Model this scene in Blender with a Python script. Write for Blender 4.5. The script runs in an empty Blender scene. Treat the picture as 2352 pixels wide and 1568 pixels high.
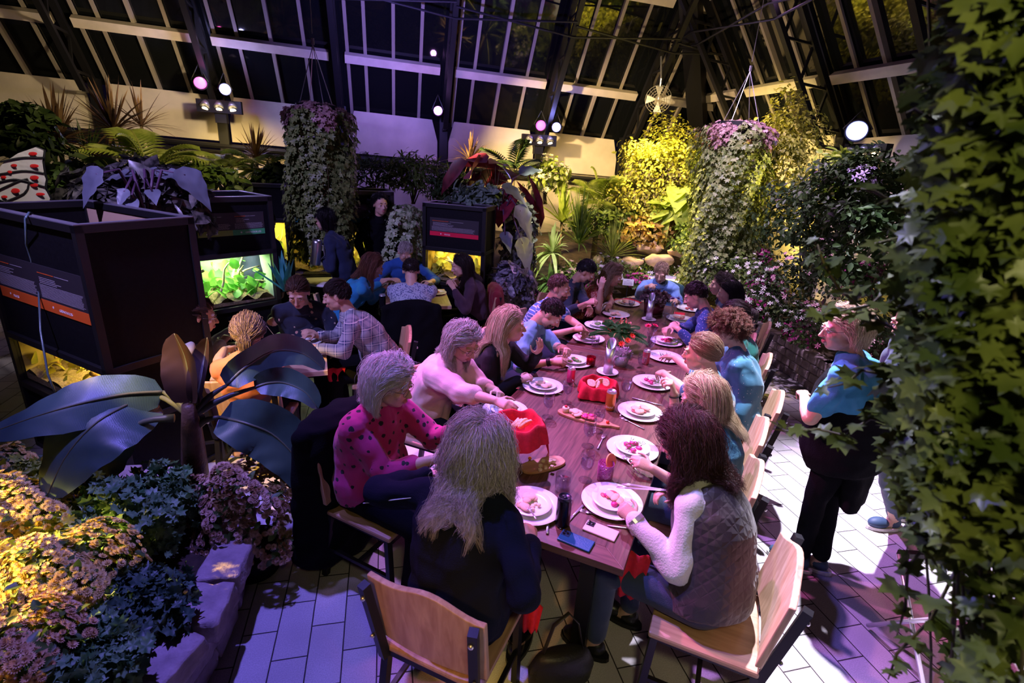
import bpy, math, random
import numpy as np
from mathutils import Vector, Matrix, Quaternion
from mathutils.noise import noise_vector
PI=math.pi
sc=bpy.context.scene
# ------------------------------------------------------------------ camera
HC=2.3
YAW=math.radians(-14.24); PITCH=math.radians(19.6); ROLL=math.radians(3.54); FPX=1190.0
def rz(v,a): c,s=math.cos(a),math.sin(a); return np.array([c*v[0]-s*v[1],s*v[0]+c*v[1],v[2]])
_f=rz((0,math.cos(PITCH),-math.sin(PITCH)),YAW); _u=rz((0,math.sin(PITCH),math.cos(PITCH)),YAW); _r=rz((1,0,0),YAW)
_r2=math.cos(ROLL)*_r+math.sin(ROLL)*_u; _u2=-math.sin(ROLL)*_r+math.cos(ROLL)*_u
CAM=np.array([0,0,HC])
cam=bpy.data.objects.new('camera',bpy.data.cameras.new('camera'))
sc.collection.objects.link(cam); sc.camera=cam
cam.data.sensor_width=36; cam.data.lens=FPX/2352*36; cam.data.clip_start=.05
M=Matrix(((_r2[0],_u2[0],-_f[0],0),(_r2[1],_u2[1],-_f[1],0),(_r2[2],_u2[2],-_f[2],HC),(0,0,0,1)))
cam.matrix_world=M
cam.data.dof.use_dof=True; cam.data.dof.focus_distance=3.4; cam.data.dof.aperture_fstop=3.5
# survey helper: the point of the place at height z (or ground distance D) seen along a bearing
def _ray(x,y): return _f+_r2*(x-1176)/FPX-_u2*(y-784)/FPX
def at(x,y,z): d=_ray(x,y); return CAM+d*(z-HC)/d[2]
def atD(x,y,D): d=_ray(x,y); return CAM+d*D/math.hypot(d[0],d[1])
def atY(x,y,Y): d=_ray(x,y); return CAM+d*Y/d[1]
def atX(x,y,X): d=_ray(x,y); return CAM+d*X/d[0]
# ------------------------------------------------------------------ world, lights, exposure
w=bpy.data.worlds.new('night'); sc.world=w; w.use_nodes=True
w.node_tree.nodes['Background'].inputs[0].default_value=(.05,.03,.12,1); w.node_tree.nodes['Background'].inputs[1].default_value=.05
sc.view_settings.view_transform='Standard'; sc.view_settings.look='None'; sc.view_settings.exposure=0.0; sc.view_settings.gamma=1
sc.cycles.max_bounces=5; sc.cycles.diffuse_bounces=2; sc.cycles.glossy_bounces=3; sc.cycles.transmission_bounces=5; sc.cycles.transparent_max_bounces=24
sc.cycles.sample_clamp_indirect=4; sc.cycles.caustics_reflective=False; sc.cycles.caustics_refractive=False
sc.cycles.use_denoising=True
def spot(name,pos,aim,energy,color,deg=60,blend=.5,r=.06):
    l=bpy.data.lights.new(name,'SPOT'); l.energy=energy; l.color=color; l.spot_size=math.radians(deg); l.spot_blend=blend; l.shadow_soft_size=r
    o=bpy.data.objects.new(name,l); sc.collection.objects.link(o); o.location=pos
    o.rotation_euler=(Vector(aim)-Vector(pos)).to_track_quat('-Z','Y').to_euler(); return o
WHITE=(.86,.80,1); PINK=(1,.30,.85); VIO=(.33,.22,1); WARM=(1,.66,.18); BLUE=(.25,.35,1)
# stage lights on the trusses overhead and an added roof fill
spot('stage_light_white',(2.7,4.0,5.0),(3.35,1.0,0),4600,(.86,.82,1),54,.6,.05)
spot('stage_light_lavender',(1.2,5.6,5.2),(1.75,3.2,.75),2000,(.64,.28,1),46,.6,.08)
spot('stage_light_pink',(-1.4,4.6,4.6),(1.5,2.9,.75),950,(1,.16,.62),48,.6,.08)
spot('stage_light_violet',(-.9,2.9,5.3),(-.35,1.25,0),1050,(.22,.17,1),62,.6,.07)
spot('stage_light_right_blue',(5.4,4.6,4.6),(2.4,2.8,.8),520,(.50,.55,1),50,.6,.08)
spot('stage_light_cabinet_group',(-2.4,2.2,4.4),(-.2,4.9,.8),800,(.45,.36,1),66,.6,.08)
spot('stage_light_far_end',(4.8,6.4,4.6),(2.9,5.2,.8),330,(.85,.40,1),60,.6,.08)
spot('fill_roof_violet',(.2,5.5,2.9),(.6,9.0,4.6),800,(.30,.22,1),75,.8,.08)  # added violet fill aimed up at the roof, no known fixture
spot('stage_light_wall_violet',(-.2,6.4,3.6),(-.2,10,2.4),260,(.28,.20,1),48,.8,.08)
# warm garden flood lights, mixed with added fills
spot('garden_light_centre',(.4,7.2,3.1),(3.9,9.3,1.7),1350,(1,.70,.30),72,.6,.06)
spot('garden_light_centre_high',(3.0,6.6,4.3),(4.0,9.0,1.4),700,(1,.70,.24),62,.7,.06)
spot('garden_light_right',(4.3,7.0,3.6),(5.6,5.6,1.9),200,(1,.72,.30),80,.8,.06)
spot('garden_light_wall_right',(2.7,7.2,2.9),(5.7,7.4,2.3),900,(1,.74,.22),60,.8,.06)
spot('garden_light_left_wall',(-1.6,7.6,3.0),(-4.6,10,2.5),230,(1,.76,.42),84,.8,.06)
spot('garden_light_left_low',(-2.3,8.4,2.5),(-2.2,10,1.6),130,(1,.70,.24),80,.8,.06)
spot('fill_dracaena',(1.5,5.0,3.9),(2.26,6.94,1.1),700,(.95,1,.62),22,.5,.04)  # fill added to brighten the dracaena
spot('fill_hanging_ivy',(.9,3.4,4.9),(3.9,5.9,2.1),420,(.72,.62,1),34,.6,.06)  # lavender fill added to lift the right hanging ivy
spot('fill_flower_bed',(2.4,4.6,5.2),(5.0,6.0,.8),1100,(.85,.62,1),56,.6,.06)  # fill added over the right bed to bring out its blossoms
spot('fill_shrubs_right',(3.3,7.9,3.5),(5.0,6.6,1.0),1000,(1,.78,.12),66,.6,.06)  # yellow fill added for the shrubs right of the hanging ivy
spot('fill_left_plants',(-.9,5.4,3.8),(-3.6,8.0,1.7),220,(1,.76,.36),62,.7,.06)  # warm fill added to lift the dark plants at the left
spot('fill_ivy_edge',(.1,2.5,4.1),(1.15,1.1,1.75),330,(.9,.88,1),34,.6,.05)  # pale fill added so the outer foreground ivy leaves stand out
spot('fill_pink_right',(-.6,3.4,4.4),(1.65,1.9,.8),480,(1,.30,.50),30,.6,.06)  # separate pink fill added for the right-hand chairs
spot('fill_butterfly',(-1.5,3.5,3.4),(-2.75,4.9,1.95),130,(1,.88,.84),24,.6,.05)  # small local fill added for the butterfly sculpture
spot('garden_light_ivy_side',(5.8,5.0,2.6),(4.05,5.75,1.8),420,(1,.80,.14),48,.6,.06)
spot('fill_roof_right',(3.0,6.2,2.7),(5.0,8.2,4.6),150,(1,.72,.38),95,.8,.06)  # added warm fill standing in for bounce on the right roof
spot('fill_roof_left',(-2.5,7.0,2.7),(-4.2,9.2,4.4),48,(1,.72,.34),90,.8,.06)  # added warm fill under the left roof, no known fixture
spot('garden_light_planter',(-3.5,2.6,1.7),(-2.0,2.1,.40),2900,(1,.64,.12),38,.5,.04)
spot('garden_light_table',(-2.3,2.0,3.3),(-1.0,3.35,.85),1000,(1,.60,.08),21,.35,.04)
spot('garden_light_behind',(-1.2,-.7,3.2),(.12,1.42,.74),210,(1,.42,.10),12.5,.7,.10)
spot('fill_fore_ivy',(.1,-.5,3.1),(1.25,.85,1.8),74,(1,.90,.42),92,.8,.15)  # added warm fill from behind the camera onto the foreground ivy
# ------------------------------------------------------------------ helpers
C=sc.collection
def tag(o,label=None,cat=None,group=None,kind=None):
    if label: o['label']=label
    if cat: o['category']=cat
    if group: o['group']=group
    if kind: o['kind']=kind
    return o
def thing(name,label,cat,loc=(0,0,0),rot=0,group=None):
    o=bpy.data.objects.new(name,None); C.objects.link(o); o.location=tuple(loc); o.rotation_euler=(0,0,rot); o.empty_display_size=.1
    return tag(o,label,cat,group)
def dup(root,loc=None,rot=None,label=None,group=None):
    r=root.copy(); C.objects.link(r)
    if loc is not None: r.location=tuple(loc)
    if rot is not None: r.rotation_euler=(0,0,rot)
    if label: r['label']=label
    if group: r['group']=group
    for ch in list(root.children):
        c=ch.copy(); C.objects.link(c); c.parent=r
        for g in list(ch.children):
            d=g.copy(); C.objects.link(d); d.parent=c
    return r
_mats={}
def mat(name,col,rough=.6,metal=0,spec=.5,noise=0,nscale=20,bump=0,bscale=60,trans=0,emit=None,es=1,sheen=0,ior=1.45,alpha=1,coat=0):
    if name in _mats: return _mats[name]
    m=bpy.data.materials.new(name); m.use_nodes=True; nt=m.node_tree; b=nt.nodes['Principled BSDF']
    b.inputs['Base Color'].default_value=(*col,1); b.inputs['Roughness'].default_value=rough; b.inputs['Metallic'].default_value=metal
    b.inputs['Specular IOR Level'].default_value=spec; b.inputs['IOR'].default_value=ior
    if trans: b.inputs['Transmission Weight'].default_value=trans
    if sheen: b.inputs['Sheen Weight'].default_value=sheen
    if coat: b.inputs['Coat Weight'].default_value=coat
    if alpha<1: b.inputs['Alpha'].default_value=alpha
    if emit: b.inputs['Emission Color'].default_value=(*emit,1); b.inputs['Emission Strength'].default_value=es
    if noise or bump:
        tc=nt.nodes.new('ShaderNodeTexCoord')
    if noise:
        n=nt.nodes.new('ShaderNodeTexNoise'); n.inputs['Scale'].default_value=nscale; n.inputs['Detail'].default_value=3
        nt.links.new(tc.outputs['Object'],n.inputs['Vector'])
        r=nt.nodes.new('ShaderNodeMapRange'); r.inputs[1].default_value=.3; r.inputs[2].default_value=.7; r.inputs[3].default_value=1-noise; r.inputs[4].default_value=1+noise
        nt.links.new(n.outputs[0],r.inputs[0])
        h=nt.nodes.new('ShaderNodeHueSaturation'); h.inputs['Color'].default_value=(*col,1)
        nt.links.new(r.outputs[0],h.inputs['Value']); nt.links.new(h.outputs[0],b.inputs['Base Color'])
    if bump:
        n=nt.nodes.new('ShaderNodeTexNoise'); n.inputs['Scale'].default_value=bscale; n.inputs['Detail'].default_value=2
        nt.links.new(tc.outputs['Object'],n.inputs['Vector'])
        bp=nt.nodes.new('ShaderNodeBump'); bp.inputs['Strength'].default_value=bump; bp.inputs['Distance'].default_value=.01
        nt.links.new(n.outputs[0],bp.inputs['Height']); nt.links.new(bp.outputs[0],b.inputs['Normal'])
    _mats[name]=m; return m
def nodes(m): return m.node_tree, m.node_tree.nodes['Principled BSDF']
def leafmat(name,col,col2=None,rough=.45,trans=.25,spec=.4,scale=9):
    """leaf with translucency and leaf-to-leaf colour variation"""
    if name in _mats: return _mats[name]
    m=bpy.data.materials.new(name); m.use_nodes=True; nt=m.node_tree; b=nt.nodes['Principled BSDF']; out=nt.nodes['Material Output']
    b.inputs['Roughness'].default_value=rough; b.inputs['Specular IOR Level'].default_value=spec
    tc=nt.nodes.new('ShaderNodeTexCoord'); n=nt.nodes.new('ShaderNodeTexNoise'); n.inputs['Scale'].default_value=scale; n.inputs['Detail'].default_value=2
    nt.links.new(tc.outputs['Object'],n.inputs['Vector'])
    cr=nt.nodes.new('ShaderNodeValToRGB'); cr.color_ramp.elements[0].position=.35; cr.color_ramp.elements[1].position=.65
    cr.color_ramp.elements[0].color=(*col,1); cr.color_ramp.elements[1].color=(*(col2 or [c*1.6 for c in col]),1)
    nt.links.new(n.outputs[0],cr.inputs[0]); nt.links.new(cr.outputs[0],b.inputs['Base Color'])
    if trans:
        t=nt.nodes.new('ShaderNodeBsdfTranslucent'); mx=nt.nodes.new('ShaderNodeMixShader'); mx.inputs[0].default_value=trans
        nt.links.new(cr.outputs[0],t.inputs['Color']); nt.links.new(b.outputs[0],mx.inputs[1]); nt.links.new(t.outputs[0],mx.inputs[2]); nt.links.new(mx.outputs[0],out.inputs['Surface'])
    _mats[name]=m; return m
def V3(a): return np.array([float(a[0]),float(a[1]),float(a[2])])
def nrm(v): v=np.asarray(v,float); n=np.linalg.norm(v); return v/n if n>1e-9 else np.array([0,0,1.])
def frame(z,up=(0,0,1)):
    z=nrm(z); x=np.cross(up,z)
    if np.linalg.norm(x)<1e-4: x=np.cross((0,1,0),z)
    x=nrm(x); return x,np.cross(z,x),z
class MB:
    def __init__(s): s.v=[]; s.f=[]; s.m=[]; s.n=0
    def add(s,vs,fs,mi=0):
        vs=np.asarray(vs,float).reshape(-1,3); s.v.append(vs)
        for f in fs: s.f.append(tuple(i+s.n for i in f)); s.m.append(mi)
        s.n+=len(vs); return s
    def box(s,c,size,R=None,mi=0):
        hx,hy,hz=[q/2 for q in size]; vs=np.array([(x,y,z) for x in(-hx,hx) for y in(-hy,hy) for z in(-hz,hz)])
        if R is not None: vs=vs@np.asarray(R,float).T
        return s.add(vs+V3(c),[(0,1,3,2),(4,6,7,5),(0,4,5,1),(2,3,7,6),(0,2,6,4),(1,5,7,3)],mi)
    def bar(s,p,q,w,h=None,up=(0,0,1),mi=0):
        p,q=V3(p),V3(q); x,y,z=frame(q-p,up); h=h or w
        return s.box((p+q)/2,(w,h,np.linalg.norm(q-p)),np.stack([x,y,z],1),mi)
    def tube(s,pts,rad,n=10,side=None,rad2=None,cap=True,mi=0,closed=False):
        P=[V3(p) for p in pts]; L=len(P); rad=[rad]*L if np.isscalar(rad) else list(rad); rad2=rad if rad2 is None else ([rad2]*L if np.isscalar(rad2) else list(rad2))
        vs=[]; ref=None
        for i in range(L):
            t=nrm(P[min(i+1,L-1)]-P[max(i-1,0)])
            if side is not None: a=V3(side)-t*np.dot(side,t)
            elif ref is None: a=frame(t)[0]
            else: a=ref-t*np.dot(ref,t)
            a=nrm(a); ref=a; b=np.cross(t,a)
            for k in range(n):
                th=2*PI*k/n; vs.append(P[i]+a*rad[i]*math.cos(th)+b*rad2[i]*math.sin(th))
        fs=[(i*n+k,i*n+(k+1)%n,(i+1)*n+(k+1)%n,(i+1)*n+k) for i in range(L-1) for k in range(n)]
        if cap: fs+=[tuple(range(n))[::-1],tuple((L-1)*n+k for k in range(n))]
        return s.add(vs,fs,mi)
    def lathe(s,prof,c=(0,0,0),n=24,R=None,mi=0,sq=(1,1)):
        vs=[]; 
        for r,z in prof:
            for k in range(n): th=2*PI*k/n; vs.append((r*math.cos(th)*sq[0],r*math.sin(th)*sq[1],z))
        vs=np.array(vs)
        if R is not None: vs=vs@np.asarray(R,float).T
        L=len(prof)
        return s.add(vs+V3(c),[(i*n+k,i*n+(k+1)%n,(i+1)*n+(k+1)%n,(i+1)*n+k) for i in range(L-1) for k in range(n)],mi)
    def ell(s,c,r,R=None,n=14,mi=0):
        r=(r,)*3 if np.isscalar(r) else r; vs=[];m=max(5,n//2+1)
        for i in range(m+1):
            ph=PI*i/m; 
            for k in range(n): th=2*PI*k/n; vs.append((r[0]*math.sin(ph)*math.cos(th),r[1]*math.sin(ph)*math.sin(th),r[2]*math.cos(ph)))
        vs=np.array(vs); 
        if R is not None: vs=vs@np.asarray(R,float).T
        return s.add(vs+V3(c),[(i*n+k,(i+1)*n+k,(i+1)*n+(k+1)%n,i*n+(k+1)%n) for i in range(m) for k in range(n)],mi)
    def cap(s,p,q,r0,r1,n=12,mi=0):
        """round-ended tapered limb"""
        p,q=V3(p),V3(q); d=q-p; L=np.linalg.norm(d); d=nrm(d)
        pts=[];rs=[]
        for a in(-80,-50,-20): a=math.radians(a); pts.append(p+d*r0*math.sin(a)); rs.append(r0*math.cos(a))
        pts.append(p);rs.append(r0);pts.append((p+q)/2);rs.append((r0+r1)/2);pts.append(q);rs.append(r1)
        for a in(20,50,80): a=math.radians(a); pts.append(q+d*r1*math.sin(a)); rs.append(r1*math.cos(a))
        return s.tube(pts,rs,n,mi=mi)
    def mesh(s,name,origin=(0,0,0),rot=0,smooth=True):
        me=bpy.data.meshes.new(name); v=(np.concatenate(s.v) if s.v else np.zeros((0,3)))-V3(origin)
        if rot:
            c,sn=math.cos(-rot),math.sin(-rot); v=v@np.array([[c,-sn,0],[sn,c,0],[0,0,1]]).T
        me.from_pydata(v.tolist(),[],s.f); me.polygons.foreach_set('material_index',s.m)
        me.polygons.foreach_set('use_smooth',[smooth]*len(s.f)); me.update(); return me
    def build(s,name,mats,parent=None,smooth=False,local=False,bevel=0,kind=None):
        """world coordinates by default; re-expressed in the parent's frame"""
        mats=mats if isinstance(mats,(list,tuple)) else [mats]
        o0,r0=(0,0,0),0
        if parent is not None and not local: 
            p=parent; o0=np.zeros(3)
            while p is not None: o0=o0+V3(p.location); r0+=p.rotation_euler.z; p=p.parent
        me=s.mesh(name,o0,r0,smooth)
        for m in mats: me.materials.append(m)
        o=bpy.data.objects.new(name,me); C.objects.link(o)
        if parent is not None: o.parent=parent
        if bevel:
            b=o.modifiers.new('b','BEVEL'); b.width=bevel; b.segments=2; b.limit_method='ANGLE'
        if kind: o['kind']=kind
        return o
def scatter(mb,tv,tf,Mx,mi=0):
    """template verts tv (n,3), faces tf (k,m same arity), Mx (N,3,4) transforms"""
    tv=np.asarray(tv,float); Mx=np.asarray(Mx,float)
    vs=np.einsum('nij,kj->nki',Mx[:,:,:3],tv)+Mx[:,None,:,3]
    n=len(tv); base=mb.n
    mb.v.append(vs.reshape(-1,3))
    for i in range(len(Mx)):
        b=base+i*n
        for f in tf: mb.f.append(tuple(q+b for q in f)); mb.m.append(mi)
    mb.n+=n*len(Mx)
def xf(pos,x,y,z,s=1.0):
    m=np.zeros((3,4)); s=(s,s,s) if np.isscalar(s) else s
    m[:,0]=V3(x)*s[0]; m[:,1]=V3(y)*s[1]; m[:,2]=V3(z)*s[2]; m[:,3]=V3(pos); return m
rng=np.random.default_rng(7)
def U(a,b): return float(rng.uniform(a,b))
# ------------------------------------------------------------------ common materials
def wood(name,c1,c2,rough=.45,axis=0,scale=1.0):
    if name in _mats: return _mats[name]
    m=mat(name,c1,rough); nt,b=nodes(m)
    tc=nt.nodes.new('ShaderNodeTexCoord'); mp=nt.nodes.new('ShaderNodeMapping'); s=[14*scale]*3; s[axis]=1.1*scale; mp.inputs['Scale'].default_value=s
    n=nt.nodes.new('ShaderNodeTexNoise'); n.inputs['Scale'].default_value=3.5; n.inputs['Detail'].default_value=6; n.inputs['Distortion'].default_value=.6
    cr=nt.nodes.new('ShaderNodeValToRGB'); cr.color_ramp.elements[0].position=.33; cr.color_ramp.elements[1].position=.68
    cr.color_ramp.elements[0].color=(*c1,1); cr.color_ramp.elements[1].color=(*c2,1)
    nt.links.new(tc.outputs['Object'],mp.inputs[0]); nt.links.new(mp.outputs[0],n.inputs['Vector']); nt.links.new(n.outputs[0],cr.inputs[0]); nt.links.new(cr.outputs[0],b.inputs['Base Color'])
    bp=nt.nodes.new('ShaderNodeBump'); bp.inputs['Strength'].default_value=.15; bp.inputs['Distance'].default_value=.004; nt.links.new(n.outputs[0],bp.inputs['Height']); nt.links.new(bp.outputs[0],b.inputs['Normal'])
    return m
W_TABLE=wood('walnut_top',(.065,.028,.018),(.17,.08,.055),.42,0)
W_EDGE=wood('walnut_edge',(.07,.03,.02),(.17,.08,.055),.42,1)
W_CHAIR=wood('maple',(.42,.24,.14),(.60,.39,.26),.42,2,.7)
W_SEAT=wood('maple_seat',(.36,.20,.12),(.54,.33,.21),.42,1,.7)
BLACKM=mat('black_steel',(.012,.012,.014),.42,.3)
STEEL=mat('bright_steel',(.75,.75,.78),.34,.85)
BRUSH=mat('brushed_aluminium',(.62,.62,.66),.33,1,bump=.05,bscale=200)
BLACKP=mat('black_board',(.006,.006,.008),.6,spec=.15,noise=.3,nscale=40)
PORC=mat('white_porcelain',(.86,.86,.84),.18,coat=.3)
def thin_glass(name,tint=(.96,.96,.98),gl=.9):
    if name in _mats: return _mats[name]
    m=bpy.data.materials.new(name); m.use_nodes=True; nt=m.node_tree; nt.nodes.remove(nt.nodes['Principled BSDF']); out=nt.nodes['Material Output']
    t=nt.nodes.new('ShaderNodeBsdfTransparent'); t.inputs[0].default_value=(*tint,1); g=nt.nodes.new('ShaderNodeBsdfGlossy'); g.inputs['Roughness'].default_value=.03; lw0=nt.nodes.new('ShaderNodeLayerWeight'); lw0.inputs[0].default_value=.5; lw=nt.nodes.new('ShaderNodeMath'); lw.operation='POWER'; lw.inputs[1].default_value=3.5; nt.links.new(lw0.outputs['Facing'],lw.inputs[0])
    k=nt.nodes.new('ShaderNodeMath'); k.operation='MULTIPLY_ADD'; k.inputs[1].default_value=gl*.6; k.inputs[2].default_value=.045; nt.links.new(lw.outputs[0],k.inputs[0]); x=nt.nodes.new('ShaderNodeMixShader'); nt.links.new(k.outputs[0],x.inputs[0]); nt.links.new(t.outputs[0],x.inputs[1]); nt.links.new(g.outputs[0],x.inputs[2]); nt.links.new(x.outputs[0],out.inputs['Surface']); _mats[name]=m; return m
GLASS=thin_glass('clear_glass',(.93,.93,.96),1.3)
REDCLOTH=mat('red_cotton',(.62,.012,.035),.85,noise=.12,nscale=60,bump=.25,bscale=300)
BLACKCLOTH=mat('black_wool',(.005,.005,.007),.95,spec=.1,bump=.3,bscale=150)
# ------------------------------------------------------------------ floor
m=mat('pavers',(.45,.42,.44),.75); nt,b=nodes(m)
tc=nt.nodes.new('ShaderNodeTexCoord'); sx=nt.nodes.new('ShaderNodeSeparateXYZ'); cx=nt.nodes.new('ShaderNodeCombineXYZ')
ax=nt.nodes.new('ShaderNodeMath'); ax.inputs[1].default_value=.247+.1612*60; ay=nt.nodes.new('ShaderNodeMath'); ay.inputs[1].default_value=-.138+.334*40
nt.links.new(tc.outputs['Object'],sx.inputs[0]); nt.links.new(sx.outputs[0],ax.inputs[0]); nt.links.new(sx.outputs[1],ay.inputs[0]); nt.links.new(ay.outputs[0],cx.inputs[0]); nt.links.new(ax.outputs[0],cx.inputs[1])
wn=nt.nodes.new('ShaderNodeTexNoise'); wn.inputs['Scale'].default_value=5; wv=nt.nodes.new('ShaderNodeVectorMath'); wv.operation='MULTIPLY_ADD'; wv.inputs[1].default_value=(.006,.006,0)
nt.links.new(tc.outputs['Object'],wn.inputs['Vector']); nt.links.new(wn.outputs['Color'],wv.inputs[0]); nt.links.new(cx.outputs[0],wv.inputs[2])
br=nt.nodes.new('ShaderNodeTexBrick'); br.offset=.5; br.inputs['Scale'].default_value=1; br.inputs['Brick Width'].default_value=.334; br.inputs['Row Height'].default_value=.1612
br.inputs['Mortar Size'].default_value=.0035; br.inputs['Mortar Smooth'].default_value=.15; br.inputs['Color1'].default_value=(.42,.39,.42,1); br.inputs['Color2'].default_value=(.56,.52,.54,1); br.inputs['Mortar'].default_value=(.035,.03,.03,1)
nt.links.new(wv.outputs[0],br.inputs['Vector'])
gn=nt.nodes.new('ShaderNodeTexNoise'); gn.inputs['Scale'].default_value=170; gn.inputs['Detail'].default_value=2; nt.links.new(tc.outputs['Object'],gn.inputs['Vector'])
g2=nt.nodes.new('ShaderNodeTexNoise'); g2.inputs['Scale'].default_value=2.2; g2.inputs['Detail'].default_value=5; nt.links.new(tc.outputs['Object'],g2.inputs['Vector'])
ms=nt.nodes.new('ShaderNodeMath'); ms.operation='MULTIPLY'; nt.links.new(gn.outputs[0],ms.inputs[0]); nt.links.new(g2.outputs[0],ms.inputs[1])
mr=nt.nodes.new('ShaderNodeMapRange'); mr.inputs[1].default_value=.15; mr.inputs[2].default_value=.36; mr.inputs[3].default_value=.82; mr.inputs[4].default_value=1.14; nt.links.new(ms.outputs[0],mr.inputs[0])
hs=nt.nodes.new('ShaderNodeHueSaturation'); nt.links.new(br.outputs['Color'],hs.inputs['Color']); nt.links.new(mr.outputs[0],hs.inputs['Value']); nt.links.new(hs.outputs[0],b.inputs['Base Color'])
iv=nt.nodes.new('ShaderNodeMath'); iv.operation='MULTIPLY_ADD'; iv.inputs[1].default_value=-1; iv.inputs[2].default_value=1; nt.links.new(br.outputs['Fac'],iv.inputs[0])
ad=nt.nodes.new('ShaderNodeMath'); ad.operation='MULTIPLY_ADD'; ad.inputs[1].default_value=.12; nt.links.new(gn.outputs[0],ad.inputs[0]); nt.links.new(iv.outputs[0],ad.inputs[2])
bp=nt.nodes.new('ShaderNodeBump'); bp.inputs['Strength'].default_value=.5; bp.inputs['Distance'].default_value=.006; nt.links.new(ad.outputs[0],bp.inputs['Height']); nt.links.new(bp.outputs[0],b.inputs['Normal'])
PAVER=m
MB().box((-.5,4.2,-.05),(13.8,12,.1)).build('floor',PAVER,kind='structure')
# ------------------------------------------------------------------ knee walls and glass roof
PLASTER=mat('cream_board',(.60,.53,.44),.8,noise=.12,nscale=3,bump=.1,bscale=40)
LOWER=mat('lower_wall',(.52,.46,.36),.85,noise=.15,nscale=4)
CREAM=mat('cream_wood',(.62,.55,.45),.6,noise=.1,nscale=6)
DARKST=mat('dark_truss',(.008,.008,.010),.5,.2)
NIGHT=mat('night_glass',(.006,.007,.008),.05,0,.5,coat=.3)
YB=10.0; XR=6.24; SH=-.032
def zt(x): return 2.86+SH*x          # the top edge of the back wall panels falls gently to the right
RX=[-7.75,-6.0,-4.27,-2.54,-.68,1.03,2.82,4.51,6.2]
wallb=MB(); wallb.box((-.5,YB+.12,1.05),(13.6,.12,2.1)); wallb.build('wall_back',LOWER,kind='structure')
MB().box((XR+.12,4.2,1.05),(.12,11.7,2.1)).build('wall_right',LOWER,kind='structure')
MB().box((-7.3,4.2,1.4),(.12,11.7,2.8)).build('wall_left',LOWER,kind='structure')
k=1
for i in range(len(RX)-1):
    x0,x1=RX[i]+.10,RX[i+1]-.10
    if i==4: pass
    ch=.16
    out=[(x0,2.18+SH*x0),(x1,2.18+SH*x1),(x1,zt(x1)-.35),(x1-ch*.6,zt(x1)),(x0+ch*.6,zt(x0)),(x0,zt(x0)-.35)]
    b_=MB(); b_.add([(x,YB,z) for x,z in out]+[(x,YB+.05,z) for x,z in out],[tuple(range(6)),tuple(range(11,5,-1))]+[(j,j+6,(j+1)%6+6,(j+1)%6) for j in range(6)])
    b_.build('trim_%d'%k,PLASTER,kind='structure'); k+=1
RY=[9.9,8.25,6.5,4.75,3.0,1.25,-.5]
for i in range(len(RY)-1):
    y1,y0=RY[i]-.1,RY[i+1]+.1
    out=[(y0,2.1),(y1,2.1),(y1,2.5),(y1-.08,2.80),(y0+.08,2.86),(y0,2.5)]
    b_=MB(); b_.add([(XR,y,z) for y,z in out]+[(XR+.05,y,z) for y,z in out],[tuple(range(6)),tuple(range(11,5,-1))]+[(j,j+6,(j+1)%6+6,(j+1)%6) for j in range(6)])
    b_.build('trim_%d'%k,PLASTER,kind='structure'); k+=1
# pipes under the panels
b_=MB(); b_.tube([(x,YB-.06,2.10+SH*x) for x in(-5,6)],.045,8); b_.tube([(x,YB-.05,2.02+SH*x) for x in(-5,6)],.02,8); b_.build('trim_%d'%k,DARKST,kind='structure'); k+=1
b_=MB(); b_.tube([(XR-.06,y,2.04) for y in(-.5,9.8)],.045,8); b_.build('trim_%d'%k,DARKST,kind='structure'); k+=1
SL=math.radians(53); cs,sn=math.cos(SL),math.sin(SL); LR=6.3
def rb(x,t,off=0): return np.array([x,YB+.1-cs*t+sn*off*-1, zt(x)-.02+sn*t-cs*off])     # point on back roof plane, off = inwards
def rr(y,t,off=0): return np.array([XR+.12-cs*t-sn*off,y,2.80+sn*t-cs*off])
# glass panes
g=MB()
for i in range(len(RX)-1):
    a,b2=RX[i],RX[i+1]; g.add([rb(a,0),rb(b2,0),rb(b2,LR),rb(a,LR)],[(0,1,2,3)])
g.build('window_1',NIGHT,kind='structure')
g=MB(); g.add([rr(10.1,0),rr(-.5,0),rr(-.5,LR),rr(10.1,LR)],[(0,1,2,3)]); g.build('window_2',NIGHT,kind='structure')
nb=np.array([0,-sn,-cs]); nr=np.array([-sn,0,-cs])
mul=MB()
for i in range(len(RX)-1):
    a,b2=RX[i],RX[i+1]
    for j,wd in((.25,.02),(.5,.06),(.75,.02)):
        x=a+(b2-a)*j; mul.bar(rb(x,-.05,.03),rb(x,LR,.03),wd,.05,up=(1,0,0))
    mul.bar(rb(a+.16,-.05,.03),rb(a+.16,LR,.03),.02,.05,up=(1,0,0))
for y0,y1 in zip(RY[:-1],RY[1:]):
    for j,wd in((.25,.03),(.5,.075),(.75,.03),(.97,.05)):
        y=y0+(y1-y0)*j; mul.bar(rr(y,-.05,.03),rr(y,LR,.03),wd,.05,up=(0,1,0))
mul.build('window_frame',mat('mullion_paint',(.30,.26,.22),.6),kind='structure')
def purlin(T,TR,name):
    p=MB()
    for i in range(len(RX)-1): p.bar(rb(RX[i]+.12,T,.10),rb(RX[i+1]-.12,T,.10),.13,.09,up=nb)
    for y0,y1 in zip(RY[:-1],RY[1:]): p.bar(rr(y0-.12,TR,.10),rr(y1+.12,TR,.10),.13,.09,up=nr)
    p.build(name,CREAM,kind='structure')
purlin(1.0,.95,'beam_lower'); purlin(2.55,2.5,'beam_middle'); purlin(4.1,4.1,'beam_upper')
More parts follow.
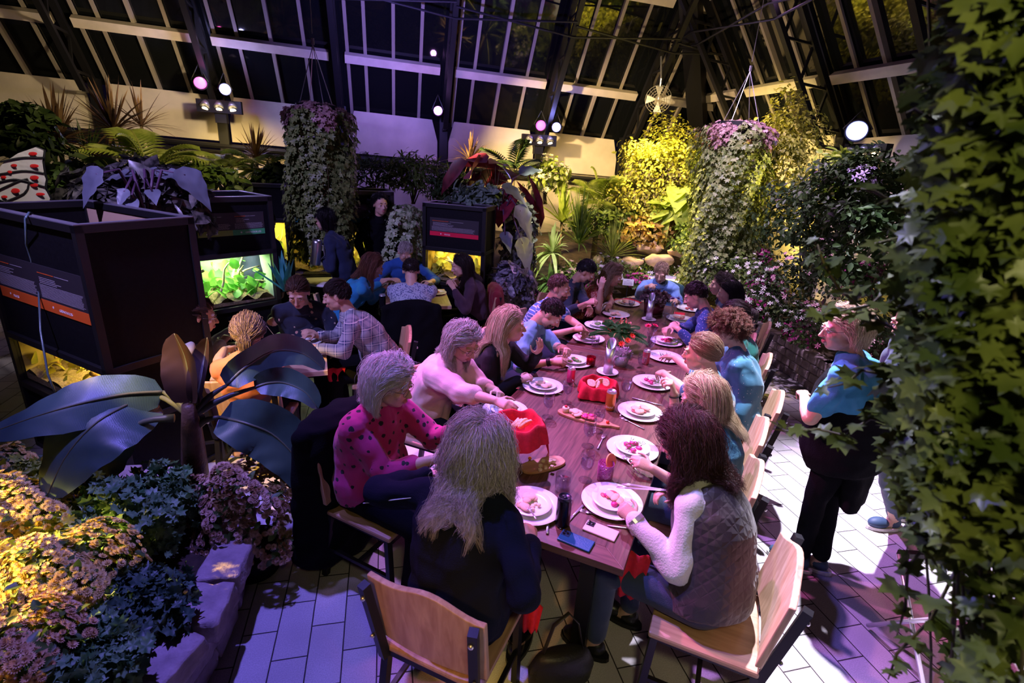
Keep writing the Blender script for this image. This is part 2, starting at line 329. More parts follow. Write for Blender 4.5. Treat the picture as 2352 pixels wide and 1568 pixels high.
# dark lattice rafters
def truss(P,Q,side,inw,name):
    t=MB(); L=np.linalg.norm(Q-P); d=nrm(Q-P); a,b2=P+inw*.12,P+inw*.46
    t.bar(a,a+d*L,.07,.09,up=side); t.bar(b2+d*.3,b2+d*L,.06,.08,up=side); t.bar(a,b2+d*.3,.05,up=side)
    n=int(L/.62)
    for q in range(n):
        s0,s1=.3+q*.62,.3+(q+.5)*.62
        t.bar(a+d*s0,b2+d*s1,.03,up=side); t.bar(b2+d*s1,a+d*(s0+.62),.03,up=side)
    return t
for x in RX[1:-1]:
    t=truss(rb(x,-.1),rb(x,LR),(1,0,0),nb,''); t.bar((x,YB-.02,0),(x,YB-.02,zt(x)+.05),.13,.14,up=(1,0,0)); t.build('beam_rafter',DARKST,kind='structure')
for y in RY[1:-1]:
    t=truss(rr(y,-.1),rr(y,LR),(0,1,0),nr,''); t.bar((XR-.02,y,0),(XR-.02,y,2.85),.13,.14,up=(0,1,0)); t.build('beam_rafter',DARKST,kind='structure')
t=MB(); hip=nrm(np.array([-cs,-cs,sn])); t.bar(np.array([XR-.05,YB-.05,2.5]),np.array([XR,YB,2.6])+hip*8,.28,.28,up=(1,-1,0)); t.bar((XR-.05,YB-.05,0),(XR-.05,YB-.05,2.7),.3,.3,up=(1,0,0)); t.build('column_corner',DARKST,kind='structure')
# tie rods crossing between rafters
t=MB()
for T,O in((2.0,.5),(3.3,.5)):
    for i in range(1,len(RX)-1):
        t.tube([rb(RX[i],T,O),rb(RX[i+1],T+.22,O)],.016,6); t.tube([rb(RX[i],T+.16,O),rb(RX[i+1],T,O)],.016,6)
    for i in range(len(RY)-2):
        t.tube([rr(RY[i],T,O),rr(RY[i+1],T+.2,O)],.016,6); t.tube([rr(RY[i],T+.2,O),rr(RY[i+1],T,O)],.016,6)
t.build('beam_tie_rods',mat('rod',(.03,.03,.035),.35,.6),kind='structure')
# ------------------------------------------------------------------ text
def text_mb(mb,txt,size,org,xd,yd,mi=0,thick=.0006):
    cu=bpy.data.curves.new('t','FONT'); cu.body=txt; cu.size=size; cu.extrude=thick; cu.resolution_u=2
    o=bpy.data.objects.new('t',cu); me=bpy.data.meshes.new_from_object(o)
    zd=np.cross(xd,yd); vs=np.array([v.co[:] for v in me.vertices]); 
    if len(vs): mb.add(V3(org)+vs[:,:1]*V3(xd)+vs[:,1:2]*V3(yd)+vs[:,2:3]*zd,[tuple(p.vertices) for p in me.polygons],mi)
    bpy.data.objects.remove(o); bpy.data.curves.remove(cu); bpy.data.meshes.remove(me)
# ------------------------------------------------------------------ chairs
def make_chair(label,group=None,name='dining_chair'):
    """origin on the floor under the seat centre, sitter looks along +Y"""
    t=thing(name,label,'chair',group=group)
    # backrest: thick bent board with a wavy top
    vs=[];n=14
    for s in(0,1):
        for j in range(2):
            for i in range(n+1):
                u=i/n*2-1; x=u*.24; z=(.52 if j==0 else .850+.032*math.cos(u*2.4)+.012*math.sin(u*5+.5)); y=-.205-(z-.5)*.16+.025*u*u+(0 if s==0 else -.026)
                vs.append((x,y,z))
    fs=[];m_=n+1
    for i in range(n):
        fs+=[(i,i+1,m_+i+1,m_+i),(2*m_+i+1,2*m_+i,3*m_+i,3*m_+i+1),(m_+i,m_+i+1,3*m_+i+1,3*m_+i),(i+1,i,2*m_+i,2*m_+i+1)]
    fs+=[(0,m_,3*m_,2*m_),(n,2*m_+n,3*m_+n,m_+n)]
    MB().add(vs,fs).build('backrest',W_CHAIR,t,smooth=False,local=True,bevel=.005)
    MB().box((0,0,.455),(.44,.43,.03)).build('seat',W_SEAT,t,local=True,bevel=.01)
    f=MB()
    for x in(-.19,.19): f.bar((x,-.2,.43),(x,.2,.43),.025)
    for y in(-.2,.2): f.bar((-.19,y,.43),(.19,y,.43),.025)
    f.build('seat_frame',BLACKM,t,local=True)
    f=MB(); f.bar((-.20,-.02,.2),(.20,-.02,.2),.02); f.bar((-.2,-.22,.2),(-.2,.2,.2),.02); f.bar((.2,-.22,.2),(.2,.2,.2),.02); f.build('stretcher',BLACKM,t,local=True)
    for x in(-.2,.2):
        l=MB(); l.bar((x,-.20,.44),(x*1.02,-.27,0),.032); l.bar((x,-.22,.42),(x*1.10,-.30,.835),.034); o=l.build('leg',BLACKM,t,local=True)
        for z in(.78,.56):
            b=MB(); b.ell((x*1.09,-.322+.19*(.84-z),z),(.010,.008,.010),n=10)
            b.build('bolt',STEEL,o,local=True,smooth=True)
        MB().bar((x,.19,.44),(x*1.02,.21,0),.03).build('leg',BLACKM,t,local=True)
    return t
CHAIR0=make_chair('maple and black steel dining chair, empty back towards the bottom edge of the photo','maple backed dining chairs')
_c0=[True]
def chair(x,y,az,label):
    """az: direction the sitter looks, degrees"""
    r=math.radians(az-90)
    if _c0[0]: _c0[0]=False; CHAIR0.location=(x,y,0); CHAIR0.rotation_euler=(0,0,r); CHAIR0['label']=label; return CHAIR0
    return dup(CHAIR0,(x,y,0),r,label)
# ------------------------------------------------------------------ tables
TA=53.3; TR=math.radians(TA); TD=np.array([math.cos(TR),math.sin(TR),0]); TN=np.array([-math.sin(TR),math.cos(TR),0])   # along the long table, towards its left side
T0=np.array([.485,1.815,0]); TW=1.05; TL1=2.47; TL2=1.97
def table(name,label,c,L,W,rot,mats=(W_TABLE,W_EDGE),split=True,ped=False):
    t=thing(name,label,'table',c,rot); h=.75; bw=.10
    MB().box((0,0,h-.017),(L-2*bw,W-2*bw,.034)).build('tabletop',mats[0],t,local=True)
    for s in(-1,1):
        MB().add([(s*L/2,-W/2,h),(s*L/2,W/2,h),(s*(L/2-bw),W/2-bw,h),(s*(L/2-bw),-W/2+bw,h),(s*L/2,-W/2,h-.036),(s*L/2,W/2,h-.036),(s*(L/2-bw),W/2-bw,h-.036),(s*(L/2-bw),-W/2+bw,h-.036)],[(0,1,2,3),(4,7,6,5),(0,4,5,1),(2,6,7,3),(1,5,6,2),(3,7,4,0)]).build('end_border',mats[1],t,local=True,bevel=.002)
    for s in(-1,1):
        MB().add([(-L/2,s*W/2,h),(L/2,s*W/2,h),(L/2-bw,s*(W/2-bw),h),(-L/2+bw,s*(W/2-bw),h),(-L/2,s*W/2,h-.036),(L/2,s*W/2,h-.036),(L/2-bw,s*(W/2-bw),h-.036),(-L/2+bw,s*(W/2-bw),h-.036)],[(0,1,2,3),(4,7,6,5),(0,4,5,1),(2,6,7,3),(1,5,6,2),(3,7,4,0)]).build('side_border',mats[0],t,local=True,bevel=.002)
    if ped:
        p=MB(); p.tube([(0,0,.02),(0,0,h-.03)],.04,12); p.box((0,0,.015),(.5,.06,.03)); p.box((0,0,.015),(.06,.5,.03)); p.box((0,0,h-.045),(.4,.4,.02)); p.build('pedestal',BLACKM,t,local=True)
    else:
        a=MB()
        for s in(-1,1): a.box((0,s*(W/2-.12),h-.075),(L-.3,.03,.08)); a.box((s*(L/2-.14),0,h-.075),(.03,W-.3,.08))
        a.build('apron',BLACKM,t,local=True)
        for sx_ in(-1,1):
            for sy in(-1,1): MB().box((sx_*(L/2-.17),sy*(W/2-.17),(h-.036)/2),(.07,.07,h-.036)).build('leg',BLACKM,t,local=True)
    return t
c1=T0+TD*TL1/2; c2=T0+TD*(TL1+.006+TL2/2)
table('dining_table','long dark walnut banquet table with two phones, nearer of the joined pair',c1,TL1,TW,TR)
table('dining_table','dark walnut table continuing the long banquet row up to the man in light blue shirt',c2,TL2,TW,TR)
def tp(along,left,z=.75): return T0+TD*along+TN*left+np.array([0,0,z])
PALE=wood('pale_top',(.40,.26,.17),(.60,.42,.30),.4,0); PALEE=wood('pale_edge',(.40,.26,.17),(.60,.42,.30),.4,1)
table('bistro_table','small square wooden table under the four diners beside the red-labelled terrarium',(.30,5.74,0),.74,.74,0,(PALE,PALEE),ped=True)
table('bistro_table','small square wooden table shared by the diner in plaid shirt and woman in navy',(-.86,4.02,0),.76,.76,.12,(PALE,PALEE),ped=True)
WHITEL=mat('white_laminate',(.82,.80,.85),.35)
def round_table(label,c,r):
    t=thing('round_table',label,'table',c)
    MB().lathe([(0,.75),(r-.01,.75),(r,.742),(r,.728),(r-.01,.72),(0,.72)],n=40).build('tabletop',WHITEL,t,smooth=False,local=True)
    MB().lathe([(.03,.72),(.03,.05),(.22,.03),(.23,0),(0,0)],n=20).build('pedestal',BLACKM,t,smooth=True,local=True)
round_table('small white round table carrying the pale flower pot beside waitress in navy',at(760,640,.75)*(1,1,0),.34)
round_table('white round table in flower bed behind the man in light blue shirt',at(1535,642,.75)*(1,1,0),.40)
# ------------------------------------------------------------------ terrarium cabinets
def lines(mb,x0,x1,z,h,y,mi,n,ragged=.1):
    for i in range(n):
        zz=z-i*h; xe=x1-(x1-x0)*U(0,ragged); x=x0
        while x<xe:
            wd=U(.006,.022); mb.box((min(x+wd/2,xe),y,zz),(wd,.0008,h*.36),mi=mi); x+=wd+.003
def cabinet(label,FL,FR,h,D,cols,words,kind='green',sz=None,light=(1,1,.7),le=14,names=('Poison','Dart'),win=(.78,1.22)):
    FL=V3(FL);FR=V3(FR); FL[2]=FR[2]=0; W=np.linalg.norm(FR-FL); a=math.atan2(FR[1]-FL[1],FR[0]-FL[0])
    t=thing('terrarium_cabinet',label,'terrarium cabinet',FL,a); p=.045; w0,w1=win
    s=MB()
    for x in(p/2,W-p/2):
        for y in(p/2,D-p/2): s.box((x,y,h/2),(p,p,h))
    for z in(h-p/2,w1+p/2+.01,w0-p/2-.01,p/2):
        s.box((W/2,p/2,z),(W,p,p)); s.box((W/2,D-p/2,z),(W,p,p))
        for x in(p/2,W-p/2): s.box((x,D/2,z),(p,D,p))
    s.build('frame',mat('black_frame',(.012,.012,.014),.40,.1),t,local=True,bevel=.002)
    tr=MB()
    for y in(p/2,D-p/2): tr.box((W/2,y,h+.003),(W,p,.006))
    for x in(p/2,W-p/2): tr.box((x,D/2,h+.003),(p,D-2*p,.006))
    tr.build('rim_sheen',mat('rim_sheen_tone',(.22,.21,.25),.4,.4),t,local=True)  # grazing sheen of the frame top put into a paler strip
    q=MB(); q.box((W/2,.03,(h+w1)/2),(W-p,.012,h-w1-p)); q.box((W/2,.03,w0/2),(W-p,.012,w0-p))
    for x in(.02,W-.02): q.box((x,D/2,h/2),(.012,D-p,h-.04))
    q.build('board',BLACKP,t,local=True)
    MB().box((W/2,D-.03,h/2),(W-p,.012,h-.04)).build('back_board',mat('ply',(.55,.38,.24),.6),t,local=True)
    # terrarium glass box with soil, branches and leaves
    g=MB(); g.box((W/2,.026,(w0+w1)/2),(W-2*p,.004,w1-w0)); g.build('window_glass',thin_glass('tank_glass',(.95,.97,.95),.7),t,local=True)
    inn=MB(); inn.box((W/2,D-.045,(w0+w1)/2),(W-2*p,.004,w1-w0)); inn.box((W/2,D/2,w1+.0),(W-2*p,D-.09,.006),mi=0)
    for x in(p+.005,W-p-.005): inn.box((x,D/2,(w0+w1)/2),(.006,D-.09,w1-w0))
    lc={'green':(.42,.62,.42),'yellow':(.55,.42,.12),'pale':(.70,.52,.16)}[kind]
    inn.build('tank_back',mat('tank_'+kind,lc,.7,noise=.25,nscale=6),t,local=True)
    so=MB(); nx,ny=18,8; vs=[]
    for j in range(ny+1):
        for i in range(nx+1): vs.append((p+(W-2*p)*i/nx,.045+(D-.1)*j/ny,w0+.05+.05*j/ny+.03*math.sin(i*1.3+j)*math.cos(j*.9)+U(-.008,.008)))
    so.add(vs,[(j*(nx+1)+i,j*(nx+1)+i+1,(j+1)*(nx+1)+i+1,(j+1)*(nx+1)+i) for j in range(ny) for i in range(nx)])
    so.add([(p,.045,w0),(W-p,.045,w0)]+[vs[nx],vs[0]],[(0,1,2,3)]); so.build('soil',mat('soil_'+kind,(.30,.22,.12),.9,noise=.5,nscale=80,bump=.5,bscale=90),t,local=True,smooth=True)
    br=MB()
    for i in range(9):
        x0=U(.12,W-.12); x1=min(max(x0+U(-.3,.3),.1),W-.1); y0,y1=U(.1,D-.12),U(.07,D-.12); z1=U(w0+.15,w1-.02)
        pts=[(x0+(x1-x0)*u+.02*math.sin(7*u+i),y0+(y1-y0)*u,w0+.05+(z1-w0-.05)*u+.05*math.sin(u*PI)) for u in np.linspace(0,1,7)]
        br.tube(pts,[.016*(1-.5*u)*(1.7 if i==0 else .8) for u in np.linspace(0,1,7)],6)
    br.build('branch',mat('driftwood_'+kind,(.62,.52,.34) if kind!='yellow' else (.75,.48,.14),.7,noise=.2),t,local=True,smooth=True)
    lf=MB(); M_=[]
    for i in range(90):
        c=(U(p+.05,W-p-.05),U(.08,D-.12),w0+.07+abs(rng.normal(0,.13))); c=(c[0],c[1],min(c[2],w1-.03)); z=nrm((U(-1,1),U(-1.4,0),U(.2,1))); x,y,z=frame(z,(U(-1,1),U(-1,1),.3)); M_.append(xf(c,x,y,z,U(.03,.075)))
    lv=[(0,-1,0),(.55,-.6,.1),(.7,0,.1),(.45,.6,0),(0,1.1,-.15),(-.45,.6,0),(-.7,0,.1),(-.55,-.6,.1),(0,0,-.05)]
    scatter(lf,lv,[(8,i,(i+1)%8) for i in range(8)],M_)
    for i in range(26):   # ferny strap leaves
        b0=np.array([U(.1,W-.1),U(.1,D-.15),w0+.06]); d=nrm((U(-1,1),U(-.8,.3),U(.6,1.3))); L=U(.15,.32)
        if b0[0]+d[0]*L<p+.02 or b0[0]+d[0]*L>W-p-.02: d[0]*=-1
        pts=[b0+d*L*u+np.array([0,0,-.12*u*u]) for u in np.linspace(0,1,5)]; pts=[np.array([min(max(q[0],p+.02),W-p-.02),min(max(q[1],.05),D-.07),min(q[2],w1-.02)]) for q in pts]
        lf.tube(pts,[.008,.011,.010,.006,.001],4,rad2=.0015)
    lf.build('terrarium_plant',leafmat('tank_leaf_'+kind,(.10,.42,.05) if kind=='green' else (.30,.36,.04),(.30,.70,.10) if kind=='green' else (.62,.52,.06),trans=.2),t,local=True,smooth=True)
    l=bpy.data.lights.new('tank_lamp','AREA'); l.shape='RECTANGLE'; l.size=W*.6; l.size_y=.12; l.energy=le; l.color=light
    lo=bpy.data.objects.new('tank_lamp',l); C.objects.link(lo); lo.parent=t; lo.location=(W/2,D*.45,w1-.012)
    # sign
    if cols:
        sg=MB(); x0,x1=.10,W-.10; z0,z1=sz or (w1+.12,h-.16); y=.022
        if W>.75: x0,x1=.09,W-.09
        sg.box(((x0+x1)/2,y,(z0+z1)/2),(x1-x0,.004,z1-z0),mi=0); bh=(z1-z0)*.24; mid=(x0+x1)/2
        sg.box(((x0+mid)/2,y-.0005,z0+bh/2),(mid-x0,.005,bh),mi=1); sg.box(((x1+mid)/2,y-.0005,z0+bh/2),(x1-mid,.005,bh),mi=2)
        so_=sg.build('information_panel',[mat('panel_ground',(.030,.026,.032),.5),mat('band_%g_%g'%cols[0][:2],cols[0],.45),mat('band_%g_%g'%cols[1][:2],cols[1],.45)],t,local=True)
        tx=MB(); two=words[1] is not None; hgt=z1-z0
        cl=[(x0+.02,mid-.02),(mid+.02,x1-.02)] if two else [(x0+.02,x1-.04)]
        for (a0,a1),wd in zip(cl,words):
            lines(tx,a0+.012,a0+(a1-a0)*.38,z1-hgt*.17,.014,y-.0035,1,1,0); lines(tx,a0+(a1-a0)*.42,a0+(a1-a0)*.72,z1-hgt*.17,.010,y-.0035,0,1,0)
            lines(tx,a0+.02,a0+(a1-a0)*.55,z1-hgt*.27,.011,y-.0035,0,4,.5); lines(tx,a0+.005,a1,z1-hgt*.27-.046,.0075,y-.0035,0,int((hgt-bh-hgt*.27-.05)/.0075),.08)
            text_mb(tx,wd,.024,(a0+(a1-a0)*(.36 if two and wd is words[1] else .30),y-.004,z0+bh*.3),(1,0,0),(0,0,1),2)
            tx.lathe([(0,0),(.008,0),(.008,.001),(0,.001)],(a0+(a1-a0)*.22,y-.004,z0+bh*.5),8,R=np.array([[1,0,0],[0,0,1],[0,-1,0]]),mi=2)
        tx.build('panel_text',[mat('text_grey',(.42,.40,.44),.6),mat('text_title',cols[0],.6),mat('text_white',(.9,.9,.9),.6)],so_,local=True)
    return t,W
OR=(.80,.13,.02)
cabinet('large black terrarium cabinet with orange banded sign, nearest at the left edge',at(-75,469,1.8),at(168,519,1.8),1.8,.68,(OR,OR),('FROGS','GRENOUILLES'),'yellow',light=(1,.72,.22),le=9,win=(.56,.88),sz=(1.20,1.50))
cabinet('black terrarium cabinet with green banded sign above a lime lit tank',at(418,455,1.8),at(624,451,1.8),1.8,.62,((.30,.42,.06),(.06,.42,.16)),('FROGS','GRENOUILLES'),'green',light=(.9,1,.62),le=11,win=(.78,1.24),sz=(1.45,1.66))
cabinet('black terrarium cabinet with crimson banded sign behind woman with long dark hair',at(970,465,1.73),at(1117,478,1.73),1.73,.38,((.75,.01,.06),(.75,.01,.06)),('FROGS',None),'pale',light=(1,.76,.22),le=4,win=(.82,1.17),sz=(1.36,1.57))
cabinet('black terrarium cabinet with thin teal sign band behind standing waiter in black',at(652,433,1.8),at(905,441,1.8),1.8,.5,((.02,.28,.36),(.02,.28,.36)),('FROGS',None),'yellow',light=(1,.80,.25),le=5,win=(.78,1.30))
cabinet('far black terrarium cabinet partly behind the left hanging ivy column',at(512,418,1.8),at(655,424,1.8),1.8,.5,None,None,'yellow',light=(.9,.95,.25),le=9,win=(.80,1.32))
# siphon hose hanging over the front of the near cabinet
h=MB(); P0=at(62,492,1.8); pts=[at(75,490,1.79),at(66,488,1.82),at(58,500,1.80),at(60,560,1.62),at(88,650,1.36),at(93,760,1.1),at(110,860,.9),at(128,905,.78)]
h.tube(pts,.006,8); tag(h.build('siphon_hose',mat('hose',(.10,.16,.18),.2,coat=.5),smooth=True),'thin dark hose hanging over the orange signed cabinet front','hose')
# fan on the roof truss
# ------------------------------------------------------------------ people
SKIN=mat('skin',(.60,.36,.27),.48,noise=.06,nscale=30,bump=.12,bscale=220); nt,b=nodes(SKIN); b.inputs['Subsurface Weight'].default_value=.08; b.inputs['Subsurface Radius'].default_value=(.02,.01,.005)
SKIN2=mat('skin_warm',(.50,.28,.19),.5,noise=.06,nscale=30,bump=.12,bscale=220)
LIP=mat('lip',(.48,.15,.15),.4); EYEW=mat('eye_white',(.8,.78,.76),.2); EYED=mat('iris',(.05,.03,.02),.1)
def hairmat(name,c,r=.38,c2=None):
    if name in _mats: return _mats[name]
    m=mat(name,c,r+.1,spec=.35); nt,b=nodes(m)
    ge=nt.nodes.new('ShaderNodeNewGeometry'); cr=nt.nodes.new('ShaderNodeValToRGB'); cr.color_ramp.elements[0].color=(*[q*.55 for q in c],1); cr.color_ramp.elements[1].color=(*(c2 or [min(1,q*1.5) for q in c]),1)
    nt.links.new(ge.outputs['Random Per Island'],cr.inputs[0]); nt.links.new(cr.outputs[0],b.inputs['Base Color']); b.inputs['Anisotropic'].default_value=.5
    return m
H_GREY=hairmat('hair_silver',(.82,.78,.74),.42,(.95,.92,.88)); H_MIX=hairmat('hair_grey_brown',(.40,.33,.30),.4,(.72,.63,.57)); H_BRUN=hairmat('hair_dark_auburn',(.045,.016,.018),.33,(.10,.035,.035))
H_BLOND=hairmat('hair_blonde',(.50,.36,.20),.36,(.78,.62,.42)); H_LBROWN=hairmat('hair_light_brown',(.26,.16,.10),.4,(.46,.32,.22)); H_DARK=hairmat('hair_dark',(.022,.013,.012),.35); H_BROWN=hairmat('hair_brown',(.08,.04,.026),.38)
H_BLACK=hairmat('hair_black',(.010,.008,.010),.3); H_RED=hairmat('hair_reddish',(.13,.05,.03),.4)
_bake=[]
ORG=np.zeros(3)
def remeshed(mb,name,mats,parent,voxel,smooth,post=None,iters=2):
    o=mb.build(name,mats,parent,smooth=True)
    r=o.modifiers.new('r','REMESH'); r.mode='VOXEL'; r.voxel_size=voxel; r.use_smooth_shade=True
    if smooth: s=o.modifiers.new('s','SMOOTH'); s.factor=.5; s.iterations=iters
    _bake.append((o,post)); return o
def bake_all():
    dg=bpy.context.evaluated_depsgraph_get(); dg.update()
    for o,post in _bake:
        me=bpy.data.meshes.new_from_object(o.evaluated_get(dg)); me.name=o.name; old=o.data; ms=list(old.materials); o.modifiers.clear(); o.data=me
        me.materials.clear()
        for m in ms: me.materials.append(m)
        me.polygons.foreach_set('use_smooth',[True]*len(me.polygons))
        me.polygons.foreach_set('material_index',[0]*len(me.polygons))
        if post: post(o,me)
        bpy.data.meshes.remove(old)
    _bake.clear()
def wrinkle(amp,scale=15,ax=(1,1,1)):
    def f(o,me):
        n=len(me.vertices); co=np.empty(n*3); me.vertices.foreach_get('co',co); co=co.reshape(-1,3); no=np.empty(n*3); me.vertices.foreach_get('normal',no); no=no.reshape(-1,3)
        p=co*scale; d=np.zeros(n); r_=np.random.default_rng(3)
        for k in range(7):   # folds from a few warped waves
            v=r_.normal(size=3)*np.array(ax); v/=np.linalg.norm(v); q=r_.normal(size=3); ph=r_.uniform(0,6); d+=np.abs(np.sin(p@v*1.6+1.5*np.sin(p@q*.5+ph)+ph))**2
        d=d/7-.5; d=np.sign(d)*np.abs(d)**.8; co+=no*(d*amp)[:,None]; me.vertices.foreach_set('co',co.ravel()); me.update()
    return f
CR=np.array([.075,.093,.092]); CC=np.array([0,-.012,.024])      # cranium radii and centre in the head frame
def in_hair(n,rec=0,low=0):
    y=n[:,1]; t=np.where(y>0,-.22+.86*np.clip(y,0,1)**1.5,-.22+.5*y)+rec*np.clip(y,0,1)-low*np.clip(-y,0,1)
    ear=(np.abs(n[:,0])>.8)&(y>-.1)
    return (n[:,2]>t)&~(ear&(n[:,2]<-.02))
def hair(parent,hc,B,m,style,L=.2,n=160,kids=8,part=.25,wave=.0,freq=2.,grav=.35,th=.0011,rec=0,spread=.010,lift=.12,body=None,seed=1,bias=(0,0,0),fwd=0,tie=(0,-.112,.03),low=.1,outn=1.0,tuck=.55):
    """B: columns right, forward, up of the head. strands are grown on the scalp and fall outside head and shoulders"""
    r_=np.random.default_rng(seed); g=B.T@np.array([0,0,-1.])
    if style=='short': spread=.0035
    if style=='slick': spread=.004
    mb=MB()
    # scalp cap
    nu,nv=26,16; P=[];
    for i in range(nv+1):
        for k in range(nu): a,b_=PI*i/nv,2*PI*k/nu; P.append((math.sin(a)*math.cos(b_),math.sin(a)*math.sin(b_),math.cos(a)))
    P=np.array(P); ok=in_hair(P,rec,low); V=P*(CR+.006)+CC
    fs=[(i*nu+k,(i+1)*nu+k,(i+1)*nu+(k+1)%nu,i*nu+(k+1)%nu) for i in range(nv) for k in range(nu)]; fs=[f for f in fs if ok[list(f)].sum()>=3]
    mb.add(V@B.T+hc,fs)
    # guides
    d=r_.normal(size=(n*8,3)); d/=np.linalg.norm(d,axis=1)[:,None]; d=d[in_hair(d,rec,low)][:n]; n=len(d)
    R0=d*(CR+.004)+CC; nn=d/CR; nn/=np.linalg.norm(nn,axis=1)[:,None]
    def tang(v): v=v-nn*np.sum(v*nn,1)[:,None]; return v/np.maximum(np.linalg.norm(v,axis=1),1e-6)[:,None]
    caps=[]
    if body is not None:
        for (a,b_,r) in body: caps.append((B.T@(V3(a)-hc),B.T@(V3(b_)-hc),r))
    if style in('pony','bun','slick'):
        tp_=np.array(tie); steps=7; path=[]
        t0=(tp_-CC)/(CR+.01); t0/=np.linalg.norm(t0)
        for s in np.linspace(0,1,steps):
            q=d*(1-s)+t0*s; q/=np.linalg.norm(q,axis=1)[:,None]; path.append(q*(CR+.008+.006*math.sin(PI*s))+CC)
        G=np.stack(path,1)
        if style=='pony': 
            p=G[:,-1]+r_.normal(size=(n,3))*.007; dd=np.tile(np.array([0,-.8,.1]),(n,1))+r_.normal(size=(n,3))*.18; add=[]; st=12; seg=L/st
            for k in range(st):
                dd=dd/np.linalg.norm(dd,axis=1)[:,None]; dd=dd*(1-grav)+g*grav; p=p+dd/np.linalg.norm(dd,axis=1)[:,None]*seg
                for a,b_,r in caps:
                    ab=b_-a; u=np.clip(((p-a)@ab)/(ab@ab),0,1); c=a+u[:,None]*ab; v=p-c; l=np.linalg.norm(v,axis=1); ins=l<r; p[ins]=c[ins]+v[ins]/l[ins,None]*r
                add.append(p.copy())
            G=np.concatenate([G,np.stack(add,1)],1)
        if style=='bun':
            add=[];c0=tp_+np.array([0,-.03,0]); ph=r_.uniform(0,6.28,n); rr_=r_.uniform(.012,.036,n); yy=r_.uniform(-.022,.022,n)
            for k in range(9):
                a=ph+k*.7; add.append(np.stack([c0[0]+rr_*np.cos(a),c0[1]+yy,c0[2]+rr_*np.sin(a)],1))
            G=np.concatenate([G,np.stack(add,1)],1)
    else:
        if style=='short':
            dd=tang(np.tile(np.array([.25*fwd,fwd,0.]),(n,1))+np.array([0,-.2,0])+d*np.array([.3,0,-.1])+np.stack([np.sign(d[:,0])*.25,np.zeros(n),-.5*(1-np.clip(d[:,2],0,1))],1))+nn*lift*.55; steps=5
            Ls=L*(.35+.65*np.clip(d[:,2]*1.1,0.15,1))
        elif style=='curly':
            dd=nn*.9+r_.normal(size=(n,3))*.35; steps=9; Ls=L*r_.uniform(.7,1.1,n)
        else:
            sgn=np.where(R0[:,0]>part*.075,1.,-1.); top=np.clip(d[:,2],0,1)
            dd=tang(np.stack([sgn*(.35+.8*top)*np.clip(.62+.75*d[:,1],.10,1),-.55*np.clip(d[:,1]+.4,0,1.2)-.1,-.35-.5*(1-top)],1)+np.array(bias))+nn*lift; steps=14; Ls=L*r_.uniform(.82,1.04,n)
        dd/=np.linalg.norm(dd,axis=1)[:,None]; p=R0.copy(); G=[p.copy()]; seg=(Ls/steps)[:,None]; thick=CR+(.007+r_.uniform(0,.005,(n,1)) if style=='short' else .010*outn+r_.uniform(0,.012,(n,1))*outn)
        fc=np.array([0,.035,-.04]); fr=np.array([.066,.062,.10])
        for k in range(steps):
            gk=grav*(0 if style=='short' else 1)
            dd=dd*(1-gk)+g*gk
            if style=='long' and k<11: dd[:,1]-=tuck*np.clip((p[:,1]+.01)/.05,0,1)*(1-k/14)
            if style=='short':
                n_=nrmr((p-CC)/CR**2); dd=dd-n_*(np.sum(dd*n_,1)[:,None]-.10)
            if style=='curly': dd+=r_.normal(size=(n,3))*.35
            dd/=np.linalg.norm(dd,axis=1)[:,None]; p=p+dd*seg
            for c_,rad in((CC,thick),(np.array([0,-.03,-.06]),np.array([.066,.062,.075])),(fc,fr)):
                q=(p-c_)/rad; l=np.linalg.norm(q,axis=1); ins=l<1
                if style=='short': ins=ins&False if c_ is not CC else ins
                if ins.any():
                    p[ins]=c_+(p-c_)[ins]/l[ins,None]
            for a,b_,r in caps:
                ab=b_-a; u=np.clip(((p-a)@ab)/(ab@ab),0,1); c=a+u[:,None]*ab; v=p-c; l=np.linalg.norm(v,axis=1); ins=l<r; p[ins]=c[ins]+v[ins]/np.maximum(l[ins,None],1e-5)*r
            G.append(p.copy())
        G=np.stack(G,1)
    n,K,_=G.shape; s=np.linspace(0,1,K)[None,:,None]
    # children
    G=np.repeat(G,kids,0); N=len(G); off=r_.normal(size=(N,1,3))*spread; prof=(.75+.9*np.sin(PI*np.clip(s,0,1))*.6)*(1-.35*s)
    G=G+off*prof
    if wave:
        ph=np.repeat(r_.uniform(0,6.28,(n,1,1)),kids,0)+r_.normal(size=(N,1,1))*.25; a=np.repeat(nrmr(r_.normal(size=(n,1,3))),kids,0); b2=np.repeat(nrmr(r_.normal(size=(n,1,3))),kids,0)
        G=G+wave*np.clip(s*3,0,1)*(a*np.sin(2*PI*freq*s+ph)+b2*np.cos(2*PI*freq*s+ph)*.6)
    T_=np.gradient(G,axis=1); T_/=np.maximum(np.linalg.norm(T_,axis=2,keepdims=True),1e-7)
    ref=np.broadcast_to(nrmr(r_.normal(size=(N,1,3))),G.shape); A=np.cross(T_,ref); A/=np.maximum(np.linalg.norm(A,axis=2,keepdims=True),1e-6); Bq=np.cross(T_,A)
    rad=th*r_.uniform(.7,1.3,(N,1,1))*(1-.75*s**2.2)
    VV=np.stack([G+A*rad*math.cos(q)+Bq*rad*math.sin(q) for q in(0,2.1,4.2)],2).reshape(-1,3)   # N*K*3
    VV=VV@B.T+hc
    # fast mesh assembly
    i=np.arange(N)[:,None,None]*K*3+np.arange(K-1)[None,:,None]*3; k_=np.arange(3)[None,None,:]
    q=np.stack([i+k_,i+(k_+1)%3,i+3+(k_+1)%3,i+3+k_],-1).reshape(-1,4)+mb.n
    base=np.concatenate(mb.v) if mb.v else np.zeros((0,3)); allv=np.concatenate([base,VV]); faces=mb.f; nf=len(faces)
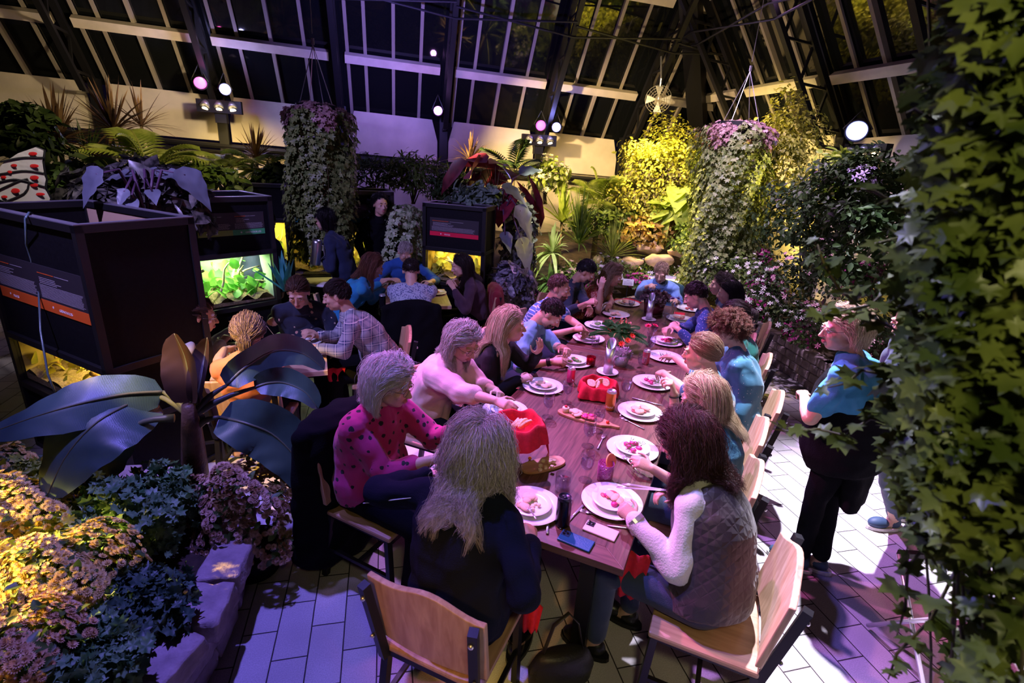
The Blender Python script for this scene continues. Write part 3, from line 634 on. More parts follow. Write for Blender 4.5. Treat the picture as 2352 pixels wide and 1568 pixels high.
    o0=V3(parent.location); me=bpy.data.meshes.new('hair'); me.vertices.add(len(allv)); me.vertices.foreach_set('co',(allv-o0).ravel())
    li=np.concatenate([np.array([x for f in faces for x in f],int) if nf else np.zeros(0,int),q.ravel()]); me.loops.add(len(li)); me.loops.foreach_set('vertex_index',li)
    tot=nf+len(q); me.polygons.add(tot); me.polygons.foreach_set('loop_start',np.arange(tot)*4); me.polygons.foreach_set('use_smooth',[True]*tot); me.update(calc_edges=True); me.validate()
    me.materials.append(m); o=bpy.data.objects.new('hair',me); C.objects.link(o); o.parent=parent; return o
def nrmr(v): return v/np.linalg.norm(v,axis=-1,keepdims=True)
def hand(mb,wr,d,lat,nrmv,curl=.5,s=1.,spreadf=0.,point=False):
    """five fingers; d along the hand, lat towards the thumb, nrmv out of the palm"""
    d=nrm(d); lat=nrm(lat-d*np.dot(lat,d)); n=nrm(nrmv-d*np.dot(nrmv,d)-lat*np.dot(nrmv,lat))
    mb.tube([wr-d*.01,wr+d*.02*s,wr+d*.055*s,wr+d*.088*s],[.024*s,.033*s,.040*s,.038*s],12,side=lat,rad2=[.018*s,.018*s,.015*s,.012*s])
    ls=[.93,1.02,.97,.76]
    for i,o in enumerate((.029,.0095,-.0105,-.029)):
        p=wr+d*(.083-.006*abs(i-1))*s+lat*o*s; a=.12; c=curl*(.85+.12*i) if not(point and i==0) else .12
        ld=nrm(d+lat*(.16-.1*i)*(.5+spreadf))
        for L,r0,r1 in((.042,.0092,.0084),(.027,.0082,.0076),(.022,.0075,.0066)):
            a+=c; q=p+(ld*math.cos(a)+n*math.sin(a))*L*ls[i]*s; mb.cap(p,q,r0*s,r1*s,8); p=q
    p=wr+d*.022*s+lat*.026*s+n*.006*s; dirs=[nrm(d*.55+lat*.8+n*.25),nrm(d*.85+lat*.35+n*.45),nrm(d*.9+lat*.0+n*.6)]
    for dd,L,r0,r1 in zip(dirs,(.042,.032,.025),(.0125,.0105,.009),(.0108,.0095,.0078)):
        q=p+dd*L*s; mb.cap(p,q,r0*s,r1*s,8); p=q
PEOPLE={}
def person(key,label,T,az,hy=0,hp=20,tilt=0,lean=.10,L=None,R=None,top=None,sleeve=2.,pants=None,skin=SKIN,hr=None,w=1.,gir=1.,fem=False,vox=.0075,beard=None,glasses=False,ch=None,
           stand=False,feet=None,lc=.5,rc=.5,elb=(.5,-.35,-.8),elbR=None,seatz=.56,tth=.013,wr=.026,collar=None,shoes=None,sweat=1.,twist=0,name='person',nk_=0,Ln=None,Rn=None,noleg=False,wadd=0,hip=None,neckline=0,lpoint=False,rpoint=False,hs=1.05,cl=None,cc=None):
    T=V3(T); a=math.radians(az); F=np.array([math.cos(a),math.sin(a),0]); Rt=np.array([math.sin(a),-math.cos(a),0]); Z=np.array([0,0,1.])
    ah=math.radians(az+hy); hf0=np.array([math.cos(ah),math.sin(ah),0]); hrt=np.array([math.sin(ah),-math.cos(ah),0]); p=math.radians(hp); hf=hf0*math.cos(p)-Z*math.sin(p); hu=np.cross(hrt,hf)
    t_=math.radians(tilt); hrt,hu=hrt*math.cos(t_)+hu*math.sin(t_),hu*math.cos(t_)-hrt*math.sin(t_)
    B=np.stack([hrt,hf,hu],1); hc=T-Z*.108+hf0*.012*math.sin(p)*3
    X=lambda x,y,z: hc+B@(np.array([x,y,z])*hs)
    nb=X(0,-.025,-.07); nk=nb-Z*.075-F*(.028+.05*max(0,math.sin(p))); S=nk-Z*.05-F*.012
    hz=seatz if not stand else .90
    if hip is not None: Hp=np.array([hip[0],hip[1],hz])
    else: Hp=np.array([S[0],S[1],hz])-F*lean
    root=thing(name,label,'person',(Hp[0],Hp[1],0)); PEOPLE[key]=dict(root=root,Hp=Hp,S=S,F=F,Rt=Rt,hc=hc,B=B)
    us=[-.10,.04,.2,.4,.6,.78,.92,1.0]; wd=[.15,.170,.172,.150 if fem else .158,.160,.172*w,.158*w,.09]; dp=[.11,.125,.122,.104,.112,.112,.088,.066]
    sp=[Hp+(S-Hp)*u-F*.035*math.sin(PI*max(0,u)) for u in us]; sidev=[Rt]
    bm=MB()
    def torso(mb,e,top_=True,e2=None):
        W=[x*gir**(1.2 if i<5 else .5)+e for i,x in enumerate(wd)]; D=[x*gir**(1.6 if i<5 else .6)+e for i,x in enumerate(dp)]
        if e2:
            for i in range(5): W[i]+=e2*(1-i*.15); D[i]+=e2*(1-i*.15)
        mb.tube(sp,W,24,side=Rt,rad2=D)
        mb.cap(S-Rt*.115*w-Z*.012,S+Rt*.115*w-Z*.012,.054+e,.054+e,16)
        for s_ in(-1,1): mb.cap(nk-Z*.005+s_*Rt*.02,S+s_*Rt*.135*w-Z*.0,.040+e*.7,.040+e*.8,12)
        if fem:
            for s_ in(-1,1): mb.ell(sp[4]*.6+sp[5]*.4+F*(.055+.01*gir)+s_*Rt*.066,(.066+e,.062+e,.070+e),R=np.stack([Rt,F,Z],1))
        if gir>1.05: mb.ell(sp[2]*.5+sp[3]*.5+F*.03*gir,(.15*gir+e,.12*gir+e,.14*gir+e),R=np.stack([Rt,F,Z],1))
    torso(bm,0)
    bm.tube([S,nk,nb,X(0,-.01,-.02)],[.07,.056,.054,.05],16,side=Rt)
    # arms
    J={}
    for sd,tg,cu,nn_,eh in(('L',L,lc,Ln,elb),('R',R,rc,Rn,elbR or elb)):
        sg=-1 if sd=='L' else 1; sj=S+Rt*sg*.158*w-Z*.032
        if tg is None: tg=sj+F*.22-Z*.30-Rt*sg*.05 if not stand else sj-Z*.55+F*.05
        tg=V3(tg); l1,l2=.275,.335; v=tg-sj; D=min(np.linalg.norm(v),l1+l2-.004); v=nrm(v)
        tg=sj+v*D; A_=(l1*l1-l2*l2+D*D)/(2*D); hh=math.sqrt(max(l1*l1-A_*A_,1e-6)); e=Rt*sg*eh[0]+F*eh[1]+Z*eh[2]; e=nrm(e-v*np.dot(e,v)); el=sj+v*A_+e*hh
        if not stand and el[2]<.79 and np.dot(el-Hp,F)>.28: el[2]=.79
        fd=nrm(tg-el); wrp=tg-fd*.075; J[sd]=(sj,el,wrp,fd,tg)
        gg=gir**.6
        bm.ell(sj,.051*gg); bm.cap(sj,el,.047*gg,.036*gg); bm.cap(el,el+(wrp-el)*.35,.038*gg,.038*gg); bm.cap(el+(wrp-el)*.3,wrp,.038*gg,.025)
        n0=V3(nn_) if nn_ is not None else nrm(-Z*.8-Rt*sg*.5); n0=nrm(n0-fd*np.dot(n0,fd)); lat=np.cross(fd,n0)*sg*-1
        if np.dot(lat,-Rt*sg*.5+Z*.6)<0 and nn_ is None: lat=-lat
        hand(bm,wrp,fd+n0*.15,lat,n0,cu,.90 if fem else .99,point=(lpoint if sd=='L' else rpoint))
    # head
    bm.ell(hc+B@(CC*hs),CR*hs,R=B,n=20); bm.ell(X(0,.034,-.036),np.array([.060,.058,.084])*hs,R=B,n=18); bm.ell(X(0,.056,-.090),(.032,.032,.027),R=B)
    for s_ in(-1,1):
        bm.ell(X(s_*.034,.022,-.066),(.028,.042,.034),R=B); bm.ell(X(s_*.038,.064,-.030),(.023,.022,.020),R=B); bm.ell(X(s_*.030,.0795,.018),(.026,.014,.010),R=B)
        bm.ell(X(s_*.077,-.006,-.010),(.009,.020,.031),R=B,n=10); bm.ell(X(s_*.011,.103,-.040),(.009,.009,.007),R=B,n=8)
        bm.ell(X(s_*.031,.0795,-.004),(.0145,.0125,.0120),R=B,n=10)
    bm.cap(X(0,.088,.006),X(0,.112,-.036),.0075,.0115,10)
    bm.ell(X(0,.0955,-.0645),(.0235,.0095,.0062),R=B,n=12); bm.ell(X(0,.0935,-.0745),(.0205,.0095,.0070),R=B,n=12)
    # legs
    for sg in(-1,1):
        hj=Hp+Rt*sg*.088-Z*.01
        if stand:
            ft=V3(feet[0 if sg<0 else 1]) if feet else np.array([hj[0],hj[1],0])+F*(.05*sg); an=ft+Z*.09-F*.03; kn=(hj+an)/2+F*.03
        else: kn=hj+F*.42+Rt*sg*.05-Z*.02; an=kn-Z*(kn[2]-.10)-F*.03*(1+sg)
        J['leg%d'%sg]=(hj,kn,an)
        if not noleg or stand:
            bm.cap(hj,kn,.080*gir,.052); bm.cap(kn,an,.050,.036); bm.cap(an,an+F*.02-Z*.05,.036,.035); bm.cap(an-Z*.055,an+F*.13-Z*.065,.032,.026)
    def lips(o,me):
        n=len(me.polygons); cen=np.empty(n*3); me.polygons.foreach_get('center',cen); cen=cen.reshape(-1,3)+V3(root.location)
        q=(cen-hc)@B; mi=(((q-np.array([0,.098,-.069]))/np.array([.0245,.012,.0125]))**2).sum(1)<1
        me.polygons.foreach_set('material_index',mi.astype(int))
    remeshed(bm,'body',[skin,LIP],root,vox,True,lips)
    for s_ in(-1,1):
        e=MB(); ec=X(s_*.031,.0805,-.004); gz=nrm(B@np.array([0,1,-.45])); e.ell(ec,.0128,n=12); e.ell(ec+gz*.0095,(.0062,.0062,.0042),R=np.stack(frame(gz),1),n=10,mi=1); e.build('eye',[EYEW,EYED],root,smooth=True)
        u_=MB(); 
        if hr: u_.tube([X(s_*.012,.0945,.016),X(s_*.028,.0965,.021),X(s_*.045,.082,.015)],[.002,.0035,.0015],6); u_.build('eyebrow',hr['m'],root,smooth=True)
        lid=MB(); lid.tube([X(s_*.0175,.090,.001),X(s_*.031,.0955,.0035),X(s_*.044,.084,.001)],[.003,.0062,.003],6); lid.build('eyelid',skin,root,smooth=True)
    # clothes
    if top:
        sm=MB(); e=tth*sweat; torso(sm,e,e2=wadd)
        sm.tube([S-Z*.01,nk-Z*(.012+neckline),nk+Z*(.006-neckline)],[.085+e,.066+e*.8,.060+e*.6],16,side=Rt)
        for sd in'LR':
            sj,el,wrp,fd,tg=J[sd]; gg=gir**.6; sm.ell(sj,(.053*gg+e)); f1=min(sleeve,1.)
            if f1>0: sm.cap(sj,sj+(el-sj)*f1,.049*gg+e,.043*gg+e+(.008 if sleeve<1 else 0))
            if sleeve>1: f2=sleeve-1; sm.cap(el,el+(wrp-el)*f2*.95,.043*gg+e,(.041-.013*f2)+e*.9)
        remeshed(sm,'shirt',top,root,.011 if vox>.007 else .008,True,wrinkle(wr),iters=3)
    if pants:
        pm=MB(); pm.ell(Hp+Z*.01,(.172*gir,.135*gir,.11),R=np.stack([Rt,F,Z],1))
        for sg in(-1,1):
            hj,kn,an=J['leg%d'%sg]; pm.cap(hj,kn,.092*gir,.066); pm.cap(kn,an+Z*.03,.064,.052)
        remeshed(pm,'trousers',pants,root,.012,True,wrinkle(.006))
    if shoes:
        for sg in(-1,1):
            hj,kn,an=J['leg%d'%sg]; s_=MB(); b0=np.array([an[0],an[1],0]); D_=np.stack([Rt,F,Z],1)
            s_.ell(b0+F*.10+Z*.045,(.045,.075,.040),R=D_,n=14); s_.ell(b0-F*.005+Z*.05,(.040,.055,.048),R=D_,n=14); so=s_.build('shoe',shoes[0],root,smooth=True)
            q=MB(); q.tube([b0+F*.05+Z*.004,b0+F*.05+Z*.026],[.052,.050],20,side=Rt,rad2=[.135,.133]); q.build('sole',shoes[1],so,smooth=False)
    if collar:
        c=MB(); c.tube([nk+Rt*.062*math.sin(q)+F*(.062*math.cos(q)+.006)+Z*(.006-.022*max(0,math.cos(q))) for q in np.linspace(-2.9,2.9,13)],.020,8,rad2=.008,side=Z); c.build('collar',collar,root,smooth=True)
    if hr:
        h_=dict(hr); m=h_.pop('m'); st=h_.pop('style')
        body=[(S-Rt*.15*w,S+Rt*.15*w,.085+tth),(sp[3],sp[5],.145*gir**.5+tth*sweat+wadd),(S,nk,.075),(J['L'][0],J['L'][1],.072),(J['R'][0],J['R'][1],.072)]
        hair(root,hc,B,m,st,body=body,seed=len(key)*7+ord(key[0]),**h_)
    if beard:
        r_=np.random.default_rng(5); b_=MB(); M_=[]
        for i in range(1100):
            th=r_.uniform(-1.25,1.25); zz=r_.uniform(-.112,-.048)
            if abs(th)<.35 and -.083<zz<-.058: continue
            if abs(th)<.45 and zz>-.056: zz=r_.uniform(-.056,-.050)
            q=np.array([math.sin(th)*.068,.034+math.cos(th)*.062,0]); k=1-max(0,(-.075-zz))*8; q=np.array([q[0]*k,.02+(q[1]-.02)*k,zz]); 
            n_=nrm(q-np.array([0,.02,-.05])); d_=nrm(n_*.6+np.array([0,.1,-.9])); x,y,z=frame(B@d_); M_.append(xf(X(*(q-n_*.002)),x,y,z,(.0011,.0011,.011)))
        scatter(b_,[(1,0,0),(-.5,.87,0),(-.5,-.87,0),(0,0,1)],[(0,1,3),(1,2,3),(2,0,3)],M_); b_.build('beard',beard,root)
    if glasses:
        g=MB()
        for s_ in(-1,1):
            g.tube([X(s_*.034+.023*math.cos(q),.103-.12*abs(s_*.034+.023*math.cos(q))+.001,-.006+.017*math.sin(q)) for q in np.linspace(0,2*PI,19)],.0011,6)
            g.tube([X(s_*.057,.096,.002),X(s_*.076,.06,.003),X(s_*.080,-.005,.004)],.0013,6)
        g.tube([X(-.011,.103,-.002),X(0,.107,.001),X(.011,.103,-.002)],.0012,6); g.build('glasses',mat('glasses_frame',(.10,.09,.10),.25,.6),root,smooth=True)
    if ch!=False and not stand:
        cd=ch if isinstance(ch,(int,float)) and ch not in(True,None) else az
        d=np.array([math.cos(math.radians(cd)),math.sin(math.radians(cd)),0]); c0=V3(cc) if cc is not None else Hp+d*.08
        PEOPLE[key]['chair']=chair(c0[0],c0[1],cd,'')
        PEOPLE[key]['chair']['label']=cl or 'maple backed dining chair '+key
    PEOPLE[key]['J']=J; PEOPLE[key]['X']=X
    return root
# ------------------------------------------------------------------ cloth patterns
def patt(name,base,ink,kind,scale=30,size=.3,rough=.85,ink2=None):
    m=mat(name,base,rough,sheen=.15,bump=.15,bscale=260); nt,b=nodes(m); tc=nt.nodes.new('ShaderNodeTexCoord'); mx=nt.nodes.new('ShaderNodeMix'); mx.data_type='RGBA'
    mx.inputs[6].default_value=(*base,1); mx.inputs[7].default_value=(*ink,1)
    if kind in('dots','spots'):
        v=nt.nodes.new('ShaderNodeTexVoronoi'); v.inputs['Scale'].default_value=scale; v.inputs['Randomness'].default_value=.35 if kind=='dots' else .7
        if kind=='spots':
            n=nt.nodes.new('ShaderNodeTexNoise'); n.inputs['Scale'].default_value=35; va=nt.nodes.new('ShaderNodeVectorMath'); va.operation='MULTIPLY_ADD'; va.inputs[1].default_value=(.02,.02,.02); nt.links.new(tc.outputs['Object'],n.inputs['Vector']); nt.links.new(n.outputs['Color'],va.inputs[0]); nt.links.new(tc.outputs['Object'],va.inputs[2]); nt.links.new(va.outputs[0],v.inputs['Vector'])
        else: nt.links.new(tc.outputs['Object'],v.inputs['Vector'])
        c=nt.nodes.new('ShaderNodeMath'); c.operation='LESS_THAN'; c.inputs[1].default_value=size; nt.links.new(v.outputs['Distance'],c.inputs[0]); nt.links.new(c.outputs[0],mx.inputs[0])
    elif kind=='floral':
        n=nt.nodes.new('ShaderNodeTexNoise'); n.inputs['Scale'].default_value=scale; n.inputs['Detail'].default_value=1; nt.links.new(tc.outputs['Object'],n.inputs['Vector'])
        c=nt.nodes.new('ShaderNodeMath'); c.operation='LESS_THAN'; c.inputs[1].default_value=size; nt.links.new(n.outputs[0],c.inputs[0]); nt.links.new(c.outputs[0],mx.inputs[0])
    else:
        def wv(ax,sc_,th):
            sp=nt.nodes.new('ShaderNodeSeparateXYZ'); nt.links.new(tc.outputs['Object'],sp.inputs[0]); a=nt.nodes.new('ShaderNodeMath'); a.operation='MULTIPLY'; a.inputs[1].default_value=sc_; nt.links.new(sp.outputs[ax],a.inputs[0])
            s_=nt.nodes.new('ShaderNodeMath'); s_.operation='SINE'; nt.links.new(a.outputs[0],s_.inputs[0]); c=nt.nodes.new('ShaderNodeMath'); c.operation='GREATER_THAN'; c.inputs[1].default_value=th; nt.links.new(s_.outputs[0],c.inputs[0]); return c
        if kind=='stripes': c=wv(2,scale,size); nt.links.new(c.outputs[0],mx.inputs[0])
        if kind=='plaid':
            a=wv(0,scale,size); c=wv(2,scale,size); d=wv(1,scale,size); e=nt.nodes.new('ShaderNodeMath'); nt.links.new(a.outputs[0],e.inputs[0]); nt.links.new(c.outputs[0],e.inputs[1]); f=nt.nodes.new('ShaderNodeMath'); nt.links.new(e.outputs[0],f.inputs[0]); nt.links.new(d.outputs[0],f.inputs[1])
            g=nt.nodes.new('ShaderNodeMath'); g.operation='MULTIPLY'; g.inputs[1].default_value=.33; g.use_clamp=True; nt.links.new(f.outputs[0],g.inputs[0]); nt.links.new(g.outputs[0],mx.inputs[0])
            l1=wv(0,scale,.985); l2=wv(2,scale,.985); o=nt.nodes.new('ShaderNodeMath'); o.operation='MAXIMUM'; nt.links.new(l1.outputs[0],o.inputs[0]); nt.links.new(l2.outputs[0],o.inputs[1])
            m2=nt.nodes.new('ShaderNodeMix'); m2.data_type='RGBA'; m2.inputs[7].default_value=(*(ink2 or (.8,.8,.8)),1); nt.links.new(mx.outputs[2],m2.inputs[6]); nt.links.new(o.outputs[0],m2.inputs[0]); nt.links.new(m2.outputs[2],b.inputs['Base Color']); return m
    nt.links.new(mx.outputs[2],b.inputs['Base Color']); return m
def cloth(name,c,r=.85): return mat(name,c,r,sheen=.12,noise=.1,nscale=12,bump=.2,bscale=240)
JEANS=cloth('dark_denim',(.03,.045,.09)); SHOE=mat('navy_canvas',(.03,.06,.12),.6); SOLE=mat('white_rubber',(.8,.78,.74),.5); BSHOE=mat('black_leather',(.015,.014,.014),.35)
LA,RA=-36.7,143.3     # people on the left side of the long table look along LA, on the right side along RA
NS=(BSHOE,BLACKM)
# --- near end and left side
person('greyhair','person with long wavy grey brown hair in black piped sweatshirt, back to camera',at(1103,976,1.30),53.3,hy=4,hp=22,hip=(.25,1.60),cc=(.25,1.62,0),L=at(1010,1078,.88),R=at(1222,1205,.87),elb=(1,-.1,-.25),elbR=(.6,-.6,-.6),
  top=mat('black_sweat',(.006,.008,.02),.9,spec=.15,bump=.2,bscale=200),pants=BLACKCLOTH,hr=dict(m=H_MIX,style='long',L=.46,n=600,kids=25,wave=.020,freq=2.8,part=.1,grav=.30,spread=.012,outn=1.8,th=.00072),fem=True,w=1.08,gir=1.15,vox=.006,rc=.75,lc=.6,shoes=NS,cl='maple backed chair nearest the camera, under the person with long grey brown hair')
person('magenta','person with silver grey bob, glasses and magenta sweater with black spots',at(893,832,1.29),LA-4,hy=14,hp=14,hip=(-.10,2.52),L=at(1078,988,.93),R=at(1022,1046,.87),elb=(.35,-.5,-.85),
  top=patt('spotted_magenta',(.42,.02,.15),(.012,.008,.012),'spots',21,.26),sleeve=1.62,pants=BLACKCLOTH,hr=dict(m=H_GREY,style='long',L=.20,n=560,kids=24,wave=.006,freq=2,part=-.1,grav=.26,outn=1.9,bias=(0,-.1,0),th=.00072),fem=True,glasses=True,w=1.06,gir=1.18,vox=.006,wr=.022,sweat=1.6,rc=.7,lc=.6,shoes=NS,cl='dining chair with a big black coat under the silver haired person')
person('shawl','person in pale pink cowl shawl and glasses reaching into the held bread basket',at(1060,745,1.28),LA,hy=-14,hp=27,L=at(1152,900,.87),R=at(1172,930,.99),elb=(.5,-.4,-.7),lean=.16,
  top=cloth('blush_knit',(.72,.47,.46)),sleeve=1.35,pants=BLACKCLOTH,hr=dict(m=H_MIX,style='long',L=.29,n=420,kids=15,wave=.010,freq=2,part=.05,grav=.27,outn=1.2),fem=True,glasses=True,gir=1.05,vox=.006,sweat=2.0,wr=.026,rc=.4,lc=.9,collar=None,cl='dining chair with a thin black bag strap under person in pink shawl')
person('cardigan','person with long straight light brown hair and black cardigan turning to neighbours',at(1172,712,1.27),LA,hy=26,hp=2,L=at(1243,800,1.0),R=at(1215,862,.82),elb=(.35,-.3,-.9),lean=.14,
  top=mat('black_cardigan',(.010,.009,.012),.9,bump=.2,bscale=200),pants=BLACKCLOTH,hr=dict(m=H_BLOND,style='long',L=.44,n=420,kids=16,wave=.002,part=.1,grav=.24,outn=.9,bias=(0,-.1,0)),fem=True,vox=.006,lc=.25,rc=.8,Ln=(-.3,.2,.9),cl='dining chair under the person in black cardigan')
person('watch','person with short dark hair, beard and light blue shirt looking down at plate',at(1262,688,1.22),LA,hy=8,hp=42,L=at(1305,800,.88),R=at(1288,826,.84),elb=(.6,-.4,-.6),lean=.24,
  top=cloth('chambray',(.16,.36,.56)),sleeve=1.05,pants=JEANS,hr=dict(m=H_DARK,style='short',L=.026,n=420,kids=7,fwd=1,lift=.25,th=.0014),beard=H_DARK,vox=.006,lc=.8,rc=.7,collar=cloth('chambray',(.16,.36,.56)),cl='dining chair under the person in plain light blue shirt')
person('stripe','person with receding brown hair and beard in blue short sleeved striped shirt',at(1285,634,1.27),LA,hy=2,hp=10,L=at(1352,762,.86),R=at(1335,752,.90),elb=(.6,-.4,-.6),lean=.16,
  top=patt('striped_blue',(.06,.14,.34),(.50,.60,.75),'stripes',210,.72),sleeve=.75,pants=JEANS,hr=dict(m=H_BROWN,style='short',L=.028,n=420,kids=7,fwd=.6,lift=.2,th=.0013,rec=.28),beard=H_BROWN,skin=SKIN2,vox=.0065,lc=.8,rc=.9,w=1.08,cl='dining chair under person in striped short sleeved shirt')
person('polo','person with black quiff and beard in dark polo, hand raised over plate',at(1345,599,1.30),LA,hy=8,hp=30,L=at(1372,735,.85),R=at(1362,690,.98),elb=(.5,-.4,-.8),lean=.16,
  top=cloth('dark_polo',(.012,.025,.045)),sleeve=1.6,pants=BLACKCLOTH,hr=dict(m=H_BLACK,style='short',L=.040,n=620,kids=7,fwd=1,lift=.55,th=.0014),beard=H_BLACK,skin=SKIN2,vox=.0065,lc=.6,rc=.9,w=1.1,cl='dining chair under bearded person in dark polo')
person('coral','person with long wavy brown hair and coral print dress, elbow on table',at(1408,607,1.24),LA,hy=4,hp=28,L=at(1400,698,.84),R=at(1382,648,1.12),elb=(.5,.2,-.9),lean=.16,
  top=patt('coral_print',(.50,.05,.04),(.75,.35,.30),'floral',70,.46),sleeve=.4,pants=BLACKCLOTH,hr=dict(m=H_LBROWN,style='long',L=.42,n=240,kids=9,wave=.010,freq=2.2,part=0,grav=.25),fem=True,vox=.007,w=.9,cl='dining chair under person in coral print dress')
person('endman','person with short fair hair in light blue shirt at the far head of long table',at(1522,604,1.19),233.3,hy=0,hp=24,L=at(1556,688,.82),R=at(1492,652,.97),elb=(.4,-.2,-.9),lean=.14,
  top=cloth('oxford_blue',(.20,.36,.72)),sleeve=1.85,pants=JEANS,hr=dict(m=H_LBROWN,style='short',L=.035,n=400,kids=6,fwd=.8,lift=.3,th=.0013),skin=SKIN,vox=.0065,w=1.12,rc=.9,collar=cloth('dark_inner',(.02,.03,.05)),cl='dining chair at far head of table under the person in light blue shirt')
# --- right side
person('vest','person with long dark auburn hair, quilted vest and white ribbed sleeves holding tongs',at(1592,960,1.28),132,hy=6,hp=26,hip=(1.34,1.52),cc=(1.33,1.48,0),L=at(1430,1163,.86),R=at(1522,1122,.92),elb=(.3,-.5,-.8),
  top=mat('white_rib_knit',(.66,.63,.66),.8,sheen=.3,bump=.3,bscale=120),sleeve=2,pants=JEANS,hr=dict(m=H_BRUN,style='long',L=.40,n=620,kids=25,wave=.020,freq=2.4,part=.1,grav=.28,spread=.012,outn=1.9,th=.00072),fem=True,w=1.04,gir=1.16,vox=.006,lc=.9,rc=.8,shoes=NS,ch=143,cl='maple backed chair at right table corner, seat showing under the quilted vest')
person('blonde','person with long straight blonde hair resting raised forearm on the table',at(1628,868,1.27),RA,hy=4,hp=24,L=at(1470,1058,.84),R=at(1530,998,.79)+np.array([.0,.02,.335]),elb=(.2,.4,-1),hip=(1.66,2.06),cc=(1.62,2.08,0),
  top=cloth('teal_tee',(.03,.16,.24)),sleeve=.6,pants=JEANS,hr=dict(m=H_BLOND,style='long',L=.42,n=520,kids=18,wave=.004,part=0,grav=.27,outn=1.0,th=.00072),fem=True,vox=.006,rc=.9,lc=.6,Rn=(-.8,.6,.1),cl='maple backed dining chair second along right side, under the long haired blonde')
person('headband','person with swept back light brown hair and headband, teal shirt with white lines',at(1622,772,1.32),RA,hy=-8,hp=8,L=at(1502,843,.90),R=at(1512,798,.90),elb=(.5,-.3,-.8),hip=(2.02,2.56),cc=(1.99,2.51,0),
  top=patt('teal_lined',(.03,.17,.28),(.65,.70,.72),'floral',9,.405),sleeve=.7,pants=JEANS,hr=dict(m=H_LBROWN,style='slick',n=520,kids=18,tie=(0,-.10,-.02),th=.0009,spread=.007),vox=.006,lc=.5,rc=.35,w=1.02,collar=None,cl='maple backed dining chair third along right side, under person with headband')
person('curly','person with short curly hair in teal shirt with tiny white dots',at(1682,724,1.32),RA,hy=0,hp=20,L=at(1592,800,.86),R=at(1585,762,.86),elb=(.6,-.4,-.7),hip=(2.42,2.90),cc=(2.39,2.86,0),
  top=patt('teal_dotted',(.03,.15,.24),(.75,.8,.8),'dots',40,.09),sleeve=1.3,pants=BLACKCLOTH,hr=dict(m=H_RED,style='curly',L=.10,n=620,kids=9,wave=.008,freq=3.5,grav=.18,th=.0009,spread=.006),fem=True,vox=.0065,w=1.1,gir=1.2,cl='maple backed dining chair fourth along right side, under person in dotted teal')
person('bunned','person with dark hair pulled into bun, glasses and green top',at(1692,697,1.27),RA,hy=0,hp=10,L=at(1640,790,.84),R=at(1620,752,.85),lean=.06,
  top=cloth('green_top',(.01,.17,.14)),pants=BLACKCLOTH,hr=dict(m=H_DARK,style='bun',n=300,kids=7,tie=(0,-.115,.01)),fem=True,glasses=True,vox=.0075,cl='dining chair under the person in green top, mostly hidden')
person('dotted','person with dark hair in navy shirt with white dots leaning over table',at(1607,652,1.28),RA,hy=0,hp=28,L=at(1545,742,.93),R=at(1528,752,.90),elb=(.6,-.3,-.7),lean=.26,
  top=patt('navy_dotted',(.012,.05,.17),(.75,.8,.9),'dots',48,.15),sleeve=1.85,pants=JEANS,hr=dict(m=H_DARK,style='short',L=.034,n=620,kids=7,fwd=1,lift=.35,th=.0014),vox=.0065,w=1.04,rc=.9,lc=.9,cl='dining chair under the person in navy dotted shirt')
person('blackhair','person with long straight black hair near far end of right side',at(1682,646,1.25),RA,hy=0,hp=14,L=None,R=at(1620,722,.85),lean=.14,
  top=cloth('dark_plum',(.05,.02,.04)),pants=BLACKCLOTH,hr=dict(m=H_BLACK,style='long',L=.40,n=260,kids=9,part=0,grav=.27),fem=True,vox=.0085,cl='dining chair under the person with straight black hair')
person('farface','person with dark bob looking across, farthest on the right side of table',at(1662,629,1.26),RA,hy=6,hp=4,L=None,R=None,lean=.12,
  top=cloth('navy_top',(.02,.03,.08)),pants=BLACKCLOTH,hr=dict(m=H_DARK,style='long',L=.20,n=220,kids=8,part=0,grav=.27),fem=True,vox=.0085,cl='dining chair under farthest person of the right side')
# --- small table by the crimson signed cabinet
person('royal','person with short grey hair in royal blue sweater, head bowed behind small table',at(930,557,1.27),-86,hy=6,hp=34,L=at(985,648,.86),R=at(905,640,.88),elb=(.8,-.3,-.5),lean=.12,
  top=cloth('royal_blue',(.015,.085,.33)),sleeve=1.5,pants=BLACKCLOTH,hr=dict(m=H_MIX,style='short',L=.035,n=400,kids=6,fwd=1,lift=.3,th=.0013),vox=.007,w=1.12,cl='dining chair under person in royal blue sweater')
person('floral','person with cropped dark hair in pale blue floral shirt, back to camera',at(944,598,1.24),88,hy=0,hp=30,L=at(915,652,.86),R=at(988,654,.86),elb=(1,-.1,-.35),lean=.20,
  top=patt('floral_pale',(.42,.45,.58),(.08,.10,.22),'floral',75,.44),sleeve=2,pants=JEANS,hr=dict(m=H_DARK,style='short',L=.02,n=420,kids=6,fwd=.6,lift=.3,th=.0013),vox=.007,w=1.15,cl='dining chair with black coat hung over it under person in floral shirt')
person('teal','person with long reddish hair in bright teal blue top at small table',at(852,586,1.27),8,hy=4,hp=30,L=at(893,642,.90),R=at(892,655,.88),elb=(.4,-.5,-.7),lean=.26,
  top=cloth('cerulean',(.015,.20,.42)),sleeve=1.85,pants=BLACKCLOTH,hr=dict(m=H_RED,style='long',L=.36,n=260,kids=9,wave=.004,part=0,grav=.25,bias=(0,-.3,0)),fem=True,vox=.007,cl='dining chair under person in bright teal blue top')
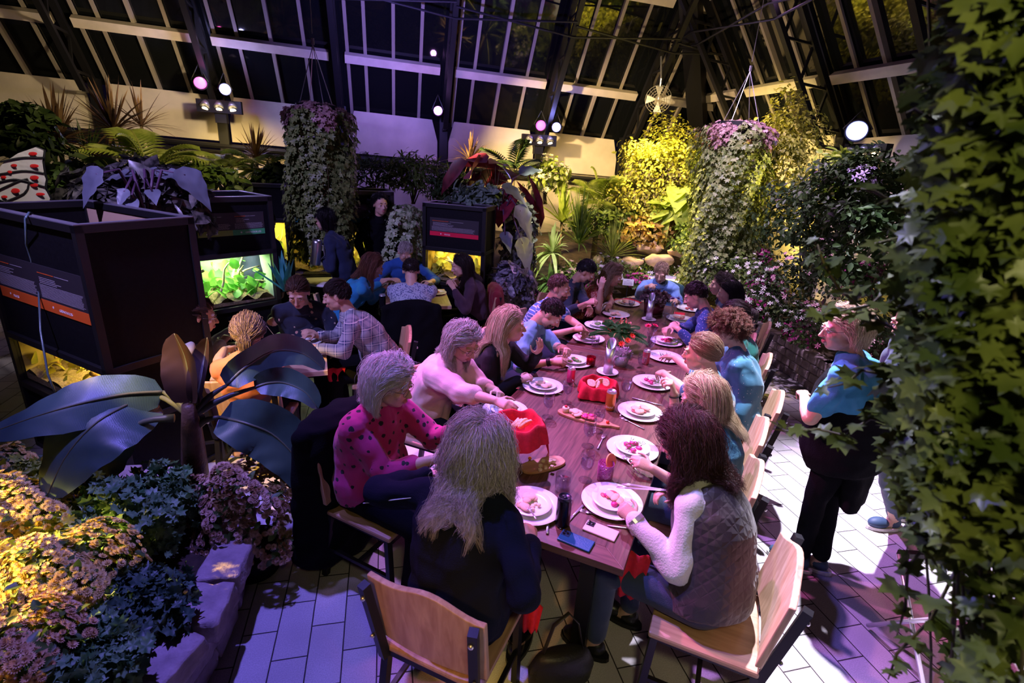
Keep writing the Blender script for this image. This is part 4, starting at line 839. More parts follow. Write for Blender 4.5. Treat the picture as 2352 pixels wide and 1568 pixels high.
person('plum','person with long dark hair and dark plum top beside lit terrarium',at(1062,586,1.25),178,hy=0,hp=16,L=at(1035,648,1.0),R=at(1045,640,1.0),elb=(.4,-.3,-.9),lean=.10,
  top=cloth('dark_plum',(.05,.02,.04)),sleeve=1.9,pants=BLACKCLOTH,hr=dict(m=H_DARK,style='long',L=.38,n=280,kids=9,wave=.004,part=0,grav=.27),fem=True,vox=.007,cl='dining chair with red coat over it beside the lit terrarium')
# --- small table in the left middle
person('ponytail','person with low ponytail and coral sleeveless top, back to camera near yellow chair',at(566,728,1.24),84,cc=at(548,864,.88)*(1,1,0)+np.array([.026,.25,0]),hip=(at(548,864,.88)*(1,1,0)+np.array([.02,.20,0]))[:2],hy=8,hp=20,L=at(520,790,.85),R=at(612,770,.86),elb=(1,-.2,-.5),lean=.16,
  top=cloth('coral_top',(.75,.22,.08)),sleeve=.15,pants=BLACKCLOTH,hr=dict(m=H_LBROWN,style='pony',L=.12,n=420,kids=9,tie=(0,-.10,-.03),grav=.4,th=.0011),fem=True,vox=.0065,w=1.0,cl='yellow lit maple chair under the person with ponytail')
person('eyeglass','person with glasses and pulled back hair half hidden by nearest black cabinet',at(450,690,1.22),10,hy=4,hp=12,L=at(556,742,.86),R=at(520,770,.86),elb=(.4,-.2,-.8),lean=.14,
  top=cloth('pale_grey_shirt',(.50,.50,.60)),pants=BLACKCLOTH,hr=dict(m=H_BROWN,style='bun',n=260,kids=7),fem=True,glasses=True,vox=.0075,cl='dining chair under the person half hidden by the nearest cabinet')
person('navy','person with centre parted tied hair, navy cardigan and flowered top eating',at(683,639,1.28),-88,hy=-6,hp=26,L=at(706,757,.88),R=at(618,733,.93),elb=(.7,-.3,-.6),lean=.16,
  top=patt('navy_flowered',(.010,.016,.04),(.62,.50,.38),'spots',13,.11),pants=BLACKCLOTH,hr=dict(m=H_BROWN,style='slick',n=460,kids=8,tie=(0,-.10,-.03),th=.0012,spread=.006),fem=True,vox=.0065,w=1.12,gir=1.2,rc=1.0,lc=.9,cl='dining chair under the person in navy cardigan')
person('plaid','person with dark hair and stubble in blue and grey plaid shirt pointing at plate',at(775,646,1.29),184,hy=-8,hp=14,L=at(692,792,.86),R=at(702,768,.88),elb=(.3,-.4,-.9),lean=.28,
  top=patt('plaid_blue',(.34,.34,.40),(.03,.05,.14),'plaid',95,.35,ink2=(.75,.72,.70)),sleeve=1.8,pants=BLACKCLOTH,hr=dict(m=H_DARK,style='short',L=.042,n=620,kids=7,fwd=.9,lift=.5,th=.0014),vox=.006,w=1.1,gir=1.08,lpoint=True,wr=.02,shoes=NS,cl='dining chair under person in plaid shirt')
# --- standing
person('waiter','person in black, standing waiter with dark fringe by teal signed cabinet',at(873,447,1.78),-72,hy=4,hp=2,stand=True,top=BLACKCLOTH,pants=BLACKCLOTH,hr=dict(m=H_BLACK,style='long',L=.10,n=260,kids=8,part=.3,grav=.2),vox=.008,w=1.0,shoes=NS,L=None,R=None)
person('waitress','person in navy shirt and apron carrying steel water pitcher',at(745,480,1.64),172,hy=-14,hp=8,stand=True,R=None,L=at(727,572,1.20),top=cloth('midnight_shirt',(.010,.018,.055)),pants=BLACKCLOTH,hr=dict(m=H_BLACK,style='long',L=.16,n=300,kids=8,part=.2,grav=.25),fem=True,vox=.007,shoes=NS,lc=1.1)
person('server','person with short blonde hair in teal tee and black apron standing on bright paving',at(1955,712,1.62),124,hy=28,hp=8,stand=True,feet=(at(1818,1296,0),at(1862,1300,0)),L=np.array([2.46,2.40,1.06]),R=np.array([2.58,2.40,1.06]),elb=(1,-.25,-.55),
  top=cloth('teal_crew',(.03,.22,.42)),sleeve=.65,pants=BLACKCLOTH,hr=dict(m=hairmat('hair_pale_blonde',(.62,.45,.30),.36,(.85,.70,.52)),style='long',L=.115,n=420,kids=11,wave=.004,part=.2,grav=.18,outn=1.2),fem=True,glasses=True,vox=.006,w=1.2,gir=1.32,shoes=(SHOE,SOLE),hip=(2.60,2.14))
person('passerby','person in dark jeans standing behind the ivy with blue shoes',at(2120,690,1.70),170,stand=True,feet=(at(2035,1212,0),at(2085,1190,0)),L=at(2105,880,1.25),R=at(2120,870,1.25),top=cloth('navy_jacket',(.02,.03,.07)),pants=JEANS,hr=dict(m=H_BROWN,style='short',L=.05,n=300,kids=5,fwd=1),vox=.0085,shoes=(SHOE,SOLE),lean=-.05)
person('shoulder','person in dark clothing half hidden behind the green signed cabinet',at(607,486,1.6),60,stand=True,top=cloth('midnight_shirt',(.010,.018,.055)),pants=BLACKCLOTH,hr=dict(m=H_BLACK,style='short',L=.05,n=200,kids=5,fwd=1),vox=.009,w=1.15,shoes=NS)
bake_all()
# ---- worn details
def PP(k): return PEOPLE[k]
# quilted vest over the ribbed sweater
def overlay(key,name,m,e,u0=0,u1=1,arm=0,wadd=0,strap=True):
    p=PP(key); Hp,S,F,Rt=p['Hp'],p['S'],p['F'],p['Rt']; Z=np.array([0,0,1.]); b=MB(); wdd=[.18,.19,.18,.172,.178,.172,.14,.11]; dpp=[.135,.146,.142,.128,.130,.118,.098,.082]
    us=[-.12,.04,.2,.4,.6,.78,.92,1.02]; sp=[Hp+(S-Hp)*u-F*.035*math.sin(PI*max(0,u)) for u in us]
    g_=1.10; b.tube(sp,[q*g_+e for q in wdd],26,side=Rt,rad2=[q*g_*1.05+e for q in dpp])
    o=remeshed(b,name,m,p['root'],.008,True,wrinkle(.010)); return o
QV=mat('quilted_nylon',(.032,.020,.026),.55,sheen=.2); nt,b=nodes(QV); tc=nt.nodes.new('ShaderNodeTexCoord'); mp=nt.nodes.new('ShaderNodeMapping'); mp.inputs['Rotation'].default_value=(.78,.5,.78); ck=nt.nodes.new('ShaderNodeTexVoronoi'); ck.feature='DISTANCE_TO_EDGE'; ck.inputs['Scale'].default_value=26; ck.inputs['Randomness'].default_value=.0
nt.links.new(tc.outputs['Object'],mp.inputs[0]); nt.links.new(mp.outputs[0],ck.inputs['Vector']); bp=nt.nodes.new('ShaderNodeBump'); bp.inputs['Strength'].default_value=.6; bp.inputs['Distance'].default_value=.012; nt.links.new(ck.outputs['Distance'],bp.inputs['Height']); nt.links.new(bp.outputs[0],b.inputs['Normal'])
overlay('vest','quilted_vest',QV,.022)
AP=BLACKCLOTH
p=PP('server'); Hp,F,Rt=p['Hp'],p['F'],p['Rt']; a_=MB(); Z=np.array([0,0,1.])
a_.tube([Hp-Z*.20-F*.02,Hp-Z*.12,Hp-Z*.0,Hp+Z*.10,Hp+Z*.22-F*.01,Hp+Z*.31-F*.02],[.235,.258,.268,.268,.262,.25],28,side=Rt,rad2=[.20,.228,.242,.245,.238,.222]); a_.tube([Hp-Z*.42-F*.12,Hp-Z*.18-F*.10,Hp-Z*.05-F*.08],[.17,.18,.18],24,side=Rt,rad2=[.06,.08,.10]); remeshed(a_,'apron',AP,p['root'],.011,True,wrinkle(.014))
bake_all()
# hair tie, headband, bracelet, watches
def band(key,side,f,r,m,name,h=.006):
    p=PP(key); sj,el,wp,fd,tg=p['J'][side]; c=el+(wp-el)*f; x,y,z=frame(wp-el); b=MB(); R=np.stack([x,y,z],1)
    b.lathe([(r,-h),(r+.004,-h),(r+.004,h),(r,h),(r,-h)],c,20,R=R); b.build(name,m,p['root'],smooth=False)
band('blonde','R',.95,.027,BLACKM,'hair_tie',.003); band('magenta','L',.9,.031,BLACKM,'bracelet',.010); band('watch','R',.92,.030,BLACKM,'watch',.016); band('vest','L',.98,.040,STEEL,'watch',.010)
p=PP('headband'); B=p['B']; b_=MB(); b_.tube([p['hc']+B@(np.array([.0855*math.cos(q),-.02+.02*math.sin(q),.02+.104*math.sin(q)])*1.05) for q in np.linspace(-.1,PI+.1,22)],.0035,6,rad2=.005); b_.build('headband',mat('headband_brown',(.10,.05,.04),.5),p['root'],smooth=True)
# white piping on the black sweatshirt
p=PP('greyhair'); sj,el,wp,fd,tg=p['J']['L']; Z=np.array([0,0,1.]); b_=MB()
b_.tube([sj+(el-sj)*q+p['F']*(-.060)+Z*(.028-.05*q)+p['Rt']*(-.01) for q in np.linspace(.15,1.05,10)],.0022,6)
b_.tube([p['S']+p['Rt']*(.16-.04*q)-p['F']*(.095+.03*q)-Z*(.05+.25*q) for q in np.linspace(0,1,10)],.0022,6); b_.build('piping',mat('white_piping',(.8,.8,.85),.6),p['root'],smooth=True)
# coats over chairs
def coat(key,label,m,wd=.27,h0=.93,h1=.35,back=-.27,dep=.09,name='coat'):
    p=PP(key); ch=p['chair']; a=ch.rotation_euler.z; F=np.array([-math.sin(a),math.cos(a),0]); Rt=np.array([math.cos(a),math.sin(a),0]); c=V3(ch.location)+F*back; b=MB(); Z=np.array([0,0,1.])
    b.tube([c+Z*h1-F*.05,c+Z*(h1+.2)-F*.03,c+Z*(h0-.15)-F*.01,c+Z*(h0-.03),c+Z*h0],[wd*1.08,wd*1.05,wd*1.0,wd*.9,wd*.6],24,side=Rt,rad2=[dep*1.2,dep*1.1,dep,dep*.8,dep*.4])
    for s_ in(-1,1): b.cap(c+Rt*s_*wd*.85+Z*(h0-.08),c+Rt*s_*(wd*1.0)+Z*(h1+.05)-F*.04,.055,.045)
    o=remeshed(b,name,m,None,.010,True,wrinkle(.03,12)); tag(o,label,'coat'); return o
coat('magenta','big black coat draped on chair back of the silver haired person',BLACKCLOTH,.30,.97,.10,-.30,.15)
coat('floral','black coat over the chair back behind the person in floral shirt',BLACKCLOTH,.27,.95,.30)
coat('plum','dark red coat over chair back right of the person with long dark hair',cloth('red_coat',(.20,.008,.02)),.22,.93,.35)
coat('endman','dark teal jacket on chair behind the person at table head',cloth('teal_jacket',(.01,.05,.08)),.25,.90,.40)
bake_all()
# ------------------------------------------------------------------ tableware
TT=.7505
TABLES=[(c1,TL1/2+.0,TW/2,TR),(c2,TL2/2,TW/2,TR)]
def prof_plate(r): return [(0,.002),(r*.60,.002),(r*.68,.006),(r*.97,.016),(r,.0175),(r*.99,.0195),(r*.70,.0095),(r*.62,.0055),(0,.0055)]
def plate(px,py,label,r=.148,z=TT,name='dinner_plate',group='white plates on the tables',cat='plate',pos=None):
    p=at(px,py,z+.008) if pos is None else V3(pos); c=(p[0],p[1],z)
    o=MB().lathe(prof_plate(r),n=48).build(name,PORC,None,smooth=True); o.location=c; tag(o,label,cat,group); return V3(c)
def blob(mb,c,r,n=8,mi=0,sq=.6): mb.ell(c,(r*U(.8,1.2),r*U(.8,1.2),r*sq),R=np.array(Matrix.Rotation(U(0,6),3,'Z')),n=n,mi=mi)
FOODM=[mat('beet',(.55,.03,.18),.45),mat('microgreen',(.10,.25,.06),.6),mat('bread_crumb',(.75,.52,.34),.8),mat('cured_meat',(.60,.10,.10),.5),mat('salad_leaf',(.18,.32,.08),.6),mat('cheese',(.82,.66,.42),.6)]
def food(c,label,kinds,rr=.06,n=14,z=.012,name='food_portion'):
    b=MB(); used=sorted(set(kinds))
    for i in range(n):
        k=kinds[i%len(kinds)]; a=U(0,6.28); r=rr*math.sqrt(U(0,1)); q=V3(c)+np.array([r*math.cos(a),r*math.sin(a),z+U(0,.012)])
        if k==1:
            for j in range(5): d=nrm((U(-1,1),U(-1,1),U(.1,1))); b.tube([q,q+d*.02,q+d*.036+np.array([0,0,-.004])],[.0012,.0012,.0022],4,mi=used.index(k))
        elif k==2: b.ell(q+np.array([0,0,.006]),(.034,.022,.009),R=np.array(Matrix.Rotation(U(0,6),3,'Z')),n=12,mi=used.index(k))
        elif k==3: b.ell(q,(.020,.014,.004),R=np.array(Matrix.Rotation(U(0,6),3,'Z')),n=10,mi=used.index(k))
        else: blob(b,q,.017 if k!=5 else .011,mi=used.index(k))
    o=b.build(name,[FOODM[k] for k in used],None,smooth=True); tag(o,label,'food',kind='stuff'); return o
PL=[ # x,y,words, food kinds, side plate
 (1218,1163,'before the person with long grey brown hair',(2,5),1),(1405,1152,'under the steel tongs before the person in quilted vest',(0,3,2,3),1),(1452,1032,'with pink beets and sprouts, third setting from near end',(0,1,1,0),1),
 (1470,947,'with shrimp pink scraps before long haired blonde person',(3,2),1),(1498,880,'with radish and sprouts before raised forearm',(1,0,1),1),(1160,943,'behind the held red bread basket',(2,),1),
 (1247,888,'with one bread slice before person in black cardigan',(2,),1),(1318,831,'with red tomato before person with black watch',(3,4),1),(1352,778,'with salad before striped shirt',(1,2),1),(1376,748,'mostly blue lit before polo wearer',(4,1),1),
 (1530,785,'with red pepper slices before dotted navy shirt',(3,0),1),(1527,820,'before person with headband',(1,),0),(1562,733,'on red napkin at right far end',(3,2),1),(1583,709,'farthest on the right side',(3,),0),(1415,722,'beside far left diner in polo',(2,),0),(1440,697,'at far left end by coral dress',(3,2),1)]
for i,(x,y,wd,fk,sp_) in enumerate(PL):
    c=plate(x,y,'white dinner plate '+wd); 
    if sp_: plate(0,0,'small side plate stacked on dinner plate '+' '.join(wd.split()[:9]),.100,TT+.0135,'side_plate','stacked side plates','plate',pos=c)
    food(c,'food scraps on plate '+wd,fk,.05,6 if fk==(2,) else 12,.020 if sp_ else .008)
plate(1395,855,'small white plate under the tall metal cylinder nearer the camera',.085); plate(1490,734,'small white plate under the far metal cylinder',.075)
def goblet(px,py,label,h=.165,water=True):
    p=at(px,py,TT); t=thing('water_goblet',label,'glass',(p[0],p[1],TT),group='stemmed water glasses')
    g=MB(); g.lathe([(.0,.004),(.034,.003),(.036,0),(.036,.002),(.010,.008),(.0055,.016),(.005,.045),(.008,.055),(.012,.060),(.028,.078),(.0355,.105),(.036,.135),(.033,h),(.0318,h),(.0345,.133),(.034,.105),(.0265,.080),(.010,.064),(0,.062)],n=28); g.build('goblet_glass',GLASS,t,smooth=True,local=True)
    if water: w=MB(); w.lathe([(0,.0645),(.010,.0655),(.0258,.081),(.0332,.105),(.0335,.118),(0,.118)],n=24); w.build('water',thin_glass('water',(.86,.86,.95),1.),t,smooth=True,local=True)
    return t
for x,y,l in((1258,957,'before the cardigan wearer, bigger bowl, half empty'),(1301,924,'beside pink can near the red cloth basket'),(1434,918,'right of the orange beer can'),(1372,990,'behind the charcuterie board, rear of two close together'),(1350,1024,'touching the end of the charcuterie board, front of two close together'),(1344,1102,'tallest looking, left of the purple tumbler'),(1471,855,'before the headband wearer, next to pink and white can'),(1492,812,'in middle of table beside kale pot'),(1500,776,'beyond the kale pot'),(1448,715,'at far left among red napkins'),(1527,745,'before the navy dotted shirt'),(1560,713,'right of the dark red planter')):
    goblet(x,y,'stemmed water glass '+l)
def tumbler(px,py,label,col,r=.036,h=.095,trans=.85,fill=None):
    p=at(px,py,TT); t=thing('tumbler',label,'glass',(p[0],p[1],TT))
    MB().lathe([(0,0),(r*.92,0),(r,.01),(r*1.03,h),(r*.96,h),(r*.92,.014),(0,.012)],n=28).build('tumbler_glass',col,t,smooth=True,local=True)
    if fill: MB().lathe([(0,.014),(r*.88,.016),(r*.92,h*.72),(0,h*.72)],n=24).build('drink',fill,t,smooth=True,local=True)
    return t
PINKG=mat('purple_bubble_glass',(.30,.06,.20),.15,bump=.8,bscale=140,coat=1); REDG=thin_glass('red_candle_glass',(.7,.12,.2),1.)
t=tumbler(1388,1100,'purple bubbled tumbler with grapefruit slice on the rim',PINKG,.041,.098,fill=None)
b=MB(); b.lathe([(0,-.003),(.036,-.003),(.036,.003),(0,.003)],(.030,.012,.098),28,R=np.array(Matrix.Rotation(1.2,3,'X'))@np.array(Matrix.Rotation(.5,3,'Y'))); b.lathe([(.036,-.0035),(.040,-.0035),(.040,.0035),(.036,.0035)],(.030,.012,.098),28,R=np.array(Matrix.Rotation(1.2,3,'X'))@np.array(Matrix.Rotation(.5,3,'Y')),mi=1); b.build('grapefruit_slice',[mat('grapefruit',(.85,.16,.10),.4),mat('grapefruit_rind',(.85,.42,.14),.5)],t,local=True)
tumbler(1291,1128,'clear short tumbler behind the tall black can',GLASS,.038,.10,fill=thin_glass('water'))
tumbler(1356,840,'red glass candle holder beside the metal cylinder',REDG,.036,.08,fill=mat('wax',(.45,.06,.10),.4))
tumbler(1366,795,'clear tumbler behind the red candle holder',GLASS,.034,.095)
tumbler(1503,758,'dark red votive glass mid table',REDG,.034,.07)
# bud vase with bright pink ribbon flowers
def can(px,py,label,col,h=.122,r=.033,words=None,ink=(1,1,1),top=STEEL):
    p=at(px,py,TT); t=thing('drink_can',label,'can',(p[0],p[1],TT))
    MB().lathe([(0,.002),(r*.8,0),(r*.9,.004),(r,.012),(r,h-.014)],n=32).build('can_wall',col,t,smooth=True,local=True)
    q=MB(); q.lathe([(r,h-.014),(r*.84,h-.002),(r*.86,h),(r*.80,h),(r*.78,h-.005),(0,h-.005)],n=32); q.tube([(0,-.014,h-.002),(0,.004,h-.002)],.007,8,rad2=.0008); q.ell((0,.012,h-.0045),(.009,.006,.0006),mi=1,n=10); q.build('can_lid',[top,BLACKM],t,smooth=True,local=True)
    if words:
        tx=MB()
        for i,(s_,sz,zz,mi) in enumerate(words): text_mb(tx,s_,sz,(0,0,0),(1,0,0),(0,0,1),mi)
        # wrap letters round the can, facing the near end of the table
        vs=[];k=0; a0=math.atan2(-p[1],-p[0]); off=0
        tx2=MB()
        for (s_,sz,zz,mi),v in zip(words,tx.v):
            wd_=v[:,0].max()+v[:,0].min(); x=(v[:,0]-wd_/2)/r; n0=np.stack([(r+.0004+v[:,1]*-.2)*np.cos(a0+x),(r+.0004+v[:,1]*-.2)*np.sin(a0+x),zz+v[:,2]],1); tx2.v.append(n0); tx2.n+=len(n0)
        tx2.f=tx.f; tx2.m=tx.m; tx2.build('can_print',[mat('ink_%g'%i_[0],i_,.4) for i_ in ink],t,local=True)
    return t
can(1291,1205,'tall black drink can before person with long grey brown hair',mat('black_can',(.012,.012,.02),.25,.6),.155,.033,top=mat('black_lid',(.05,.05,.08),.3,.8))
can(1400,940,'orange craft beer can beside the red cloth basket',mat('orange_can',(.62,.22,.04),.3,.5),.140,.033,words=[('DANK',.020,.022,0)],ink=((.85,.8,.75),(.3,.3,.45)))
can(1310,878,'pink sparkling drink can left of the red cloth basket',mat('pink_can',(.75,.06,.22),.3,.4),.122,.030)
can(1482,835,'pink drink can with a white top behind a goblet',mat('coral_can',(.75,.14,.18),.3,.4),.122,.030)
can(879,708,'dark tall tumbler can on the small table beside teal top',mat('black_can2',(.02,.02,.03),.25,.6),.15,.034)
# slanted metal cylinders (table lamps switched off)
def cyl(px,py,label,r,h0,h1):
    p=at(px,py,TT+.017); t=thing('metal_cylinder',label,'vase',(p[0],p[1],TT+.0125)); b=MB(); n=32; vs=[]
    for rr_ in(r,r*.93):
        for z in(0,1):
            for k in range(n): th=2*PI*k/n; vs.append((rr_*math.cos(th),rr_*math.sin(th),0 if z==0 else (h0+h1)/2+(h1-h0)/2*math.cos(th-.9)))
    fs=[]
    for k in range(n):
        j=(k+1)%n; fs+=[(k,j,n+j,n+k),(2*n+j,2*n+k,3*n+k,3*n+j),(n+k,n+j,3*n+j,3*n+k)]
    fs.append(tuple(range(n))[::-1]); b.add(vs,fs); b.build('cylinder_wall',BRUSH,t,smooth=True,local=True); return t
cyl(1396,853,'tall slanted brushed metal cylinder nearer the camera mid table',.037,.20,.275); cyl(1490,731,'slanted brushed metal cylinder at the far dark planter',.034,.20,.28)
# cutlery
def fork(p,q,label,z=TT+.004,cat='fork',z2=None):
    a=V3(p); b_=V3(q); d=nrm(b_-a); L=.19; x,y,zv=frame(d); b=MB(); s_=np.cross(d,(0,0,1)); s_=nrm(s_)
    b.tube([a,a+d*.07,a+d*.12,a+d*.13],[.006,.004,.003,.004],6,side=s_,rad2=.0013); b.tube([a+d*.128,a+d*.14,a+d*.152],[.005,.011,.011],8,side=s_,rad2=.0012)
    for k in(-1,-.33,.33,1): b.tube([a+d*.15+s_*k*.0095,a+d*.19+s_*k*.009],.0013,5)
    o=b.build('fork',STEEL,None,smooth=True); return tag(o,label,'fork',group='steel forks')
def knife(p,q,label):
    a=V3(p); d=nrm(V3(q)-a); s_=nrm(np.cross(d,(0,0,1))); b=MB(); b.tube([a,a+d*.08,a+d*.10],[.007,.006,.005],8,side=s_,rad2=.003); b.tube([a+d*.10,a+d*.16,a+d*.215],[.006,.009,.002],8,side=s_,rad2=.0008)
    o=b.build('knife',STEEL,None,smooth=True); return tag(o,label,'knife',group='steel knives')
z_=TT+.005
fork(at(1373,1030,z_),at(1392,990,z_),'steel fork lying alone mid table near the goblet pair'); fork(at(1425,955,z_),at(1440,925,z_),'steel fork left of the shrimp plate')
fork(at(1480,985,z_),at(1440,965,z_),'steel fork pointing left under the shrimp plate'); fork(at(1445,895,z_),at(1452,865,z_),'steel fork left of the radish plate')
knife(at(1257,1225,z_),at(1262,1150,z_),'steel knife lying right of the grey haired diner'); knife(at(1452,913,z_),at(1500,925,z_),'steel knife beyond the shrimp plate')
knife(at(1340,1160,z_),at(1310,1190,z_),'steel knife between black can and tongs plate'); knife(at(1420,1000,z_),at(1455,1008,z_),'steel knife beyond the beet plate'); knife(at(1290,905,z_),at(1215,875,z_),'steel knife near cardigan elbow')
fork(at(1420,1195,z_),at(1330,1170,z_),'steel fork with brass glow by white phone'); fork(at(1395,1206,z_),at(1440,1212,z_),'steel fork beside the quilted vest elbow'); fork(at(1468,1085,z_+.02),at(1430,1045,z_+.02),'steel fork resting on the beet plate rim')
fork(at(1232,1192,.90),at(1206,1152,.80),'steel fork held upright by the grey haired diner'); fork(at(1012,1056,.88),at(1040,1016,.94),'steel fork in the right hand of the magenta sweater wearer'); fork(at(612,748,.96),at(634,775,.84),'brass coloured fork held by the navy cardigan wearer')
# tongs
p0=at(1525,1125,.93); p1=at(1402,1112,.80); d=nrm(p1-p0); s_=nrm(np.cross(d,(0,0,1))); b=MB()
for k in(-1,1):
    b.tube([p0-d*.02,p0+d*.05+s_*k*.006,p0+d*.14+s_*k*.016,p0+d*.2+s_*k*.020],[.009,.010,.010,.012],8,side=s_,rad2=.0012)
    for j in(-1,0,1): b.tube([p0+d*.2+s_*(k*.020+j*.007),p0+d*.23+s_*(k*.022+j*.010),p0+d*.255+s_*(k*.018+j*.006)],.0018,5)
tag(b.build('serving_tongs',STEEL,smooth=True),'steel serving tongs in the hand of quilted vest wearer','tongs')
# phones
def phone(px,py,rot,m,label,cm):
    p=at(px,py,TT+.008); t=thing('mobile_phone',label,'phone',(p[0],p[1],TT),rot,'phones at the near table end')
    o=MB().box((0,0,.0050),(.150,.074,.0095)).build('phone_case',m,t,local=True,bevel=.004); MB().box((-.052,.014,.0108),(.036,.034,.0030)).build('camera_block',cm,t,local=True,bevel=.004)
    q=MB()
    for x,y in((-.060,.022),(-.060,.006),(-.045,.014)): q.lathe([(0,.0125),(.0055,.0125),(.006,.0122),(.006,.0155),(.0045,.0158),(0,.0150)],(x,y,0),16)
    q.build('lens',mat('lens_black',(.01,.01,.012),.05,coat=1),t,local=True); return t
pa=at(1322,1240,TT); ang=math.atan2(*(at(1366,1257,TT)-at(1280,1222,TT))[[1,0]])
phone(1323,1240,ang,mat('navy_case',(.012,.10,.22),.35,bump=.1,bscale=200),'phone in dark blue case lying at the near table edge',mat('navy_block',(.02,.05,.1),.2)); phone(1380,1217,ang,mat('blush_case',(.80,.62,.60),.3),'phone in pale pink case behind the dark blue one',mat('dark_block',(.03,.03,.04),.2))
# bread baskets wrapped in red napkins
def drape(c,r,h,label,seed=0,tail=None,cat='bread basket'):
    t=thing('bread_basket',label,cat,c); r_=np.random.default_rng(seed); n=72; rows=[]
    prof=[(.0,.018),(.55,.02),(.80,.35),(.92,.75),(1.0,1.02),(1.10,1.05),(1.20,.72),(1.24,.40),(1.28,.10)]
    ph=r_.uniform(0,6.28,6); vs=[]
    for j,(a,z) in enumerate(prof):
        for k in range(n):
            th=2*PI*k/n; w=1+(.0 if j<2 else .045*j/4)*(math.sin(5*th+ph[0]+.3*j)+.6*math.sin(9*th+ph[1])+.4*math.sin(13*th+ph[2])*j/8)
            tip=1+(.16*max(0,math.cos(2*(th-ph[3])))**3*(j-5)/3 if j>5 else 0)
            zz=max(z*h+(0.06*h*math.sin(4*th+ph[4])+.04*h*math.sin(7*th+ph[5]))*(1 if j in(3,4,5,6) else .6 if j>6 else 0),.004)
            vs.append((a*r*w*tip*math.cos(th),a*r*w*tip*math.sin(th),zz))
    fs=[(j*n+k,j*n+(k+1)%n,(j+1)*n+(k+1)%n,(j+1)*n+k) for j in range(len(prof)-1) for k in range(n)]
    b=MB().add(vs,fs)
    if tail is not None:
        L=8; W=[.05,.055,.05,.045,.035,.022,.010,.002]; vv=[]
        for i in range(L):
            for s_ in(-1,0,1): q=np.array([tail[0],tail[1],0])*(r*1.0+.018*i*.9)+np.array([-tail[1],tail[0],0])*s_*W[i]+np.array([0,0,h*1.0-.024*i*(1+.1*i)+.01*(s_==0)]); vv.append(q)
        b.add(vv,[(i*3+k,i*3+k+1,i*3+3+k+1,i*3+3+k) for i in range(L-1) for k in(0,1)])
    o=b.build('red_napkin',REDCLOTH,t,smooth=True,local=True); s=o.modifiers.new('s','SOLIDIFY'); s.thickness=.002; u=o.modifiers.new('u','SUBSURF'); u.levels=1; u.render_levels=1
    return t
def bread(c,k,label,R=None):
    b=MB(); w=[.030,.038,.040,.036]; p=[(math.cos(a)*.040*(1+.15*math.sin(2*a)),math.sin(a)*.026) for a in np.linspace(0,2*PI,17)[:-1]]; n=16
    vs=[(x,-.006,z) for x,z in p]+[(x,.006,z) for x,z in p]; vs=np.array(vs)
    rot=np.array(Matrix.Rotation(U(-.4,.4)+k,3,'Z')@Matrix.Rotation(U(-.5,.5)+.4,3,'X')); vs=vs@rot.T
    b.add(vs+V3(c),[tuple(range(n))[::-1],tuple(range(n,2*n))]+[(i,(i+1)%n,n+(i+1)%n,n+i) for i in range(n)],0); o=b.build('bread_slice',[mat('bread',(.80,.58,.38),.8,noise=.2,nscale=90,bump=.4,bscale=150)],None,smooth=False,bevel=.003); return tag(o,label,'bread',group='bread slices in the red wrapped baskets')
bc=at(1372,905,TT); drape(bc,.112,.095,'red napkin wrapped bread basket standing mid table by orange can',3)
for i in range(4): bread(bc+np.array([-.045+.03*i,.02*(-1)**i,.080+.006*i]),U(0,3),'pale bread slice in the basket beside the orange can, %s from the left'%['first','second','third','fourth'][i])
bc2=at(1190,1008,.90); drape(bc2,.112,.115,'red napkin wrapped bread basket held up over the near left of table',8,tail=(.93,.36))
for i in range(5): bread(bc2+np.array([-.02+.012*i,.02-.012*i,.088+.004*i]),.9,'pale bread slice in the basket being handed over, %s in the row'%['lowest','second','middle','fourth','topmost'][i])
# boards
def board(c,rot,L,W,label,handle=True):
    t=thing('serving_board',label,'board',(c[0],c[1],TT),rot); b=MB(); pts=[]; n=40; 
    for k in range(n):
        a=2*PI*k/n; x=math.copysign(abs(math.cos(a))**.7,math.cos(a))*L/2; y=math.copysign(abs(math.sin(a))**.7,math.sin(a))*W/2
        if handle and x>L/2*.72 : y*=.35; x=x*1.28
        pts.append((x,y))
    b.add([(x,y,0) for x,y in pts]+[(x,y,.016) for x,y in pts],[tuple(range(n))[::-1],tuple(range(n,2*n))]+[(i,(i+1)%n,n+(i+1)%n,n+i) for i in range(n)]); b.build('board',wood('acacia',(.42,.20,.09),(.62,.36,.18),.45,0),t,local=True,bevel=.003); return t
A1=at(1282,945,TT);A2=at(1405,980,TT); mid=(A1+A2)/2; rot=math.atan2(*(A2-A1)[[1,0]]); bt=board(mid,rot,np.linalg.norm(A2-A1),.105,'long wooden charcuterie board with handle pointing right')
def on_board(u,v,z=0): return mid+(A2-A1)*u+nrm(np.cross((0,0,1),A2-A1))*v+np.array([0,0,.018+z])
b=MB(); b.lathe([(0,.0),(.021,0),(.023,.004),(.023,.026),(.020,.030),(0,.030)],on_board(-.36,0),24); tag(b.build('brie_wheel',FOODM[5],smooth=True),'small white cheese wheel at the left end of charcuterie board','cheese')
b=MB(); b.ell(on_board(-.36,0,.036),(.010,.010,.008)); tag(b.build('strawberry',mat('berry',(.7,.03,.05),.4),smooth=True),'red berry half on top of the cheese wheel','berry')
food(on_board(-.14,0),'pale cheese crumbles beside the cheese wheel on charcuterie board',(5,5,2),.030,22,.004,'cheese_crumbles'); food(on_board(.08,0,-.0),'pink cured meat folds in middle of charcuterie board',(3,0,3),.036,40,.004,'cured_meat')
b=MB(); b.ell(on_board(.42,0,.006),.011); tag(b.build('cherry_tomato',mat('tomato',(.75,.05,.02),.2),smooth=True),'cherry tomato by the handle of charcuterie board','tomato')
